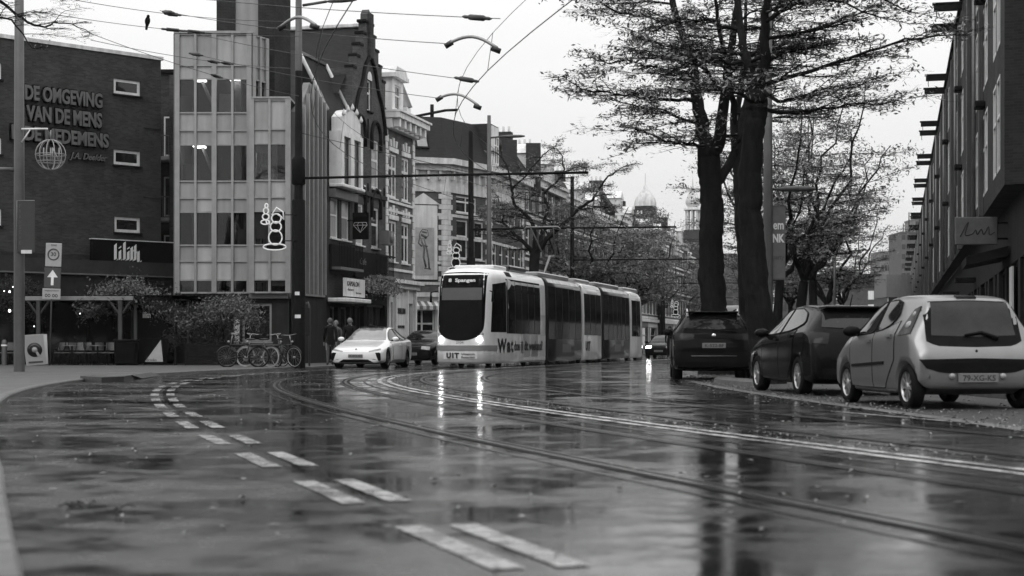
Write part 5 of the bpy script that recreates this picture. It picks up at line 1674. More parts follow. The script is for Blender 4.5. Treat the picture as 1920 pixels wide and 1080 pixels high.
# silver hatchback
K = [(1.715, .32, .50, .48, .52, .40), (1.68, .25, .66, .56, .63, .55), (1.5, .20, .765, .64, .78, .64), (1.15, .18, .80, .78, .93, .68), (.80, .18, .81, .86, 1.03, .66), (.40, .18, .815, .90, 1.26, .60),
     (.02, .18, .815, .93, 1.41, .57), (-.4, .18, .815, .95, 1.465, .56), (-.9, .18, .815, .97, 1.46, .555), (-1.25, .18, .81, .98, 1.43, .55), (-1.40, .19, .805, .97, 1.37, .55), (-1.48, .20, .80, .95, 1.22, .57), (-1.55, .22, .79, .88, 1.0, .62),
     (-1.61, .24, .77, .77, .86, .64), (-1.67, .26, .75, .68, .76, .62), (-1.70, .29, .70, .62, .68, .6), (-1.715, .34, .62, .56, .60, .5)]
def c1_extra(t, bv, paint):
    for sd in 'LR':
        for x, z, r in ((-1.30, 1.20, 0.045), (-1.30, 1.06, 0.065)):
            p, n = lay(bv, sd, x, z, 0.0)
            MB().lathe([(0, r * 0.6), (r * 0.6, r * 0.5), (r, r * 0.1), (r, -0.02)], 16, M=Matrix.Translation(p) @ Vector((0, 0, 1)).rotation_difference(n).to_matrix().to_4x4()).build('tail_light_lens', LAMP, t)
    panel(bv, 'B', [(-0.13, 1.425), (0.13, 1.425)], [(-0.13, 1.40), (0.13, 1.40)], 6, 2, 0.02).build('brake_light', TAIL, t)
    p, n = lay(bv, 'B', 0.12, 0.92, 0.03)
    MB().tube([p, lay(bv, 'B', -0.1, 0.96, 0.03)[0], lay(bv, 'B', -0.3, 0.88, 0.03)[0]], [0.015, 0.02, 0.03], 6).build('rear_wiper', TRIM, t)
    for y in (-0.33, 0.33):
        p, n = lay(bv, 'B', y, 0.42, 0.0)
        MB().lathe([(0, 0.03), (0.035, 0.025), (0.045, 0.0)], 12, M=Matrix.Translation(p) @ Matrix.Rotation(-pi / 2, 4, 'Y')).build('fog_lamp', LAMP, t)
    p, n = lay(bv, 'B', 0.0, 0.735, 0.004)
    MB().lathe([(0, 0.01), (0.014, 0.008), (0.018, 0.0)], 10, M=Matrix.Translation(p) @ Matrix.Rotation(-pi / 2, 4, 'Y')).build('lock', TRIM, t)
build_car('parked_car', 'silver small hatchback with black framed glass tailgate parked at the roadside', (5.61, 21.65), -6.5, K, (1.0, -1.34), 0.287, 0.165, 1.63, SILVER, RIM, 'multi', CGL, CGL2,
    side=[([(.62, .985), (.30, 1.24), (-.02, 1.375), (-.14, 1.385)], [(.62, .955), (.2, .955), (-.14, .985), (-.14, 1.0)]),
          ([(-.20, 1.39), (-.55, 1.40), (-.72, 1.36), (-.82, 1.2)], [(-.20, .99), (-.45, 1.01), (-.68, 1.07), (-.80, 1.16)])],
    doors=[([(.80, .93), (.3, .945), (-.155, .97)], [(.72, .26), (.3, .25), (-.155, .25)]), ([(-.165, .975), (-.6, 1.03), (-.98, 1.12)], [(-.165, .25), (-.6, .25), (-.98, .62)])], handles=[(-.02, .86), (-.80, .92)],
    wind=([(-.50, 1.36), (0, 1.39), (.50, 1.36)], [(-.66, 1.03), (0, 1.06), (.66, 1.03)]),
    rear=([(-.50, 1.34), (0, 1.36), (.50, 1.34)], [(-.55, .93), (0, .91), (.55, .93)]),
    patches=[('tailgate_glass', 'B', [(-.60, 1.355), (0, 1.375), (.60, 1.355)], [(-.62, .86), (-.5, .80), (0, .785), (.5, .80), (.62, .86)], 0.006, TRIM),
             ('tail_light', 'LR', [(-1.24, 1.26), (-1.36, 1.3)], [(-1.10, .93), (-1.47, .95)], 0.012, TAIL),
                                       ('bumper_insert', 'B', [(-.74, .63), (0, .645), (.74, .63)], [(-.66, .52), (-.45, .46), (0, .46), (.45, .46), (.66, .52)], 0.008, TRIM),
             ('door_strip', 'LR', [(.66, .55), (-.62, .60)], [(.66, .51), (-.62, .56)], 0.02, TRIM),
             ('headlight', 'FF', [(.42, .74), (.68, .72)], [(.45, .60), (.70, .56)], 0.01, LAMP),
             ('sill', 'LR', [(.66, .235), (-.98, .235)], [(.66, .19), (-.98, .19)], 0.012, SILVER)],
    mirror=(.56, .86, 1.0, TRIM), plate_b=('79-XG-KS', .40), extra=c1_extra)

# dark hatchback
K = [(2.18, .32, .55, .52, .58, .45), (2.14, .24, .74, .62, .70, .62), (1.9, .19, .84, .70, .84, .70), (1.45, .18, .88, .82, .96, .72), (.95, .18, .895, .90, 1.04, .70), (.50, .18, .90, .94, 1.27, .62),
     (.05, .18, .90, .96, 1.43, .59), (-.45, .18, .90, .98, 1.485, .58), (-1.05, .18, .90, 1.0, 1.46, .575), (-1.5, .18, .89, 1.02, 1.40, .57), (-1.72, .19, .885, 1.02, 1.34, .565), (-1.88, .20, .87, 1.0, 1.18, .60), (-2.0, .22, .86, .94, 1.04, .64),
     (-2.08, .24, .84, .84, .95, .66), (-2.14, .27, .80, .70, .80, .64), (-2.18, .33, .72, .58, .64, .58)]
def fo_extra(t, bv, paint):
    MB().box(-1.86, -1.45, -.55, .55, 1.395, 1.43, bev=0.012).build('roof_spoiler', paint, t)
    MB().tube([(-1.35, 0, 1.42), (-1.5, 0, 1.62)], [0.012, 0.005], 5).build('antenna', TRIM, t)
build_car('parked_car', 'dark grey hatchback parked between the silver hatchback and black car', (5.35, 27.3), -5.5, K, (1.30, -1.35), 0.315, 0.20, 1.80, GREYC, RIM, 'five', CGL, CGL,
    side=[([(.72, 1.02), (.38, 1.27), (.0, 1.395), (-.25, 1.41)], [(.72, .99), (.3, .985), (-.25, 1.01), (-.25, 1.02)]), ([(-.31, 1.41), (-.8, 1.405), (-1.15, 1.33), (-1.35, 1.2)], [(-.31, 1.01), (-.8, 1.04), (-1.15, 1.09), (-1.35, 1.15)])],
    doors=[([(.85, .95), (.3, .965), (-.275, .99)], [(.80, .28), (.3, .27), (-.275, .27)]), ([(-.285, .99), (-.8, 1.02), (-1.2, 1.06)], [(-.285, .27), (-.8, .27), (-1.1, .6)])], handles=[(-.12, .90), (-1.0, .95)],
    wind=([(-.52, 1.38), (0, 1.41), (.52, 1.38)], [(-.70, 1.06), (0, 1.09), (.70, 1.06)]),
    rear=([(-.54, 1.36), (0, 1.375), (.54, 1.36)], [(-.64, 1.09), (0, 1.06), (.64, 1.09)]),
    patches=[('tail_light', 'BB', [(.55, .99), (.83, 1.02)], [(.60, .82), (.84, .84)], 0.012, TAIL), ('tail_light', 'LR', [(-1.84, 1.0), (-2.03, .97)], [(-1.86, .86), (-2.06, .83)], 0.012, TAIL),
             ('bumper_insert', 'B', [(-.7, .44), (.7, .44)], [(-.66, .28), (.66, .28)], 0.01, TRIM), ('headlight', 'FF', [(.46, .80), (.76, .78)], [(.5, .66), (.8, .64)], 0.01, LAMP),
             ('tailgate', 'B', [(-.62, 1.03), (0, 1.0), (.62, 1.03)], [(-.56, .58), (.56, .58)], 0.006, GREYC)],
    mirror=(.64, .95, 1.02), plate_b=('SZ-517-K', .72), extra=fo_extra)

# black estate of high build
K = [(2.22, .34, .6, .62, .70, .5), (2.18, .26, .78, .74, .82, .66), (1.95, .22, .87, .84, .96, .74), (1.45, .22, .91, .94, 1.06, .76), (1.0, .22, .92, 1.0, 1.13, .74), (.55, .22, .92, 1.04, 1.36, .66),
     (.1, .22, .92, 1.06, 1.54, .62), (-.4, .22, .92, 1.08, 1.60, .61), (-1.1, .22, .92, 1.10, 1.595, .605), (-1.65, .22, .915, 1.10, 1.55, .60), (-1.86, .23, .91, 1.10, 1.46, .60), (-1.98, .25, .90, 1.09, 1.30, .64), (-2.08, .27, .89, 1.05, 1.15, .70),
     (-2.14, .29, .87, .94, 1.06, .72), (-2.19, .32, .84, .80, .92, .70), (-2.22, .38, .76, .66, .74, .62)]
def su_extra(t, bv, paint):
    for sd in (-1, 1):
        MB().tube([(.3, sd * .58, 1.57), (.2, sd * .58, 1.625), (-1.35, sd * .57, 1.63), (-1.5, sd * .57, 1.57)], 0.02, 6).build('roof_rail', CHROME, t)
        p, n = lay(bv, 'B', sd * 0.56, 1.45, 0.03)
        MB().lathe([(0, 0.02), (0.02, 0.01), (0.025, 0)], 8, M=Matrix.Translation(p)).build('roof_lamp', LAMP, t)
    MB().box(-1.99, -1.5, -.56, .56, 1.535, 1.57, bev=0.012).build('roof_spoiler', paint, t)
    p, n = lay(bv, 'B', 0, 1.02, 0.01)
    MB().lathe([(0, 0.012), (0.045, 0.008), (0.05, 0)], 12, M=Matrix.Translation(p) @ Matrix.Rotation(-pi / 2, 4, 'Y')).build('badge', CHROME, t)
    p, n = lay(bv, 'B', 0.05, 1.12, 0.03)
    MB().tube([p, lay(bv, 'B', -0.5, 1.10, 0.03)[0]], 0.014, 5).build('rear_wiper', TRIM, t)
build_car('parked_car', 'black tall estate car parked before the big tree trunk, seen from behind', (4.68, 37.9), 4.5, K, (1.35, -1.33), 0.345, 0.22, 1.84, BLACKC, RIMD, 'five', CGL, CGL,
    side=[([(.80, 1.12), (.45, 1.36), (.05, 1.50), (-.3, 1.52)], [(.80, 1.09), (.3, 1.09), (-.3, 1.11), (-.3, 1.12)]), ([(-.36, 1.52), (-1.2, 1.515), (-1.55, 1.46), (-1.72, 1.3)], [(-.36, 1.11), (-1.0, 1.13), (-1.55, 1.18), (-1.72, 1.22)])],
    doors=[([(.95, 1.04), (.3, 1.065), (-.325, 1.09)], [(.85, .36), (.3, .35), (-.325, .35)]), ([(-.335, 1.09), (-.8, 1.11), (-1.25, 1.13)], [(-.335, .35), (-.8, .35), (-1.1, .65)])], handles=[(-.15, .98), (-1.05, 1.02)],
    wind=([(-.56, 1.49), (0, 1.52), (.56, 1.49)], [(-.74, 1.16), (0, 1.19), (.74, 1.16)]),
    rear=([(-.57, 1.48), (0, 1.495), (.57, 1.48)], [(-.68, 1.18), (0, 1.155), (.68, 1.18)]),
    patches=[('tail_light', 'BB', [(.44, 1.05), (.86, 1.08)], [(.46, .93), (.87, .90)], 0.012, TAIL), ('lower_bumper', 'B', [(-.86, .66), (0, .63), (.86, .66)], [(-.8, .33), (.8, .33)], 0.012, TRIM),
             ('bumper_chrome', 'B', [(-.52, .585), (.52, .585)], [(-.50, .555), (.50, .555)], 0.022, CHROME), ('tail_band', 'B', [(-.44, 1.05), (.44, 1.05)], [(-.45, .95), (.45, .95)], 0.010, TRIM),
             ('headlight', 'FF', [(.5, .90), (.8, .88)], [(.55, .74), (.82, .72)], 0.01, LAMP)],
    mirror=(.72, .97, 1.12, TRIM), plate_b=('K-522-BF', .80), extra=su_extra)

# white fastback
K = [(2.40, .26, .62, .42, .48, .5), (2.37, .20, .82, .52, .60, .68), (2.28, .17, .90, .60, .69, .76), (2.0, .16, .955, .66, .78, .78), (1.55, .16, .975, .74, .87, .78), (1.1, .16, .98, .82, .95, .76), (.75, .16, .98, .88, 1.08, .70),
     (.3, .16, .98, .91, 1.32, .62), (-.15, .16, .98, .92, 1.45, .59), (-.6, .16, .98, .93, 1.48, .58), (-1.1, .16, .98, .95, 1.42, .57), (-1.6, .16, .975, .97, 1.24, .58), (-2.0, .18, .96, .98, 1.08, .66), (-2.25, .22, .92, .92, 1.03, .70), (-2.36, .27, .86, .82, .92, .66), (-2.40, .34, .76, .66, .74, .6)]
def et_extra(t, bv, paint):
    p, n = lay(bv, 'F', 0, .665, 0.004)
    MB().lathe([(0, 0.008), (0.03, 0.006), (0.036, 0)], 10, M=Matrix.Translation(p) @ Vector((0, 0, 1)).rotation_difference(n).to_matrix().to_4x4()).build('badge', RIMD, t)
    panel(bv, 'T', [(.05, -.52), (-.75, -.5)], [(.05, .52), (-.75, .5)], 10, 6, 0.006).build('glass_roof', CGL, t)
    MB().box(.0, .12, -.14, .14, 1.47, 1.53, bev=0.02).build('roof_sensor', TRIM, t)
build_car('parked_car', 'white fastback saloon with black air intakes parked facing the road', (-5.05, 58.05), 189.5, K, (1.50, -1.42), 0.345, 0.245, 1.96, WHITEC, RIMD, 'turbine', CGL, CGL,
    side=[([(.78, .99), (.35, 1.24), (-.05, 1.37), (-.4, 1.40)], [(.78, .955), (.2, .955), (-.4, .98), (-.4, .99)]), ([(-.46, 1.40), (-.9, 1.36), (-1.3, 1.24), (-1.6, 1.06)], [(-.46, .98), (-.9, .99), (-1.3, 1.01), (-1.6, 1.04)])],
    doors=[([(.95, .90), (.3, .925), (-.425, .95)], [(.85, .30), (.3, .29), (-.425, .29)]), ([(-.435, .95), (-.9, .965), (-1.3, .98)], [(-.435, .29), (-.8, .29), (-1.0, .55)])], handles=[(-.2, .80), (-1.05, .84)],
    wind=([(-.53, 1.40), (0, 1.43), (.53, 1.40)], [(-.72, .985), (0, 1.01), (.72, .985)]),
    rear=([(-.5, 1.38), (.5, 1.38)], [(-.6, 1.1), (.6, 1.1)]),
    patches=[('headlight', 'FF', [(.46, .60), (.84, .69)], [(.48, .565), (.86, .63)], 0.010, LAMP), ('side_intake', 'FF', [(.70, .54), (.82, .55), (.87, .52)], [(.80, .27), (.86, .27), (.88, .3)], 0.010, TRIM),
             ('lower_intake', 'F', [(-.44, .31), (0, .315), (.44, .31)], [(-.62, .21), (0, .205), (.62, .21)], 0.012, TRIM), ('front_lip', 'F', [(-.86, .175), (0, .17), (.86, .175)], [(-.84, .145), (0, .14), (.84, .145)], 0.02, TRIM),
             ('side_sill', 'LR', [(.95, .27), (-1.0, .30)], [(.95, .19), (-1.0, .19)], 0.012, RIMD), ('tail_light', 'B', [(-.86, .92), (.86, .92)], [(-.86, .85), (.86, .85)], 0.01, TAIL)],
    mirror=(.66, 1.0, 1.03), plate_f=('K-832-SH', .43), extra=et_extra, wind_glass=CGL3)

# dark saloon behind it
K = [(2.25, .30, .6, .52, .58, .5), (2.21, .22, .78, .62, .70, .64), (2.0, .19, .86, .70, .82, .72), (1.5, .18, .895, .80, .92, .74), (.95, .18, .90, .88, 1.0, .72), (.5, .18, .90, .92, 1.24, .62), (.05, .18, .90, .94, 1.40, .58), (-.5, .18, .90, .95, 1.43, .57), (-1.0, .18, .90, .97, 1.37, .565),
     (-1.4, .18, .90, .98, 1.18, .60), (-1.7, .18, .89, .98, 1.06, .68), (-2.05, .2, .86, .92, 1.03, .70), (-2.2, .25, .8, .8, .9, .64), (-2.25, .34, .7, .62, .7, .55)]
SAL = dict(side=[([(.75, .98), (.4, 1.2), (.0, 1.34), (-.35, 1.36)], [(.75, .95), (.3, .95), (-.35, .97), (-.35, .98)]), ([(-.41, 1.36), (-.8, 1.33), (-1.1, 1.24), (-1.3, 1.1)], [(-.41, .97), (-.8, .99), (-1.1, 1.01), (-1.3, 1.04)])],
    doors=[([(.9, .92), (.3, .935), (-.37, .955)], [(.8, .30), (.3, .29), (-.37, .29)]), ([(-.38, .955), (-.8, .97), (-1.2, .985)], [(-.38, .29), (-.8, .29), (-1.0, .55)])], handles=[(-.2, .83), (-1.0, .87)],
    wind=([(-.52, 1.34), (0, 1.37), (.52, 1.34)], [(-.7, 1.02), (0, 1.04), (.7, 1.02)]), rear=([(-.5, 1.33), (.5, 1.33)], [(-.58, 1.1), (.58, 1.1)]), mirror=(.62, .99, 1.0))
build_car('parked_car', 'dark saloon parked behind the white fastback, half hidden by the tram', (-3.55, 66.6), 193.5, K, (1.38, -1.32), 0.32, 0.21, 1.80, GREYC, RIMD, 'five', CGL, CGL,
    patches=[('headlight', 'FF', [(.42, .76), (.76, .74)], [(.44, .64), (.78, .60)], 0.01, LAMP), ('grille', 'F', [(-.34, .72), (.34, .72)], [(-.28, .40), (.28, .40)], 0.01, TRIM)], plate_f=('25-LR-DX', .45), **SAL)
build_car('oncoming_car', 'small dark car with one bright headlamp following beside the tram tail', (9.35, 98.4), 194, K, (1.38, -1.32), 0.32, 0.21, 1.80, GREYC, RIMD, 'five', CGL, CGL,
    patches=[('grille', 'F', [(-.34, .72), (.34, .72)], [(-.28, .40), (.28, .40)], 0.01, TRIM), ('headlight', 'F', [(.44, .74), (.74, .73)], [(.46, .64), (.76, .62)], 0.012, LAMP), ('headlight', 'F', [(-.74, .73), (-.44, .74)], [(-.76, .62), (-.46, .64)], 0.012, HEADL)], plate_f=('61-ZB-HN', .45), **SAL)

# pale van
K = [(2.5, .32, .65, .62, .70, .55), (2.45, .25, .85, .78, .9, .75), (2.2, .22, .93, .95, 1.12, .82), (1.85, .22, .95, 1.05, 1.32, .80), (1.4, .22, .96, 1.08, 1.75, .78), (1.05, .22, .96, 1.10, 1.98, .78), (.5, .22, .96, 1.1, 2.1, .79), (-1.0, .22, .96, 1.1, 2.12, .80), (-2.2, .22, .96, 1.1, 2.1, .80), (-2.42, .24, .95, 1.08, 2.0, .79), (-2.47, .28, .93, 1.0, 1.2, .8), (-2.5, .36, .85, .8, .95, .75)]
build_car('parked_van', 'pale panel van parked beyond the big tree trunk', (7.75, 54.5), 8, K, (1.6, -1.55), 0.33, 0.21, 1.92, VANC, RIMD, 'five', CGL, CGL,
    side=[([(1.5, 1.5), (1.2, 1.75), (.5, 1.78)], [(1.5, 1.15), (1.2, 1.15), (.5, 1.15)])], wind=([(-.66, 1.85), (.66, 1.85)], [(-.78, 1.3), (.78, 1.3)]), rear=([(-.6, 1.85), (.6, 1.85)], [(-.7, 1.3), (.7, 1.3)]),
    doors=[([(1.6, 1.1), (.4, 1.1)], [(1.2, .35), (.4, .35)])], handles=[(.6, 1.0)], patches=[('tail_light', 'BB', [(.78, 1.2), (.9, 1.2)], [(.8, .8), (.9, .8)], 0.01, TAIL)], mirror=(1.5, 1.1, 1.3, TRIM), plate_b=('VK-90-TD', .6), cat='van')
# ---------------------------------------------------------------- trees
BARK = mat('bark', 0.014, 0.85, 0, 0.5, 9, bump=0.9, bscale=22, stretch=(1, 1, 0.25))
LEAF = mat('leaf', 0.15, 0.55, 0, 0.45, 0.9)
LEAF2 = mat('far_leaf', 0.20, 0.6, 0, 0.4, 0.7)
def tubes_mesh(name, branches, m):
    V, F = [], []
    for pts, rs, sides in branches:
        n = len(pts)
        base = len(V)
        for i in range(n):
            p, q, o = pts[i], pts[min(i + 1, n - 1)], pts[max(i - 1, 0)]
            dx, dy, dz = q[0] - o[0], q[1] - o[1], q[2] - o[2]
            l = math.sqrt(dx * dx + dy * dy + dz * dz) or 1.0
            dx, dy, dz = dx / l, dy / l, dz / l
            if abs(dz) < 0.9: ax, ay, az = -dy, dx, 0.0
            else: ax, ay, az = 0.0, -dz, dy
            l = math.sqrt(ax * ax + ay * ay + az * az) or 1.0
            ax, ay, az = ax / l, ay / l, az / l
            bx, by, bz = dy * az - dz * ay, dz * ax - dx * az, dx * ay - dy * ax
            r0_ = rs[i]
            for k in range(sides):
                t = 2 * pi * k / sides
                r = r0_ if sides < 9 else r0_ * (1 + 0.07 * sin(3 * t + p[2] * 0.9) + 0.05 * sin(7 * t - p[2] * 2.3) + 0.05 * sin(2 * t + p[2] * 4.1) + random.uniform(-0.03, 0.03))
                c, s_ = cos(t) * r, sin(t) * r
                V.append((p[0] + ax * c + bx * s_, p[1] + ay * c + by * s_, p[2] + az * c + bz * s_))
        for i in range(n - 1):
            for k in range(sides):
                k2 = (k + 1) % sides
                F.append((base + i * sides + k, base + i * sides + k2, base + (i + 1) * sides + k2, base + (i + 1) * sides + k))
    me = bpy.data.meshes.new(name)
    me.from_pydata(V, [], F)
    me.polygons.foreach_set('use_smooth', [True] * len(F))
    me.materials.append(m)
    return me
def leaves_mesh(name, pts, n, size, m, seed, spread=0.10, flat=0.55):
    rs = np.random.RandomState(seed)
    P = np.array(pts)[rs.randint(0, len(pts), n)] + rs.normal(0, spread, (n, 3))
    a = rs.normal(0, 1, (n, 3)); a[:, 2] *= flat; a[:, 2] -= 0.25
    a /= np.linalg.norm(a, axis=1)[:, None]
    b = np.cross(a, rs.normal(0, 1, (n, 3)) + np.array([0, 0, 1.5])); b /= np.linalg.norm(b, axis=1)[:, None] + 1e-9
    s_ = size * rs.uniform(0.55, 1.35, (n, 1))
    a, b = a * s_, b * s_ * rs.uniform(0.22, 0.45, (n, 1))
    V = np.stack([P - a, P + b, P + a, P - b], 1).reshape(-1, 3)
    me = bpy.data.meshes.new(name)
    me.vertices.add(4 * n); me.vertices.foreach_set('co', V.ravel())
    me.loops.add(4 * n); me.loops.foreach_set('vertex_index', np.arange(4 * n))
    me.polygons.add(n); me.polygons.foreach_set('loop_start', np.arange(n) * 4); me.polygons.foreach_set('loop_total', np.full(n, 4))
    me.materials.append(m)
    me.update(calc_edges=True)
    return me
class Grow:
    def __init__(s, seed):
        s.r = random.Random(seed); s.br = []; s.tips = []; s.sides = []
    def line(s, pts, r0, r1, sides, n=4, jit=0.0):
        q = catmull(pts, n)
        if jit: q = [q[0]] + [tuple(c + s.r.gauss(0, jit) for c in p) for p in q[1:]]
        m = len(q)
        rs = [r0 + (r1 - r0) * (i / (m - 1)) ** 0.8 for i in range(m)]
        s.br.append((q, rs, sides))
        return q, rs
    def twig(s, p, d, L, r, level, flat):
        """branch from p along d; level 2 .. 4"""
        R_ = s.r
        n = {2: 7, 3: 5, 4: 4}[level]
        pts, x, y, z = [p], *p
        dx, dy, dz = d
        for i in range(n):
            dx += R_.gauss(0, 0.16); dy += R_.gauss(0, 0.16); dz += R_.gauss(0, 0.10) + (0.05 if level == 2 and i < 3 else -0.02)
            dz *= flat
            l = math.sqrt(dx * dx + dy * dy + dz * dz); dx, dy, dz = dx / l, dy / l, dz / l
            x += dx * L / n; y += dy * L / n; z += dz * L / n
            pts.append((x, y, z))
        s.br.append((pts, [r * (1 - 0.85 * i / n) for i in range(n + 1)], {2: 5, 3: 4, 4: 3}[level]))
        if level == 4:
            s.tips += pts[1:]
            return
        s.tips += pts[-2:]
        for i in range(1, n + 1):
            for rep in range(2):
                if level == 2 or R_.random() < 0.85:
                    sg = 1 if (i + rep) % 2 else -1
                    ang = sg * R_.uniform(0.5, 1.15)
                    cx, cy = dx * cos(ang) - dy * sin(ang), dx * sin(ang) + dy * cos(ang)
                    s.twig(pts[i], (cx, cy, R_.uniform(-0.15, 0.35)), L * R_.uniform(0.32, 0.55) * (1.1 - 0.5 * i / n), r * 0.45, level + 1, flat)
    def along(s, q, rs, a, b, k, Lr, flat, up=0.15):
        """k level-2 branches along the polyline q between fractions a and b"""
        for i in range(k):
            t = a + (b - a) * (i + s.r.random()) / k
            j = min(len(q) - 2, int(t * (len(q) - 1)))
            th = s.r.uniform(0, 2 * pi)
            s.twig(q[j], (cos(th), sin(th), s.r.uniform(up - 0.2, up + 0.3)), s.r.uniform(*Lr), max(0.012, rs[j] * 0.42), 2, flat)
    def pad(s, q, rs, k, Lr, flat):
        """side branches to both sides of a spreading limb"""
        for i in range(k):
            t = 0.18 + 0.82 * (i + s.r.random() * 0.6) / k
            j = min(len(q) - 2, int(t * (len(q) - 1)))
            d = np.array(q[j + 1]) - np.array(q[j]); th = math.atan2(d[1], d[0]) + (1 if i % 2 else -1) * s.r.uniform(0.35, 1.2)
            s.twig(q[j], (cos(th), sin(th), s.r.uniform(-0.22, 0.45)), s.r.uniform(*Lr), max(0.010, rs[j] * 0.5), 2, flat)
        s.twig(q[-1], tuple(np.array(q[-1]) - np.array(q[-2])), s.r.uniform(*Lr) * 0.7, max(0.01, rs[-1]), 2, flat)
    def finish(s, name, label, base, leaves, size, lm, group=None, seed=1, spread=0.065):
        t = thing(name, label, 'tree', base, 0, group)
        off = Vector(base)
        me = tubes_mesh('trunk', s.br, BARK); me.transform(Matrix.Translation(-off)); link('trunk', me, t)
        if leaves:
            me = leaves_mesh('crown', s.tips, leaves, size, lm, seed, spread); me.transform(Matrix.Translation(-off)); link('crown', me, t)
        return t
def PX(Y, *pts):
    return [tuple(at(p[0], p[1], Y + (p[2] if len(p) > 2 else 0))) for p in pts]

# the two big street trees before the row on the right
g = Grow(21); Y = 43.5
q, rs = g.line(PX(Y, (1345, 712), (1342, 640), (1338, 560), (1331, 470), (1334, 390), (1330, 320), (1328, 275)), 0.385, 0.28, 18, 9, 0.012)
g.br[-1] = (q, [r * (1.0 + 0.35 * max(0, 1 - i / 9)) for i, r in enumerate(rs)], 18)
l1, r1 = g.line(PX(Y, (1328, 280), (1312, 220, .2), (1304, 160, .4), (1290, 95, .6), (1268, 30, 1.0), (1248, -60, 1.3), (1230, -150, 1.6)), 0.22, 0.05, 8, 4, 0.02)
l2, r2 = g.line(PX(Y, (1338, 300), (1352, 235, -.3), (1362, 160, -.5), (1372, 80, -.8), (1385, -10, -1.0), (1392, -110, -1.2)), 0.20, 0.05, 8, 4, 0.02)
l3, r3 = g.line(PX(Y, (1340, 345), (1372, 300, .3), (1388, 250, .5), (1398, 190, 1.0), (1420, 100, 1.5), (1440, 0, 2.0)), 0.15, 0.04, 7, 4, 0.02)
for q, rs in ((l1, r1), (l2, r2), (l3, r3)):
    g.along(q, rs, 0.35, 1.0, 6, (1.4, 2.6), 0.72)
for pts, r0 in ((PX(Y, (1306, 190, .3), (1260, 185, -.3), (1200, 180, -.8), (1140, 175, -1.2), (1090, 172, -1.4)), 0.06), (PX(Y, (1320, 235, .1), (1280, 222, .8), (1230, 205, 1.3), (1170, 195, 1.6)), 0.06),
                (PX(Y, (1326, 270, 0), (1290, 272, -.6), (1245, 262, -1.1), (1190, 240, -1.5)), 0.055), (PX(Y, (1296, 125, .5), (1250, 110, .2), (1205, 112, -.4), (1140, 120, -1.0)), 0.065),
                (PX(Y, (1270, 40, 1), (1220, 35, .6), (1160, 22, .2), (1110, -8, -.2)), 0.05), (PX(Y, (1360, 180, -.4), (1320, 130, -1.2), (1270, 90, -1.9), (1210, 75, -2.4)), 0.06),
                (PX(Y, (1365, 140, -.5), (1420, 100, -1.2), (1490, 80, -1.8), (1560, 70, -2.3)), 0.06), (PX(Y, (1250, -60, 1.2), (1180, -50, .8), (1100, -30, .4), (1050, 0, 0)), 0.05)):
    q, rs = g.line(pts, r0, 0.018, 6, 4, 0.03)
    g.pad(q, rs, 11, (0.9, 1.8), 0.88)
g.finish('street_tree', 'big forked street tree standing just beyond the black parked car', PX(Y, (1345, 712))[0][:2] + (0.0,), 8000, 0.068, LEAF, seed=3)

g = Grow(22); Y = 33.5
q, rs = g.line(PX(Y, (1440, 722), (1432, 660), (1420, 560), (1410, 460), (1404, 380), (1408, 290), (1418, 215), (1418, 170)), 0.30, 0.21, 18, 9, 0.012)
g.br[-1] = (q, [r * (1.0 + 0.3 * max(0, 1 - i / 9)) for i, r in enumerate(rs)], 18)
l1, r1 = g.line(PX(Y, (1416, 185), (1402, 120, .4), (1390, 50, .8), (1378, -50, 1.2), (1370, -150, 1.5)), 0.15, 0.04, 8, 4, 0.02)
l2, r2 = g.line(PX(Y, (1420, 180), (1432, 110, -.4), (1436, 30, -.7), (1446, -70, -1.0), (1450, -160, -1.2)), 0.15, 0.04, 8, 4, 0.02)
for q, rs in ((l1, r1), (l2, r2)):
    g.along(q, rs, 0.2, 1.0, 6, (1.1, 2.0), 0.7)
for pts, r0 in ((PX(Y, (1424, 160), (1480, 145, -.3), (1550, 125, -.6), (1630, 95, -.8), (1700, 75, -1.0), (1755, 66, -1.1)), 0.06), (PX(Y, (1424, 205), (1480, 215, .4), (1540, 205, .8), (1600, 195, 1.1), (1655, 195, 1.3)), 0.05),
                (PX(Y, (1430, 120, -.4), (1490, 85, .3), (1550, 50, .9), (1620, 20, 1.4)), 0.055), (PX(Y, (1420, 170), (1470, 190, -.8), (1530, 170, -1.4), (1600, 165, -1.8)), 0.05),
                (PX(Y, (1402, 120, .4), (1350, 115, .2), (1295, 120, -.2), (1240, 140, -.5)), 0.05), (PX(Y, (1392, 60, .8), (1340, 40, .9), (1280, 40, 1.0), (1215, 60, 1.0)), 0.05),
                (PX(Y, (1436, 40, -.7), (1490, 10, -1.0), (1560, 0, -1.2), (1640, 30, -1.3)), 0.05), (PX(Y, (1414, 190), (1380, 175, -.9), (1340, 165, -1.5), (1300, 175, -2.0)), 0.045),
                (PX(Y, (1445, -60, -.9), (1520, -40, -.6), (1600, -25, -.3), (1680, 10, 0)), 0.05)):
    q, rs = g.line(pts, r0, 0.016, 6, 4, 0.025)
    g.pad(q, rs, 11, (0.7, 1.45), 0.86)
g.finish('street_tree', 'big straight trunked street tree beside the dark grey hatchback', PX(Y, (1440, 722))[0][:2] + (0.0,), 7500, 0.056, LEAF, seed=5)

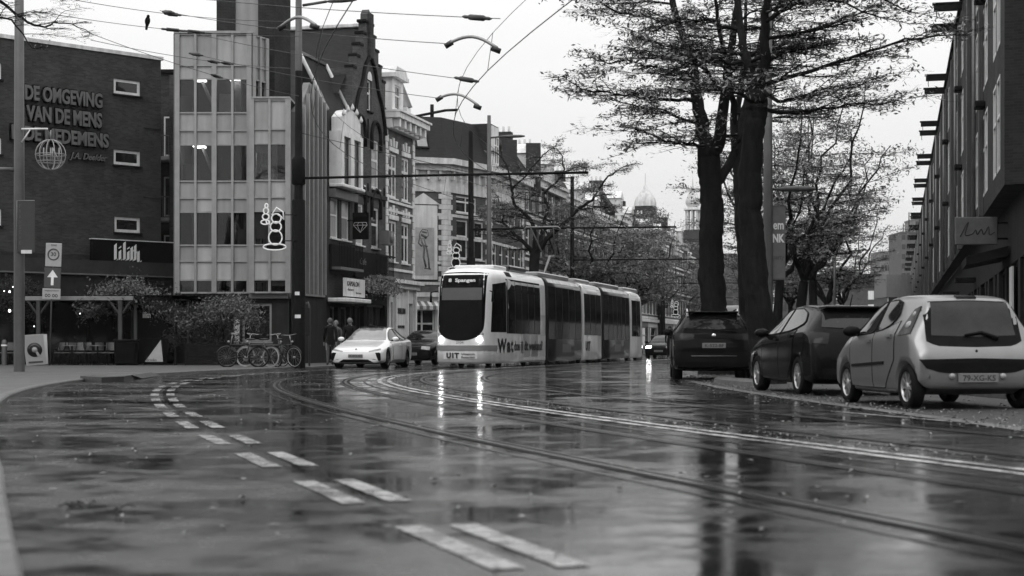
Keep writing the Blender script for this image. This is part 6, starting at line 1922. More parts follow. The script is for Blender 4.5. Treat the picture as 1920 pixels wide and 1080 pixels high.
g = Grow(23); Y = 50.0
q, rs = g.line(PX(Y, (1404, 700), (1400, 600), (1394, 480), (1388, 380), (1384, 300), (1380, 220)), 0.24, 0.17, 14, 8, 0.012)
for a, b in ((-30, -1), (15, 1), (60, -.5)):
    l_, r_ = g.line(PX(Y, (1381, 235), (1381 + a * .5, 150, b), (1381 + a, 60, b * 2), (1381 + a * 1.6, -40, b * 3)), 0.12, 0.04, 7, 4, 0.03)
    g.along(l_, r_, 0.1, 1.0, 5, (1.5, 2.8), 0.75)
g.finish('street_tree', 'slim dark street tree standing behind the two big ones', PX(Y, (1404, 700))[0][:2] + (0.0,), 5000, 0.07, LEAF, seed=6)

# the spreading tree behind the tram
g = Grow(27); Y = 91.0
q, rs = g.line(PX(Y, (1002, 672), (1002, 580), (1001, 505), (1003, 474)), 0.34, 0.27, 10, 4, 0.01)
for pts, r0 in ((PX(Y, (1003, 478), (989, 461), (960, 435, .5), (943, 418, .8), (924, 413, 1)), 0.16), (PX(Y, (943, 418, .8), (945, 394, .6), (934, 375, .4)), 0.07),
                (PX(Y, (1003, 470), (1001, 428, -.4), (989, 406, -.8), (965, 382, -1), (960, 355, -1.2), (953, 317, -1), (938, 293, -.8)), 0.15), (PX(Y, (1006, 470), (1016, 444, .4), (1020, 418, .7), (1028, 389, 1.0), (1020, 365, 1.2), (1044, 341, 1.3), (1056, 324, 1.4), (1054, 293, 1.5)), 0.15),
                (PX(Y, (1056, 324, 1.4), (1080, 314, 1.6), (1100, 316, 1.8)), 0.05), (PX(Y, (1006, 474), (1035, 440, -.5), (1064, 413, -1), (1088, 389, -1.4), (1109, 375, -1.6), (1131, 341, -1.8), (1153, 322, -2)), 0.16),
                (PX(Y, (960, 356, -1.2), (985, 330, -1.4), (1010, 300, -1.2), (1030, 282, -1)), 0.06), (PX(Y, (989, 406, -.8), (970, 400, .8), (940, 398, 1.6)), 0.06)):
    l_, r_ = g.line(pts, r0, max(0.03, r0 * 0.25), 7, 4, 0.03)
    g.pad(l_, r_, 7, (1.0, 2.1), 0.8)
g.finish('street_tree', 'nearly bare street tree with spreading limbs rising behind the tram roof', PX(Y, (1002, 672))[0][:2] + (0.0,), 9000, 0.065, LEAF2, seed=9, spread=0.12)

# smaller street trees: three kinds, then copies
def small_tree(seed, H, fork, spread, leaves, size, limbs=5, lm=LEAF2):
    g = Grow(seed); R_ = g.r
    q, rs = g.line([(0, 0, 0), (R_.gauss(0, .08), R_.gauss(0, .08), fork * 0.5), (R_.gauss(0, .15), R_.gauss(0, .15), fork)], 0.24, 0.18, 9, 4)
    top = q[-1]
    for k in range(limbs):
        th = 2 * pi * k / limbs + R_.uniform(-.4, .4)
        sp = spread * R_.uniform(0.65, 1.0); hh = (H - fork) * R_.uniform(0.75, 1.0)
        l_, r_ = g.line([top, (top[0] + cos(th) * sp * 0.35, top[1] + sin(th) * sp * 0.35, fork + hh * 0.3), (top[0] + cos(th) * sp * 0.7, top[1] + sin(th) * sp * 0.7, fork + hh * 0.62), (top[0] + cos(th) * sp * R_.uniform(.8, 1.1), top[1] + sin(th) * sp * R_.uniform(.8, 1.1), fork + hh)], 0.13, 0.02, 6, 4, 0.13)
        g.along(l_, r_, 0.18, 1.0, 9, (1.2, 2.4), 0.74, 0.2)
    return g, leaves, size, lm
protos = []
for sd, H, fk, spd, lv, sz, nl, lm in ((31, 11.5, 3.2, 3.9, 8000, 0.08, 5, LEAF2), (32, 10.5, 3.2, 4.2, 21000, 0.095, 6, LEAF2), (33, 11.0, 3.6, 4.3, 9000, 0.085, 6, LEAF2)):
    g, lv, sz, lm = small_tree(sd, H, fk, spd, lv, sz, nl, lm)
    protos.append((tubes_mesh('trunk', g.br, BARK), leaves_mesh('crown', g.tips, lv, sz, lm, sd, 0.16)))
def plant_tree(kind, x, y, rz, sc, label, group):
    t = thing('street_tree', label, 'tree', (x, y, 0.05), rz, group)
    t.scale = (sc, sc, sc * 1.0)
    link('trunk', protos[kind][0], t); link('crown', protos[kind][1], t)
LT = 'street trees on the tram side'
for kind, px, Y, rz, sc, lab in ((1, 1112, 112, 0.6, 1.12, 'leafy street tree second along the terraced houses, behind the tram'), (1, 1150, 128, 4.0, 1.05, 'thin leaved street tree third along the terraced houses'),
                                 (1, 1200, 142, 1.9, 1.15, 'leafy street tree fourth along the terraced houses'), (2, 1236, 165, 3.0, 1.05, 'street tree fifth along the terraced houses'), (1, 1262, 190, 5.0, 1.1, 'street tree before the onion domed tower'), (2, 1290, 215, 0.2, 1.1, 'street tree seventh along the terraced houses')):
    plant_tree(kind, (px - 960) * Y / FPX, Y, rz, sc, lab, LT)
RT = 'street trees on the apartment row side'
for kind, px, Y, rz, sc, lab in ((2, 1458, 64, 0.9, 0.95, 'street tree just past the banner pole'), (0, 1502, 74, 2.6, 1.15, 'full crowned street tree second past the banner pole'), (2, 1528, 84, 4.4, 1.15, 'wide street tree third past the banner pole'), (0, 1555, 100, 1.2, 1.05, 'street tree fourth past the banner pole'),
                                 (2, 1580, 122, 5.2, 1.05, 'street tree fifth past the banner pole'), (2, 1480, 118, 2.0, 1.0, 'street tree in the middle distance between the trunks'), (2, 1420, 165, 1.0, 1.1, 'distant street tree seen between the big trunks')):
    plant_tree(kind, (px - 960) * Y / FPX, Y, rz, sc, lab, RT)
# bare branches reaching in over the lettered wall
g = Grow(44); Y = 40.0
q, rs = g.line(PX(Y, (-260, 700), (-255, 400), (-230, 150), (-180, 40)), 0.25, 0.12, 8, 4)
for pts in (PX(Y, (-180, 40), (-80, -20), (-20, -10, .3), (30, 25, .5), (75, 50, .7), (110, 42, .9), (160, 55, 1.1)), PX(Y, (-180, 45), (-100, 40, -.5), (-30, 30, -1), (20, 40, -1.2), (60, 90, -1.3)), PX(Y, (-180, 40), (-60, -80, .3), (20, -60, .6), (80, -20, .8), (120, 0, 1))):
    l_, r_ = g.line(pts, 0.07, 0.012, 6, 4, 0.02)
    g.pad(l_, r_, 8, (0.7, 1.3), 0.8)
g.finish('bare_tree', 'bare twigged tree reaching over the corner of the lettered brick house', PX(Y, (-260, 700))[0][:2] + (0.0,), 500, 0.03, LEAF2, seed=8, spread=0.05)
# ---------------------------------------------------------------- poles, lamps, overhead line
POLE_D = mat('dark_pole', 0.008, 0.62, 0, 0.3, 4)
POLE_G = mat('grey_pole', 0.09, 0.5, 0.2, 0.2, 3, streak=0.3)
GALV = mat('galvanised', 0.30, 0.45, 0.5, 0.2, 4)
NEON = mat('decoration_tube', 0.75, 0.4, emit=0.12)
WIRE = mat('wire', 0.01, 0.5)
def lamp_head(t, p, d, L=0.75, m=POLE_G, w=0.11):
    d = Vector(d).normalized(); sd = Vector((-d.y, d.x, 0))
    rows = []
    for k, (a, ww, hh) in enumerate(((0, 0.3, 0.4), (0.15, 0.7, 0.8), (0.5, 1, 1), (0.85, 0.9, 0.8), (1, 0.4, 0.35))):
        c = Vector(p) + d * L * a
        rows.append([c + sd * w * ww * cos(q) * 1.0 + Vector((0, 0, 0.075 * hh * sin(q))) for q in np.linspace(0, 2 * pi, 11)[:-1]])
    MB().grid(rows, 0, True, closed=True).build('lamp_head', m, t)
def pole(name, label, px, Y, ztop, r0, r1, m, cat='pole', sleeve=None, group=None):
    x = (px - 960) * Y / FPX
    t = thing(name, label, cat, (x, Y, 0), 0, group)
    MB().lathe([(r0, 0), (r0, 0.1), (r0 * 0.97, ztop * 0.4), (r1, ztop), (0, ztop)], 14).build('shaft', m, t)
    if sleeve:
        MB().lathe([(sleeve[0], 0), (sleeve[0], sleeve[1] - .05), (sleeve[0] - .03, sleeve[1]), (r0, sleeve[1])], 16).build('sleeve', sleeve[2] if len(sleeve) > 2 else m, t)
    return t
# catenary pole with arm and lamp, beside the white car
t = pole('catenary_pole', 'thick dark catenary pole with lamp on top beside the bicycles', 560, 56, 10.4, 0.17, 0.12, POLE_D, sleeve=(0.235, 5.9))
MB().lathe([(0.125, 10.4), (0.11, 13.0), (0, 13.0)], 12).build('upper_shaft', POLE_G, t)
MB().tube([(0.15, 0, 12.7), (1.0, -0.25, 12.78)], 0.05, 8).build('lamp_arm', POLE_G, t)
lamp_head(t, (1.0, -0.25, 12.78), (1, -0.2, 0.02), 1.1)
ar = Vector((cos(R(13.5)), -sin(R(13.5)), 0))
def arm(t, L, z, r=0.045):
    MB().tube([Vector((0, 0, z)), ar * L * 0.5 + Vector((0, 0, z - .02)), ar * L + Vector((0, 0, z - 0.06))], r, 8).build('arm', POLE_D, t)
    MB().tube([Vector((0, 0, z + 1.6)), ar * L * 0.62 + Vector((0, 0, z))], 0.012, 5).build('stay', WIRE, t)
arm(t, 10.3, 6.65)
mb = MB(); mb.lathe([(0.17, 0), (0.24, 0.05), (0.24, 0.9), (0.17, 1.0)], 12, M=Matrix.Translation((0, 0, 6.4))); mb.build('clamp_collar', POLE_D, t)
MB().box(-0.1, 0.1, -0.25, -0.235, 1.75, 1.87).build('sticker', WHITE, t)
MB().box(-0.1, 0.06, -0.25, -0.236, 2.55, 2.67).build('sticker', WHITE, t)
# second and third catenary poles
for px, Y, zt, L, lab in ((883, 80, 11.5, 10.3, 'dark catenary pole behind the first tram module'), (1073, 109, 12.3, 10.5, 'dark catenary pole rising beside the tram pantograph'), (1243, 150, 9.5, 10.5, 'dark catenary pole beyond the tail of the tram'), (1290, 196, 9.5, 10.5, 'farthest dark catenary pole along the terraced houses')):
    t = pole('catenary_pole', lab, px, Y, zt, 0.15, 0.13, POLE_D, sleeve=(0.22, 5.2))
    arm(t, L, 6.6)
# grey lamp posts
t = pole('street_lamp', 'grey lamp post with single arm before the mansard corner building', 917, 71, 11.0, 0.12, 0.08, POLE_G, 'street lamp')
MB().tube([(0, 0, 10.0), (0.55, -0.1, 10.05)], 0.04, 8).build('lamp_arm', POLE_G, t); lamp_head(t, (0.5, -0.1, 10.05), (1, -0.15, 0), 1.1)
t = pole('street_lamp', 'grey lamp post carrying a banner between the big trees', 1440, 37, 9.0, 0.115, 0.085, POLE_G, 'street lamp')
MB().tube([(0, 0, 4.42), (0.35, 0, 4.42)], 0.03, 8).build('lamp_arm', POLE_G, t); lamp_head(t, (0.25, 0, 4.42), (1, 0, 0), 0.85)
MB().box(0.10, 0.40, -0.012, 0.012, 2.35, 4.0).build('banner', mat('banner_cloth', 0.13, 0.6, 0, 0.15), t)
fit_text('lettering', 'em', 0.24, 0.15, WHITE, t, 0.12, -0.016, 3.48, extrude=0.002, bold=0.02)
fit_text('lettering', 'NK', 0.27, 0.2, WHITE, t, 0.11, -0.016, 3.18, extrude=0.002, bold=0.04)
fit_text('lettering', 'party', 0.26, 0.14, POLE_G, t, 0.11, -0.016, 2.75, extrude=0.002, bold=0.02)
MB().box(0.09, 0.42, -0.02, 0.02, 4.0, 4.03).build('banner_rod', POLE_G, t); MB().box(0.09, 0.42, -0.02, 0.02, 2.32, 2.35).build('banner_rod', POLE_G, t)
t = pole('street_lamp', 'slim grey lamp post farther along the apartment row', 1565, 95, 8.5, 0.09, 0.06, POLE_G, 'street lamp')
MB().tube([(0, 0, 8.4), (-0.8, 0, 8.6)], 0.04, 6).build('lamp_arm', POLE_G, t); lamp_head(t, (-0.8, 0, 8.6), (-1, 0, 0), 0.8)
# foreground lamp post on the left, with name board and hanging globe
t = pole('street_lamp', 'grey lamp post with street name board and wire globe, on the left pavement', 36, 45.8, 13.0, 0.155, 0.12, POLE_G, 'street lamp')
nb_ = MB().box(0.0, 0.5, -0.19, -0.165, 3.45, 4.93, bev=0.006).build('name_board', mat('board_glass', 0.035, 0.4, 0, 0.15), t)
MB().tube([(0.0, -0.195, 3.45), (0.0, -0.195, 4.93), (0.5, -0.195, 4.93)], 0.012, 4).build('board_frame', GALV, t)
for k, ch in enumerate('FRANSEWEG'[:8]):
    fit_text('lettering', ch, 0.07, 0.11, POLE_G, nb_, 0.05, -0.195, 4.72 - k * 0.15, extrude=0.002, bold=0.02)
MB().box(0.12, 0.42, -0.22, -0.191, 3.42, 3.52).build('board_plate', WHITE, t)
MB().tube([(-0.1, 0, 5.83), (-0.9, 0, 5.85)], 0.06, 8).build('side_pipe', POLE_G, t)
MB().tube([(0.1, -0.1, 6.98), (0.85, -0.12, 6.98)], 0.03, 6).build('bracket', WHITE, t)
MB().tube([(0.1, -0.1, 6.6), (0.35, -0.12, 6.96)], 0.02, 6).build('bracket_brace', WHITE, t)
gl = thing('wire_globe', 'wire globe decoration hanging from the foreground lamp post bracket', 'decoration', at(95, 290, 45.6), 0)
for k in range(6):
    M = Matrix.Rotation(k * pi / 6, 4, 'Z')
    MB().tube([(0.43 * cos(a), 0, 0.43 * sin(a)) for a in np.linspace(0, 2 * pi, 25)], 0.011, 5, M=M, cap=False).build('hoop', GALV, gl)
for z in (-0.2, 0.0):
    rr = math.sqrt(0.43 ** 2 - z * z)
    MB().tube([(rr * cos(a), rr * sin(a), z) for a in np.linspace(0, 2 * pi, 25)], 0.010, 5, cap=False).build('ring', GALV, gl)
MB().tube([(0, 0, 0.43), (0, 0, 0.70)], 0.012, 5).build('hanger', GALV, gl)
mb = MB()
for a, b in (((-0.2, -.2), (-0.2, .2)), ((-0.2, 0), (0.0, 0)), ((0, -.2), (0, .2)), ((0.05, -.2), (0.05, .2)), ((0.05, .2), (0.24, -.2)), ((0.24, -.2), (0.24, .2))):
    mb.tube([(a[0], 0, a[1]), (b[0], 0, b[1])], 0.02, 5)
mb.build('monogram', GALV, gl)

# lit outline decorations on the poles: a plain snowman on a plinth
def decoration(label, px, py, Y, sc, arms):
    c = at(px, py, Y)
    t = thing('light_decoration', label, 'decoration', c, 0)
    t.scale = (sc, sc, sc)
    ell = lambda cx, cz, rx, rz, a0=0.0, a1=2 * pi: [(cx + rx * cos(a), 0, cz + rz * sin(a)) for a in np.linspace(a0, a1, 23)]
    for nm, pts in (('base_outline', ell(0.02, -0.80, 0.46, 0.13)), ('lower_outline', ell(0.05, -0.42, 0.27, 0.30)), ('upper_outline', ell(0.07, 0.02, 0.22, 0.20)), ('head_outline', ell(0.09, 0.36, 0.19, 0.18)),
                    ('cap_outline', [(-0.1, 0, 0.5), (0.1, 0, 0.80), (0.36, 0, 0.62), (0.40, 0, 0.30), (0.30, 0, 0.42), (0.1, 0, 0.54), (-0.1, 0, 0.5)]), ('arm_outline', [(-0.12, 0, 0.1), (-0.30, 0, 0.16), (-0.34, 0, 0.30)]),
                    ('scarf_outline', [(-0.08, 0, 0.2), (0.08, 0, 0.16), (0.26, 0, 0.22)]), ('branch_outline', ell(-0.34, 0.42, 0.13, 0.12)), ('branch_outline', ell(-0.33, 0.66, 0.10, 0.12)), ('branch_outline', ell(-0.31, 0.86, 0.06, 0.09)), ('branch_outline', ell(-0.36, 0.2, 0.17, 0.09))):
        MB().tube(pts, 0.030, 6).build(nm, NEON, t)
    mb = MB(); mb.lathe([(0, 0), (0.26, 0)], 18, M=Matrix.Translation((0.05, 0.05, -0.42)) @ Matrix.Rotation(pi / 2, 4, 'X') @ Matrix.Diagonal((1, 1.1, 1, 1))); mb.lathe([(0, 0), (0.2, 0)], 18, M=Matrix.Translation((0.07, 0.045, 0.02)) @ Matrix.Rotation(pi / 2, 4, 'X')); mb.lathe([(0, 0), (0.2, 0)], 18, M=Matrix.Translation((0.12, 0.04, 0.42)) @ Matrix.Rotation(pi / 2, 4, 'X'))
    mb.box(-0.32, 0.36, 0.055, 0.07, -0.88, -0.72)
    mb.build('backing', POLE_D, t)
    for z in (-0.55, 0.5):
        MB().tube([(0.1, 0.02, z), (arms, 0.05, z)], 0.022, 5).build('bracket', POLE_D, t)
    return t
decoration('lit snowman outline fixed to the thick catenary pole', 514, 426, 55.7, 0.86, 0.9)
decoration('lit snowman outline on the pole above the tram cab', 853, 480, 79.6, 0.80, 1.0)
decoration('small lit snowman outline on the far pole', 1266, 578, 149.6, 0.85, -1.2)

# overhead contact wires
def wires(name, label, off, z=6.0):
    t = thing(name, label, 'overhead wire')
    MB().tube([track(s_, off, z + 0.0) for s_ in np.arange(-10, 200, 2.0)], 0.0095, 5).build('contact_wire', WIRE, t)
    pts = []
    for s_ in np.arange(-10, 200, 2.0):
        pts.append(track(s_, off + 0.1, z + 0.72))
    MB().tube(pts, 0.007, 4).build('messenger_wire', WIRE, t)
    for s_ in np.arange(-2, 160, 6.5):
        MB().tube([track(s_, off, z), track(s_, off + 0.1, z + 0.72)], 0.006, 4).build('dropper', WIRE, t)
    return t
wires('overhead_line', 'overhead contact line above the tram carrying track', 0.72)
wires('overhead_line', 'overhead contact line above the empty track', 3.92)
def span(label, a, b, ins=(), sag=0.12, r=0.0075, bow=None):
    a, b = Vector(a), Vector(b)
    t = thing('span_wire', label, 'span wire')
    n = 14
    MB().tube([a.lerp(b, i / n) - Vector((0, 0, sag * 4 * (i / n) * (1 - i / n))) for i in range(n + 1)], r, 5).build('wire', WIRE, t)
    for k in ins:
        c = a.lerp(b, k) - Vector((0, 0, sag * 4 * k * (1 - k))); d = (b - a).normalized()
        M = Matrix.Translation(c) @ Vector((0, 0, 1)).rotation_difference(d).to_matrix().to_4x4()
        MB().lathe([(0.015, -0.42), (0.03, -0.36), (0.03, -0.22), (0.05, -0.2), (0.05, 0.2), (0.03, 0.22), (0.03, 0.36), (0.015, 0.42)], 8, M=M).build('insulator', WIRE, t)
    if bow:
        p, q = Vector(bow[0]), Vector(bow[1])
        pts = [p.lerp(q, k / 10) + Vector((0, 0, 0.16 * sin(pi * k / 10))) for k in range(11)]
        MB().tube(pts, 0.030, 7).build('registration_bow', GALV, t)
        MB().tube([p + Vector((-0.05, 0, -0.05)), p + Vector((0.08, 0, 0.03))], 0.05, 6).build('bow_clamp', WIRE, t)
        MB().tube([q + Vector((-0.1, 0, 0.0)), q + Vector((0.06, 0, -0.06))], 0.05, 6).build('bow_clamp', WIRE, t)
    return t
W1 = 29.0
span('upper span wire running to the empty track line near the sky opening', at(180, -25, 40), at(938, 35, 27), (0.96,), 0.1)
span('span wire with pale bow reaching the empty track line, nearer of two', at(300, 20, 40), at(840, 82, 28.3), (0.04,), 0.1, bow=(at(840, 82, 28.3), at(932, 90, 28.0)))
span('thin span wire below the nearer bow', at(330, 55, 42), at(897, 152, 31.5), (0.97,), 0.1)
span('span wire with pale bow reaching the empty track line, farther of two', at(360, 100, 44), at(822, 184, 35), (0.02,), 0.1, bow=(at(822, 184, 35), at(897, 198, 34.6)))
span('span wire crossing before the lettered wall, where the bird sits', at(60, 20, 38), at(560, 68, 46), (0.48, 0.56), 0.15)
span('span wire from bare tree corner to the glass office front', at(140, 0, 36), at(540, 40, 46), (0.40,), 0.12)
span('low span wire across the glass office upper windows', at(150, 55, 38), at(560, 180, 52), (0.55,), 0.15)
span('span wire with oval insulator across the glass office top', at(170, 75, 38), at(545, 128, 50), (0.55, 0.62), 0.12)
span('pale bow wire beside the catenary pole lamp', at(500, 52, 31), at(536, 49, 30.2), (), 0.02, bow=(at(527, 50, 30), at(592, 47, 29.2)))
# the bird
bp = at(277, 41, 41.5)
bird = thing('perched_bird', 'black bird perched on the span wire before the lettered wall', 'bird', bp, 0.4)
mb = MB()
mb.lathe([(0, 0.13), (0.028, 0.12), (0.042, 0.09), (0.04, 0.06), (0.062, 0.02), (0.072, -0.04), (0.06, -0.10), (0.04, -0.14), (0.035, -0.20), (0.03, -0.27), (0, -0.275)], 12, M=Matrix.Translation((0, 0, 0.06)) @ Matrix.Rotation(R(8), 4, 'Y'))
mb.build('body', BLACKP, bird)
MB().tube([(0.0, -0.035, 0.15), (0.0, -0.085, 0.14)], [0.014, 0.003], 6).build('beak', BLACKP, bird)
for s_ in (-1, 1):
    MB().tube([(s_ * 0.02, 0, -0.04), (s_ * 0.02, 0, -0.10)], 0.006, 5).build('foot', BLACKP, bird)

# ---------------------------------------------------------------- signs by the terrace
ts = thing('traffic_sign', 'leaning sign post with zone 30, one way arrow and exception plates', 'traffic sign', ((93 - 960) * 60.0 / FPX, 60.0, PZ), 0)
MB().tube([(0, 0, 0), (0.07, 0.0, 2.5), (0.16, 0.05, 4.5)], 0.03, 8).build('post', POLE_G, ts)
def plate(x, z, w, h, m, tilt):
    o = MB().box(-w / 2, w / 2, -0.05, -0.02, -h / 2, h / 2, bev=0.01).build('plate', m, ts); o.location = (x, 0, z); o.rotation_euler = (0, tilt, 0); return o
SW = mat('sign_white', 0.34, 0.4, 0, 0.1); SB_ = mat('sign_blue', 0.05, 0.4, 0, 0.15)
a = plate(0.16, 4.14, 0.60, 0.88, SW, R(2))
MB().tube([(0.2 * cos(q), -0.055, 0.02 + 0.2 * sin(q)) for q in np.linspace(0, 2 * pi, 25)], 0.026, 5, cap=False).build('zone_ring', mat('sign_red', 0.07, 0.4), a)
fit_text('lettering', '30', 0.2, 0.15, INK, a, -0.1, -0.055, -0.05, extrude=0.002, bold=0.02)
fit_text('lettering', 'ZONE', 0.22, 0.06, INK, a, -0.11, -0.055, 0.33, extrude=0.002)
a = plate(0.12, 3.28, 0.62, 0.76, SB_, R(2))
MB().prism([(-0.05, -0.28), (0.05, -0.28), (0.05, 0.02), (0.2, 0.02), (0, 0.3), (-0.2, 0.02), (-0.05, 0.02)], -0.058, -0.051, 'y').build('arrow', WHITE, a, fix=True)
a = plate(0.08, 2.68, 0.68, 0.40, SW, R(2))
fit_text('lettering', 'uitgezonderd', 0.52, 0.07, INK, a, -0.26, -0.055, 0.08, extrude=0.002)
fit_text('lettering', 'oo oo', 0.48, 0.13, INK, a, -0.24, -0.055, -0.13, extrude=0.002, bold=0.01)
# sandwich boards
sw = thing('sandwich_board', 'pale sandwich board with round logo beside the sign post', 'sandwich board', ((70 - 960) * 59.5 / FPX, 59.5, PZ), R(8))
for s_, nm in ((-1, 'front_board'), (1, 'back_board')):
    o = MB().box(-0.36, 0.36, -0.015, 0.015, 0, 1.15, bev=0.006).build(nm, SW, sw); o.location = (0, s_ * 0.25, 0.02); o.rotation_euler = (R(-11) * s_, R(-4), 0)
    if s_ < 0:
        MB().lathe([(0, 0), (0.27, 0), (0.27, 0.006), (0, 0.006)], 28, M=Matrix.Translation((0, -0.017, 0.58)) @ Matrix.Rotation(pi / 2, 4, 'X')).build('logo_disc', INK, o)
        MB().lathe([(0, 0), (0.1, 0), (0.1, 0.006), (0, 0.006)], 20, M=Matrix.Translation((0, -0.024, 0.58)) @ Matrix.Rotation(pi / 2, 4, 'X')).build('logo_centre', SW, o)
        MB().prism([(0.02, 0.5), (0.1, 0.52), (0.18, 0.36), (0.08, 0.33)], -0.030, -0.024, 'y').build('logo_tail', SW, o, fix=True)
        MB().tube([(0.19 * cos(q), -0.026, 0.58 + 0.19 * sin(q)) for q in np.linspace(0.25, pi - 0.25, 14)], 0.02, 4).build('logo_arc', POLE_G, o)
        MB().box(-0.26, 0.26, -0.022, -0.0155, 0.08, 0.15).build('logo_strip', POLE_G, o)
s2 = thing('sandwich_board', 'black sandwich board with white triangle before the terrace', 'sandwich board', ((293 - 960) * 60.2 / FPX, 60.2, PZ), R(-6))
for s_, nm in ((-1, 'front_board'), (1, 'back_board')):
    o = MB().box(-0.40, 0.36, -0.015, 0.015, 0, 1.0, bev=0.006).build(nm, BLACKP, s2); o.location = (0, s_ * 0.2, 0.02); o.rotation_euler = (R(-9) * s_, 0, 0)
    if s_ < 0:
        MB().prism([(-0.36, 0.12), (0.34, 0.12), (0.30, 0.95)], -0.024, -0.016, 'y').build('white_triangle', mat('board_white', 0.42, 0.5), o, fix=True)
        fit_text('lettering', 'drinks', 0.4, 0.1, INK, o, -0.3, -0.026, 0.14, extrude=0.001, bold=0.01)
sr = thing('parking_ticket_post', 'slim grey hooked post between bicycles and white car', 'post', ((580 - 960) * 57.5 / FPX, 57.5, PZ))
MB().tube([(0, 0, 0), (0, 0, 2.15), (-0.05, 0, 2.3), (-0.12, 0, 2.25)], 0.035, 8).build('post', POLE_G, sr)
MB().box(-0.16, 0.02, -0.06, 0.06, 1.1, 2.1, bev=0.02).build('casing', GFW, sr)
bo = thing('bollard', 'short grey bollard behind the foreground lamp post', 'bollard', ((8 - 960) * 60 / FPX, 60, PZ))
MB().lathe([(0.1, 0), (0.1, 0.85), (0.085, 0.92), (0.05, 0.96), (0, 0.97)], 14).build('post', POLE_G, bo)
MB().lathe([(0.115, 0.72), (0.115, 0.78)], 14).build('ring', WHITE, bo)

hs = thing('hanging_sign', 'small black sign with white drop emblem above the rear of the tram', 'sign', (at(1137, 520, 116).x, 116, 0), 0)
zc = at(1137, 521, 116).z
MB().box(-0.62, 0.62, -0.06, 0.06, zc - 0.55, zc + 0.55, bev=0.02).build('panel', BLACKP, hs)
MB().prism([(0.22 * sin(a) * 1.0, zc - 0.1 + 0.22 * cos(a)) if cos(a) < 0.6 else (0.12 * sin(a), zc + 0.12 + 0.25 * cos(a)) for a in np.linspace(0, 2 * pi, 21)[:-1]], -0.07, -0.061, 'y').build('emblem', LETW, hs, fix=True)
MB().tube([(-0.62, 0, zc + 0.3), (-2.6, 0.4, zc + 0.3)], 0.04, 6).build('bracket', DARKP, hs)
# ---------------------------------------------------------------- terrace
TWOOD = mat('pale_timber', 0.06, 0.7, 0, 0.25, 4, stretch=(1, 1, 0.2))
tx = lambda px, Y: (px - 960) * Y / FPX
pg = thing('pergola', 'white beamed pergola on braced posts over the cafe terrace', 'pergola', (tx(150, 60.6), 60.6, PZ), R(-3))
bz = 2.45
mb = MB(); mb.box(-2.1, 2.05, -0.06, 0.06, bz, bz + 0.16, bev=0.01); mb.build('beam', mat('pergola_beam', 0.22, 0.6, 0, 0.15, 3), pg)
for k in range(7):
    MB().box(-1.95 + k * 0.65, -1.87 + k * 0.65, 0.065, 3.0, bz + 0.02, bz + 0.13).build('rafter', TWOOD, pg)
for x in (-1.6, 1.55):
    p_ = MB().box(x - 0.07, x + 0.07, -0.058, 0.058, 0, bz - 0.003).build('post', TWOOD, pg)
    for s_ in (-1, 1):
        MB().tube([(x + s_ * 0.07, 0, bz - 0.5), (x + s_ * 0.42, 0, bz - 0.01)], 0.045, 4, smooth=False).build('brace', TWOOD, p_)
p_ = MB().box(1.95, 2.06, 0.4, 0.5, 0, bz).build('post', TWOOD, pg)
MB().box(-2.6, 4.4, 0.07, 6.5, bz + 0.17, bz + 0.2).build('roof_cloth', BLACKP, pg)
# trellis frame farther right
tr = thing('trellis', 'slim metal trellis frame carrying the climbing plant', 'trellis', (tx(340, 61), 61, PZ))
for x in (-0.25, 0.25):
    MB().tube([(x, 0, 0), (x, 0, 2.5)], 0.035, 6).build('post', POLE_G, tr)
for z in (1.05, 2.15, 2.48):
    MB().tube([(-0.25, 0, z), (0.25, 0, z)], 0.025, 6).build('rung', POLE_G, tr)
VINE = mat('vine_leaf', 0.085, 0.55, 0, 0.6, 2.5)
def foliage(name, label, cat, blobs, n, size, m, seed, stems=()):
    rs = np.random.RandomState(seed)
    pts = []
    for (x, y, z, sx, sy, sz, w) in blobs:
        k = int(400 * w)
        q = rs.normal(0, 1, (k, 3)) * np.array([sx, sy, sz]) + np.array([x, y, z])
        pts += [tuple(v) for v in q]
    base = (blobs[0][0], blobs[0][1], PZ)
    t = thing(name, label, cat, base)
    me = leaves_mesh('foliage', pts, n, size, m, seed, 0.06, 0.9); me.transform(Matrix.Translation(-Vector(base))); link('foliage', me, t)
    for st in stems:
        MB().tube([Vector(p) - Vector(base) for p in st], [0.03] * len(st), 6).build('stem', BARK, t)
    return t
bl = []
rg = random.Random(9)
for px in range(160, 345, 6):
    py = np.interp(px, [165, 210, 235, 290, 335], [560, 545, 530, 550, 575]) + rg.uniform(-8, 14)
    p = at(px, py + 8, 61.5 + rg.uniform(-.6, .6)); bl.append((p.x, p.y, p.z, 0.22, 0.3, 0.17 + rg.random() * 0.1, 1))
foliage('climbing_plant', 'shaggy climbing plant spilling over the pergola beam', 'plant', bl, 11000, 0.06, VINE, 71, [[(bl[10][0], 61.8, 0), (bl[10][0] + 0.1, 61.7, 1.2), (bl[10][0], 61.5, 2.5)]])
bl = []
for px in range(335, 470, 7):
    py = np.interp(px, [335, 380, 420, 450, 470], [580, 575, 565, 555, 580]) + rg.uniform(-6, 16)
    p = at(px, py + 14, 61.2 + rg.uniform(-.5, .5)); bl.append((p.x, p.y, p.z, 0.24, 0.3, 0.17 + rg.random() * 0.1, 1))
foliage('climbing_plant', 'bushy plant arching from trellis towards the glass office', 'plant', bl, 11000, 0.06, VINE, 72, [[(tx(420, 61.5), 61.5, 0), (tx(420, 61.5), 61.4, 1.3), (tx(412, 61.5), 61.2, 2.4)]])
bl = []
for k in range(16):
    p = at(rg.uniform(300, 448), rg.uniform(620, 655), 60.9); bl.append((p.x, p.y, p.z, 0.15, 0.12, 0.16, 1))
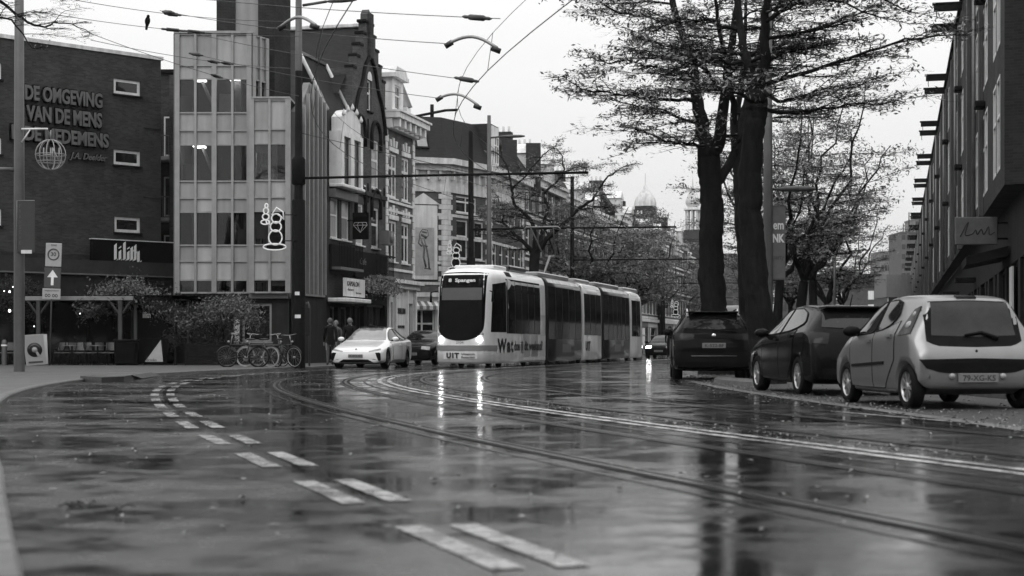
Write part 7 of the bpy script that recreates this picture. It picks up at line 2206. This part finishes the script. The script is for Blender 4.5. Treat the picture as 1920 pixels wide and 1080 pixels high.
foliage('hedge_plant', 'dark low planting in the planter box behind the bicycles', 'plant', bl, 3500, 0.05, mat('dark_leaf', 0.045, 0.6, 0, 0.5, 3), 73)
bl = []
for k in range(18):
    p = at(rg.uniform(-20, 70), rg.uniform(530, 600), 62); bl.append((p.x, p.y, p.z, 0.2, 0.2, 0.15, 1))
foliage('climbing_plant', 'dark climbing plant hung with string lights behind the lamp post', 'plant', bl, 3000, 0.05, mat('dark_leaf', 0.045, 0.6, 0, 0.5, 3), 74)
pb = thing('planter_box', 'long dark planter box along the terrace edge behind bicycles', 'planter', (tx(400, 60.8), 60.8, PZ))
for k in range(5):
    MB().box(-1.0, 1.05, -0.2, 0.2, 0.02 + k * 0.16, 0.17 + k * 0.16).build('board', DARKP, pb)
for x in (-1.02, 1.05):
    MB().box(x - 0.03, x + 0.03, -0.23, -0.205, 0, 0.85).build('post', DARKP, pb)
ws = thing('windbreak', 'black fabric windbreak with small white cafe name', 'windbreak', (tx(285, 61.4), 61.4, PZ))
MB().box(-0.75, 0.9, -0.01, 0.01, 0.1, 2.1).build('fabric', BLACKP, ws)
for x in (-0.78, 0.93):
    MB().box(x - 0.025, x + 0.025, -0.03, 0.03, 0, 2.15).build('post', DARKP, ws)
fit_text('lettering', 'lilith', 0.3, 0.24, LETW, ws, -0.35, -0.016, 1.80, extrude=0.002, bold=0.03)
ts2 = thing('menu_chest', 'low dark rounded chest standing before the pergola post', 'chest', (tx(238, 60), 60.0, PZ))
MB().box(-0.45, 0.42, -0.2, 0.25, 0, 0.92, bev=0.08).build('body', BLACKP, ts2)
MB().box(-0.47, 0.44, -0.22, 0.27, 0.923, 0.97, bev=0.02).build('lid', DARKP, ts2)
# string lights
BULB = mat('bulb_glow', 0.9, 0.4, emit=5)
for i, (px, py, r) in enumerate(((18, 547, 0.035), (18, 583, 0.05), (8, 546, 0.02), (150, 588, 0.02), (64, 612, 0.02), (24, 538, 0.02))):
    p = at(px, py, 60.4)
    o = thing('string_bulb', ('largest glowing bulb hanging behind the foreground lamp post', 'glowing bulb above it in the climbing plant', 'small glowing bulb in the dark climbing plant', 'small glowing bulb under the pergola beam', 'small glowing bulb beside the sandwich board', 'tiny glowing bulb at the top of the dark climbing plant')[i if i > 1 else 1 - i], 'bulb', p)
    MB().lathe([(0, -r), (r * 0.7, -r * 0.7), (r, 0), (r * 0.7, r * 0.7), (0.3 * r, r * 1.2), (0, r * 1.2)], 10).build('glass', BULB, o)
    MB().tube([(0, 0, r * 1.2), (0, 0, r * 1.2 + 0.08)], 0.012, 5).build('socket', DARKP, o)
# bistro chairs and tables
WOVEN = mat('woven_pale', 0.15, 0.7, 0, 0.4, 20)
def make_chair():
    t = thing('bistro_chair', 'x', 'chair', (0, 0, 0), 0, 'bistro chairs on the terrace')
    MB().lathe([(0, 0.45), (0.2, 0.45), (0.21, 0.465), (0.2, 0.48), (0, 0.48)], 14).build('seat', WOVEN, t)
    rows = [[(0.19 * sin(a), -0.19 * cos(a) + (z - 0.48) * -0.12, z) for a in np.linspace(-1.2, 1.2, 9)] for z in (0.56, 0.66, 0.78, 0.86)]
    MB().grid(rows, 0, True).build('backrest', WOVEN, t)
    fr = [(-0.19, 0.05, 0.46), (-0.2, -0.1, 0.7)] + [(0.2 * sin(a), -0.2 * cos(a) - 0.04, 0.88) for a in np.linspace(-1.2, 1.2, 9)] + [(0.2, -0.1, 0.7), (0.19, 0.05, 0.46)]
    MB().tube(fr, 0.014, 6).build('back_frame', DARKP, t)
    for x, y in ((-.15, -.14), (.15, -.14), (-.15, .14), (.15, .14)):
        MB().tube([(x, y, 0.45), (x * 1.25, y * 1.25, 0)], 0.014, 6).build('leg', DARKP, t)
    return t
ch0 = make_chair()
first = True
for px, Y, rz in ((22, 60.6, 0.5), (112, 61.0, 2.6), (122, 60.8, -2.4), (150, 60.6, 2.9), (168, 60.7, -2.2), (200, 60.9, 2.4), (212, 60.6, -2.8), (138, 62.2, 0.2), (186, 62.2, 0.4), (5, 61.3, 2.0)):
    c = ch0 if first else copy_tree(ch0)
    c.location = (tx(px, Y), Y, PZ); c.rotation_euler = (0, 0, rz)
    c['label'] = {22: 'bistro chair between the foreground lamp post and grey bollard', 5: 'bistro chair behind the grey bollard', 112: 'woven bistro chair next to the leaning sign post', 122: 'woven bistro chair second from the leaning sign post', 150: 'woven bistro chair in the middle of the pergola, left of its pair', 168: 'woven bistro chair in the middle of the pergola, right of its pair', 200: 'woven bistro chair second from the dark chest', 212: 'woven bistro chair next to the dark chest', 138: 'woven bistro chair at the back of the pergola near the sign post', 186: 'woven bistro chair at the back of the pergola near the chest'}[px]
    first = False
tb0 = None
for px, Y in ((135, 60.9), (183, 60.9), (225, 61.6)):
    if tb0 is None:
        tb0 = thing('bistro_table', 'small round bistro table among the woven chairs', 'table', (0, 0, 0), 0, 'bistro tables on the terrace')
        MB().lathe([(0, 0.72), (0.3, 0.72), (0.31, 0.735), (0.3, 0.75), (0, 0.75)], 18).build('table_top', ZINC, tb0)
        MB().tube([(0, 0, 0.72), (0, 0, 0.03)], 0.03, 8).build('column', DARKP, tb0)
        MB().lathe([(0.22, 0), (0.2, 0.03), (0.04, 0.06)], 14).build('foot', DARKP, tb0)
        c = tb0
    else: c = copy_tree(tb0)
    c.location = (tx(px, Y), Y, PZ)
    c['label'] = 'small round bistro table ' + {135: 'near the leaning sign post', 183: 'in the middle of the pergola', 225: 'behind the dark chest'}[px]

# ---------------------------------------------------------------- bicycles
CHR = mat('bike_chrome', 0.3, 0.3, 0.4, 0.2)
SADL = mat('saddle', 0.02, 0.5)
def bicycle(label, loc, rz, fm, tyre_m, rim_m, lean=4, bars='wide', rack=True):
    t = thing('bicycle', label, 'bicycle', loc, rz)
    t.rotation_euler = (R(lean), 0, rz)
    r = 0.345
    fw, rw_ = Vector((0.56, 0, r)), Vector((-0.54, 0, r))
    for c, steer in ((fw, 0.25), (rw_, 0)):
        M = Matrix.Translation(c) @ Matrix.Rotation(steer, 4, 'Z')
        w = MB(); w.tube([(r * cos(a), 0, r * sin(a)) for a in np.linspace(0, 2 * pi, 37)], 0.021, 7, cap=False)
        wo_ = w.build('wheel', tyre_m, t); wo_.matrix_local = M
        rm = MB(); rm.tube([((r - 0.03) * cos(a), 0, (r - 0.03) * sin(a)) for a in np.linspace(0, 2 * pi, 37)], 0.012, 5, cap=False)
        rm.tube([(0, -0.05, 0), (0, 0.05, 0)], 0.028, 8)
        rm.build('rim', rim_m, wo_)
        sp = MB()
        for k in range(18):
            a = 2 * pi * k / 18
            sp.tube([(0.02 * cos(a + 1), (-1) ** k * 0.03, 0.02 * sin(a + 1)), ((r - 0.03) * cos(a), 0, (r - 0.03) * sin(a))], 0.0022, 3, cap=False)
        tag(sp.build('spokes', CHR, wo_), kind='stuff')
        fd = MB(); fd.tube([((r + 0.03) * cos(a), 0, (r + 0.03) * sin(a)) for a in np.linspace(0.35 if steer else 0.2, 2.6 if steer else 3.2, 14)], 0.022, 5)
        fd.build('mudguard', fm, t).matrix_local = M
    st, bb, hd = Vector((-0.2, 0, 0.78)), Vector((-0.08, 0, 0.29)), Vector((0.42, 0, 0.86))
    hb_ = Vector((0.46, 0, 0.68))
    f = MB()
    for a, b, rr in ((bb, st, 0.017), (bb, hb_, 0.020), (st, hb_ + Vector((0, 0, .1)), 0.017), (hb_, hd, 0.020)):
        f.tube([a, b], rr, 8)
    for y in (-0.045, 0.045):
        f.tube([bb + Vector((0, y * .6, 0)), rw_ + Vector((0, y, 0))], 0.010, 6); f.tube([st + Vector((0, y * .5, -.05)), rw_ + Vector((0, y, 0))], 0.009, 6)
        f.tube([hb_ + Vector((0, y, 0)), Vector((0.50, y, 0.55)), fw + Vector((0, y, 0))], 0.011, 6)
    f.build('frame', fm, t)
    MB().tube([st, st + Vector((-0.05, 0, 0.17))], 0.014, 7).build('seat_post', CHR, t)
    rows = [[(x - 0.25, y * ww, 0.98 + zz) for y, zz in ((-.09, -.02), (-.05, .012), (0, .02), (.05, .012), (.09, -.02), (0, -.045))] for x, ww in ((-.13, .7), (-.08, 1.0), (0, .85), (.08, .35), (.14, .15))]
    MB().grid(rows, 0, True, closed=True).build('saddle', SADL, t)
    h = MB(); top = hd + Vector((-0.04, 0, 0.24))
    h.tube([hd, top], 0.016, 6)
    if bars == 'wide':
        h.tube(catmull([top + Vector((-0.25, -0.29, 0.04)), top + Vector((-0.08, -0.27, 0.05)), top + Vector((0.03, -0.13, 0.06)), top, top + Vector((0.03, 0.13, 0.06)), top + Vector((-0.08, 0.27, 0.05)), top + Vector((-0.25, 0.29, 0.04))], 4), 0.016, 6)
    else:
        h.tube([top + Vector((-0.04, -0.3, 0.03)), top, top + Vector((-0.04, 0.3, 0.03))], 0.012, 6)
    ho = h.build('handlebar', CHR, t)
    for y in (-1, 1):
        MB().tube([top + Vector((-0.25 if bars == 'wide' else -.03, y * 0.29, 0.04)), top + Vector((-0.14 if bars == 'wide' else -.02, y * 0.28 if bars == 'wide' else y * .2, 0.045))], 0.017, 6).build('grip', SADL, ho)
    if rack:
        MB().box(-0.78, -0.36, -0.06, 0.06, 0.735, 0.75).build('carrier', fm, t)
        MB().tube([(-0.7, 0.05, 0.735), (-0.54, 0.06, r)], 0.008, 5).build('carrier_stay', fm, t)
    cr = MB(); cr.lathe([(0, -0.004), (0.09, -0.004), (0.09, 0.004), (0, 0.004)], 20, M=Matrix.Translation(bb + Vector((0, -0.05, 0))) @ Matrix.Rotation(pi / 2, 4, 'X'))
    cr.tube([bb + Vector((0, -0.07, 0)), bb + Vector((0.12, -0.07, -0.12))], 0.011, 5); cr.tube([bb + Vector((0, 0.07, 0)), bb + Vector((-0.12, 0.07, 0.12))], 0.011, 5)
    co_ = cr.build('crankset', CHR, t)
    for s_ in (-1, 1):
        MB().box(bb.x - s_ * 0.12 - 0.04, bb.x - s_ * 0.12 + 0.04, s_ * 0.12 - 0.04, s_ * 0.12 + 0.04, bb.z + s_ * 0.12 - 0.012, bb.z + s_ * 0.12 + 0.012).build('pedal', SADL, co_)
    MB().box(bb.x - 0.5, bb.x + 0.1, -0.075, -0.05, bb.z - 0.06, bb.z + 0.1, bev=0.02).build('chain_case', SADL, t)
    MB().lathe([(0, 0.05), (0.035, 0.04), (0.04, 0), (0.02, -0.03), (0, -0.035)], 12, M=Matrix.Translation(hd + Vector((0.08, 0, 0.02))) @ Matrix.Rotation(pi / 2, 4, 'Y')).build('headlamp', CHR, t)
    return t
BLK, GRYF, WHT = mat('bike_black', 0.01, 0.35), mat('bike_grey', 0.08, 0.4), mat('bike_white_tyre', 0.3, 0.6)
bicycle('black city bicycle parked side on, nearest the planter box', (tx(456, 55.4), 55.4, PZ), pi + 0.05, BLK, TYRE, RIMD)
bicycle('bicycle with white tyres parked behind the black city bicycle', (tx(484, 56.0), 56.0, PZ), pi - 0.5, GRYF, WHT, CHR, 3)
bicycle('grey bicycle leaning behind the white tyred one, half hidden', (tx(506, 56.7), 56.7, PZ), 0.75, GRYF, TYRE, CHR, -4)
bicycle('bicycle turned towards the road, leaning by the thick catenary pole', (tx(536, 55.6), 55.6, PZ), -0.85, BLK, TYRE, CHR, 5, 'flat')

# ---------------------------------------------------------------- people
SKIN = mat('skin', 0.24, 0.6); COAT = mat('dark_coat', 0.012, 0.85, 0, 0.3, 8); TROU = mat('trousers', 0.07, 0.85, 0, 0.3, 8); SHOE = mat('shoes', 0.02, 0.5)
def person(label, loc, rz, H=1.75, coat=COAT, trou=TROU, hairv=0.25, stride=0.18, bag=False):
    t = thing('person', label, 'person', (loc[0], loc[1], PZ), rz)
    k = H / 1.75
    V, E, Rr = [], [], []
    def add(p, r, par=None):
        V.append(Vector(p) * k); Rr.append(r * k)
        if par is not None: E.append((par, len(V) - 1))
        return len(V) - 1
    pel = add((0, 0, 0.95), 0.145)
    wai = add((0, 0.0, 1.10), 0.135, pel); chs = add((0, -0.01, 1.30), 0.155, wai); nb2 = add((0, 0, 1.43), 0.095, chs); nk = add((0, 0.01, 1.50), 0.052, nb2)
    h1 = add((0, 0.02, 1.57), 0.078, nk); h2 = add((0, 0.025, 1.65), 0.092, h1); h3 = add((0, 0.015, 1.71), 0.062, h2)
    ns = add((0, 0.118, 1.615), 0.012, h2)
    for s_ in (-1, 1):
        st_ = stride * s_
        hp = add((s_ * 0.09, 0, 0.90), 0.105, pel); kn = add((s_ * 0.095, st_ * 0.6 + 0.03, 0.49), 0.068, hp); an = add((s_ * 0.10, st_ - 0.03, 0.10), 0.045, kn)
        hl = add((s_ * 0.10, st_ - 0.05, 0.045), 0.045, an); to = add((s_ * 0.115, st_ + 0.14, 0.035), 0.036, hl)
        sh = add((s_ * 0.185, 0, 1.39), 0.075, nb2); el = add((s_ * 0.235, -0.04 - st_ * 0.3, 1.10), 0.056, sh); wr = add((s_ * 0.225, 0.07 - st_ * 0.5, 0.87), 0.036, el)
        pm = add((s_ * 0.222, 0.09 - st_ * 0.5, 0.80), 0.034, wr)
        for f_, (dx, dy, l_) in enumerate(((0, -0.03, 0.085), (0, -0.01, 0.095), (0, 0.01, 0.09), (0, 0.03, 0.075))):
            add((s_ * (0.222 - dx), 0.09 - st_ * 0.5 + dy + 0.015, 0.80 - l_), 0.009, pm)
        add((s_ * 0.20, 0.135 - st_ * 0.5, 0.775), 0.010, pm)
    me = bpy.data.meshes.new('tmp'); me.from_pydata(V, E, [])
    o = link('tmp', me)
    md = o.modifiers.new('skin', 'SKIN'); md.use_smooth_shade = True
    for i, sv in enumerate(me.skin_vertices[0].data):
        sv.radius = (Rr[i], Rr[i]); sv.use_root = (i == 0)
    s2_ = o.modifiers.new('sub', 'SUBSURF'); s2_.levels = 1; s2_.render_levels = 1
    bpy.context.view_layer.update()
    bme = bpy.data.meshes.new_from_object(o.evaluated_get(bpy.context.evaluated_depsgraph_get()))
    bpy.data.objects.remove(o, do_unlink=True)
    bme.materials.clear()
    for m in (coat, trou, SKIN, SHOE): bme.materials.append(m)
    for p in bme.polygons:
        z, x = p.center.z / k, abs(p.center.x) / k
        p.material_index = 2 if z > 1.485 or (x > 0.15 and z < 0.86) else (3 if z < 0.09 else (1 if z < 0.80 and x < 0.18 else 0))
        p.use_smooth = True
    b = link('body', bme, t)
    hr = MB(); hr.lathe([(0.0, 0.098), (0.05, 0.088), (0.085, 0.05), (0.1, 0.0), (0.098, -0.045), (0.085, -0.08)], 16, M=Matrix.Translation(Vector((0, -0.005, 1.67)) * k) @ Matrix.Rotation(R(22), 4, 'X') @ Matrix.Diagonal((k, k * 1.08, k, 1)))
    hr.build('hair', mat('hair_%d' % int(hairv * 100), hairv, 0.6, 0, 0.3, 20), t)
    MB().lathe([(0.155, 0), (0.16, 0.12), (0.165, 0.2)], 16, M=Matrix.Translation((0, 0, 0.76 * k)) @ Matrix.Diagonal((k * 1.12, k * 0.85, k, 1))).build('coat_hem', coat, t)
    MB().lathe([(0.075, 0), (0.082, 0.04), (0.07, 0.075)], 12, M=Matrix.Translation((0, 0.005, 1.44 * k))).build('collar', coat, t)
    for s_ in (-1, 1):
        MB().lathe([(0, 0.006), (0.009, 0.004), (0.011, 0)], 8, M=Matrix.Translation(Vector((s_ * 0.034, 0.108, 1.645)) * k) @ Matrix.Rotation(-pi / 2, 4, 'X')).build('eye', INK, t)
        MB().lathe([(0, -0.03), (0.014, -0.02), (0.018, 0.01), (0.0, 0.03)], 8, M=Matrix.Translation(Vector((s_ * 0.094, 0.02, 1.63)) * k)).build('ear', SKIN, t)
    MB().box(-0.024, 0.024, 0.100, 0.110, 1.570, 1.577, M=Matrix.Diagonal((k, k, k, 1))).build('mouth', TROU, t)
    return t
person('person in dark coat walking away beside the white fastback', (tx(619, 61.0), 61.0), 0.15, 1.78, hairv=0.10)
person('person in dark jacket walking behind the white fastback bonnet', (tx(656, 62.0), 62.0), -0.3, 1.80, hairv=0.16, stride=-0.15)
person('person with pale face walking towards the road past the dark coat', (tx(630, 64.0), 64.0), pi - 0.1, 1.74, coat=TROU, hairv=0.15, stride=0.12)
person('pedestrian in black standing beyond the black estate car', (tx(1256, 88), 88.0), 2.9, 1.80, trou=COAT, hairv=0.03, stride=0.05)
person('second pedestrian in black beside the first, far down the pavement', (tx(1276, 90), 90.0), 0.3, 1.78, trou=COAT, hairv=0.03, stride=0.1)

# ---------------------------------------------------------------- houses behind the camera, seen only in reflections
for i, (x0, w, h, y) in enumerate(((-26, 16, 13.5, -20), (-9.6, 13, 12.5, -23), (3.8, 18, 14.0, -24))):
    t = thing('corner_house', ('brick house across the junction with grey cornice, left of three', 'brick house across the junction, middle one and lowest', 'brick house across the junction, widest and tallest')[i], 'house', (x0 + w, y, 0), pi)
    holes = [(0.8 + k * 2.1, 2.0 + k * 2.1, z, z + 1.9) for k in range(int((w - 1) / 2.1)) for z in (1.0, 4.2, 7.3, 10.2)]
    mb = MB(); wall(mb, 0, w, 0, h, holes, 0.15); mb.add([(0, 0, h), (w, 0, h), (w, 9, h), (0, 9, h)], [(0, 1, 2, 3)]); mb.build('wall', BRICK_M, t)
    for a, b, c, d in holes:
        window(t, (a + b) / 2, c, 1.2, 1.9, 0.05, WHITE, PANE, 'plain', fw=0.09)
    MB().box(-0.1, w + 0.1, -0.3, 0.2, h - 0.3, h + 0.1).build('cornice', GREYP, t)

# ---------------------------------------------------------------- damp air
hz = bpy.data.materials.new('damp_air'); hz.use_nodes = True
hn = hz.node_tree.nodes; hn.remove(hn['Principled BSDF'])
pv = hn.new('ShaderNodeVolumePrincipled'); pv.inputs['Density'].default_value = 0.00012; pv.inputs['Color'].default_value = (0.92, 0.92, 0.92, 1); pv.inputs['Anisotropy'].default_value = 0.15
hz.node_tree.links.new(pv.outputs['Volume'], hn['Material Output'].inputs['Volume'])
tag(MB().box(-400, 400, -45, 620, -1.1, 52).build('haze', hz), 'pale damp winter air thickening down the street', 'haze', kind='stuff')
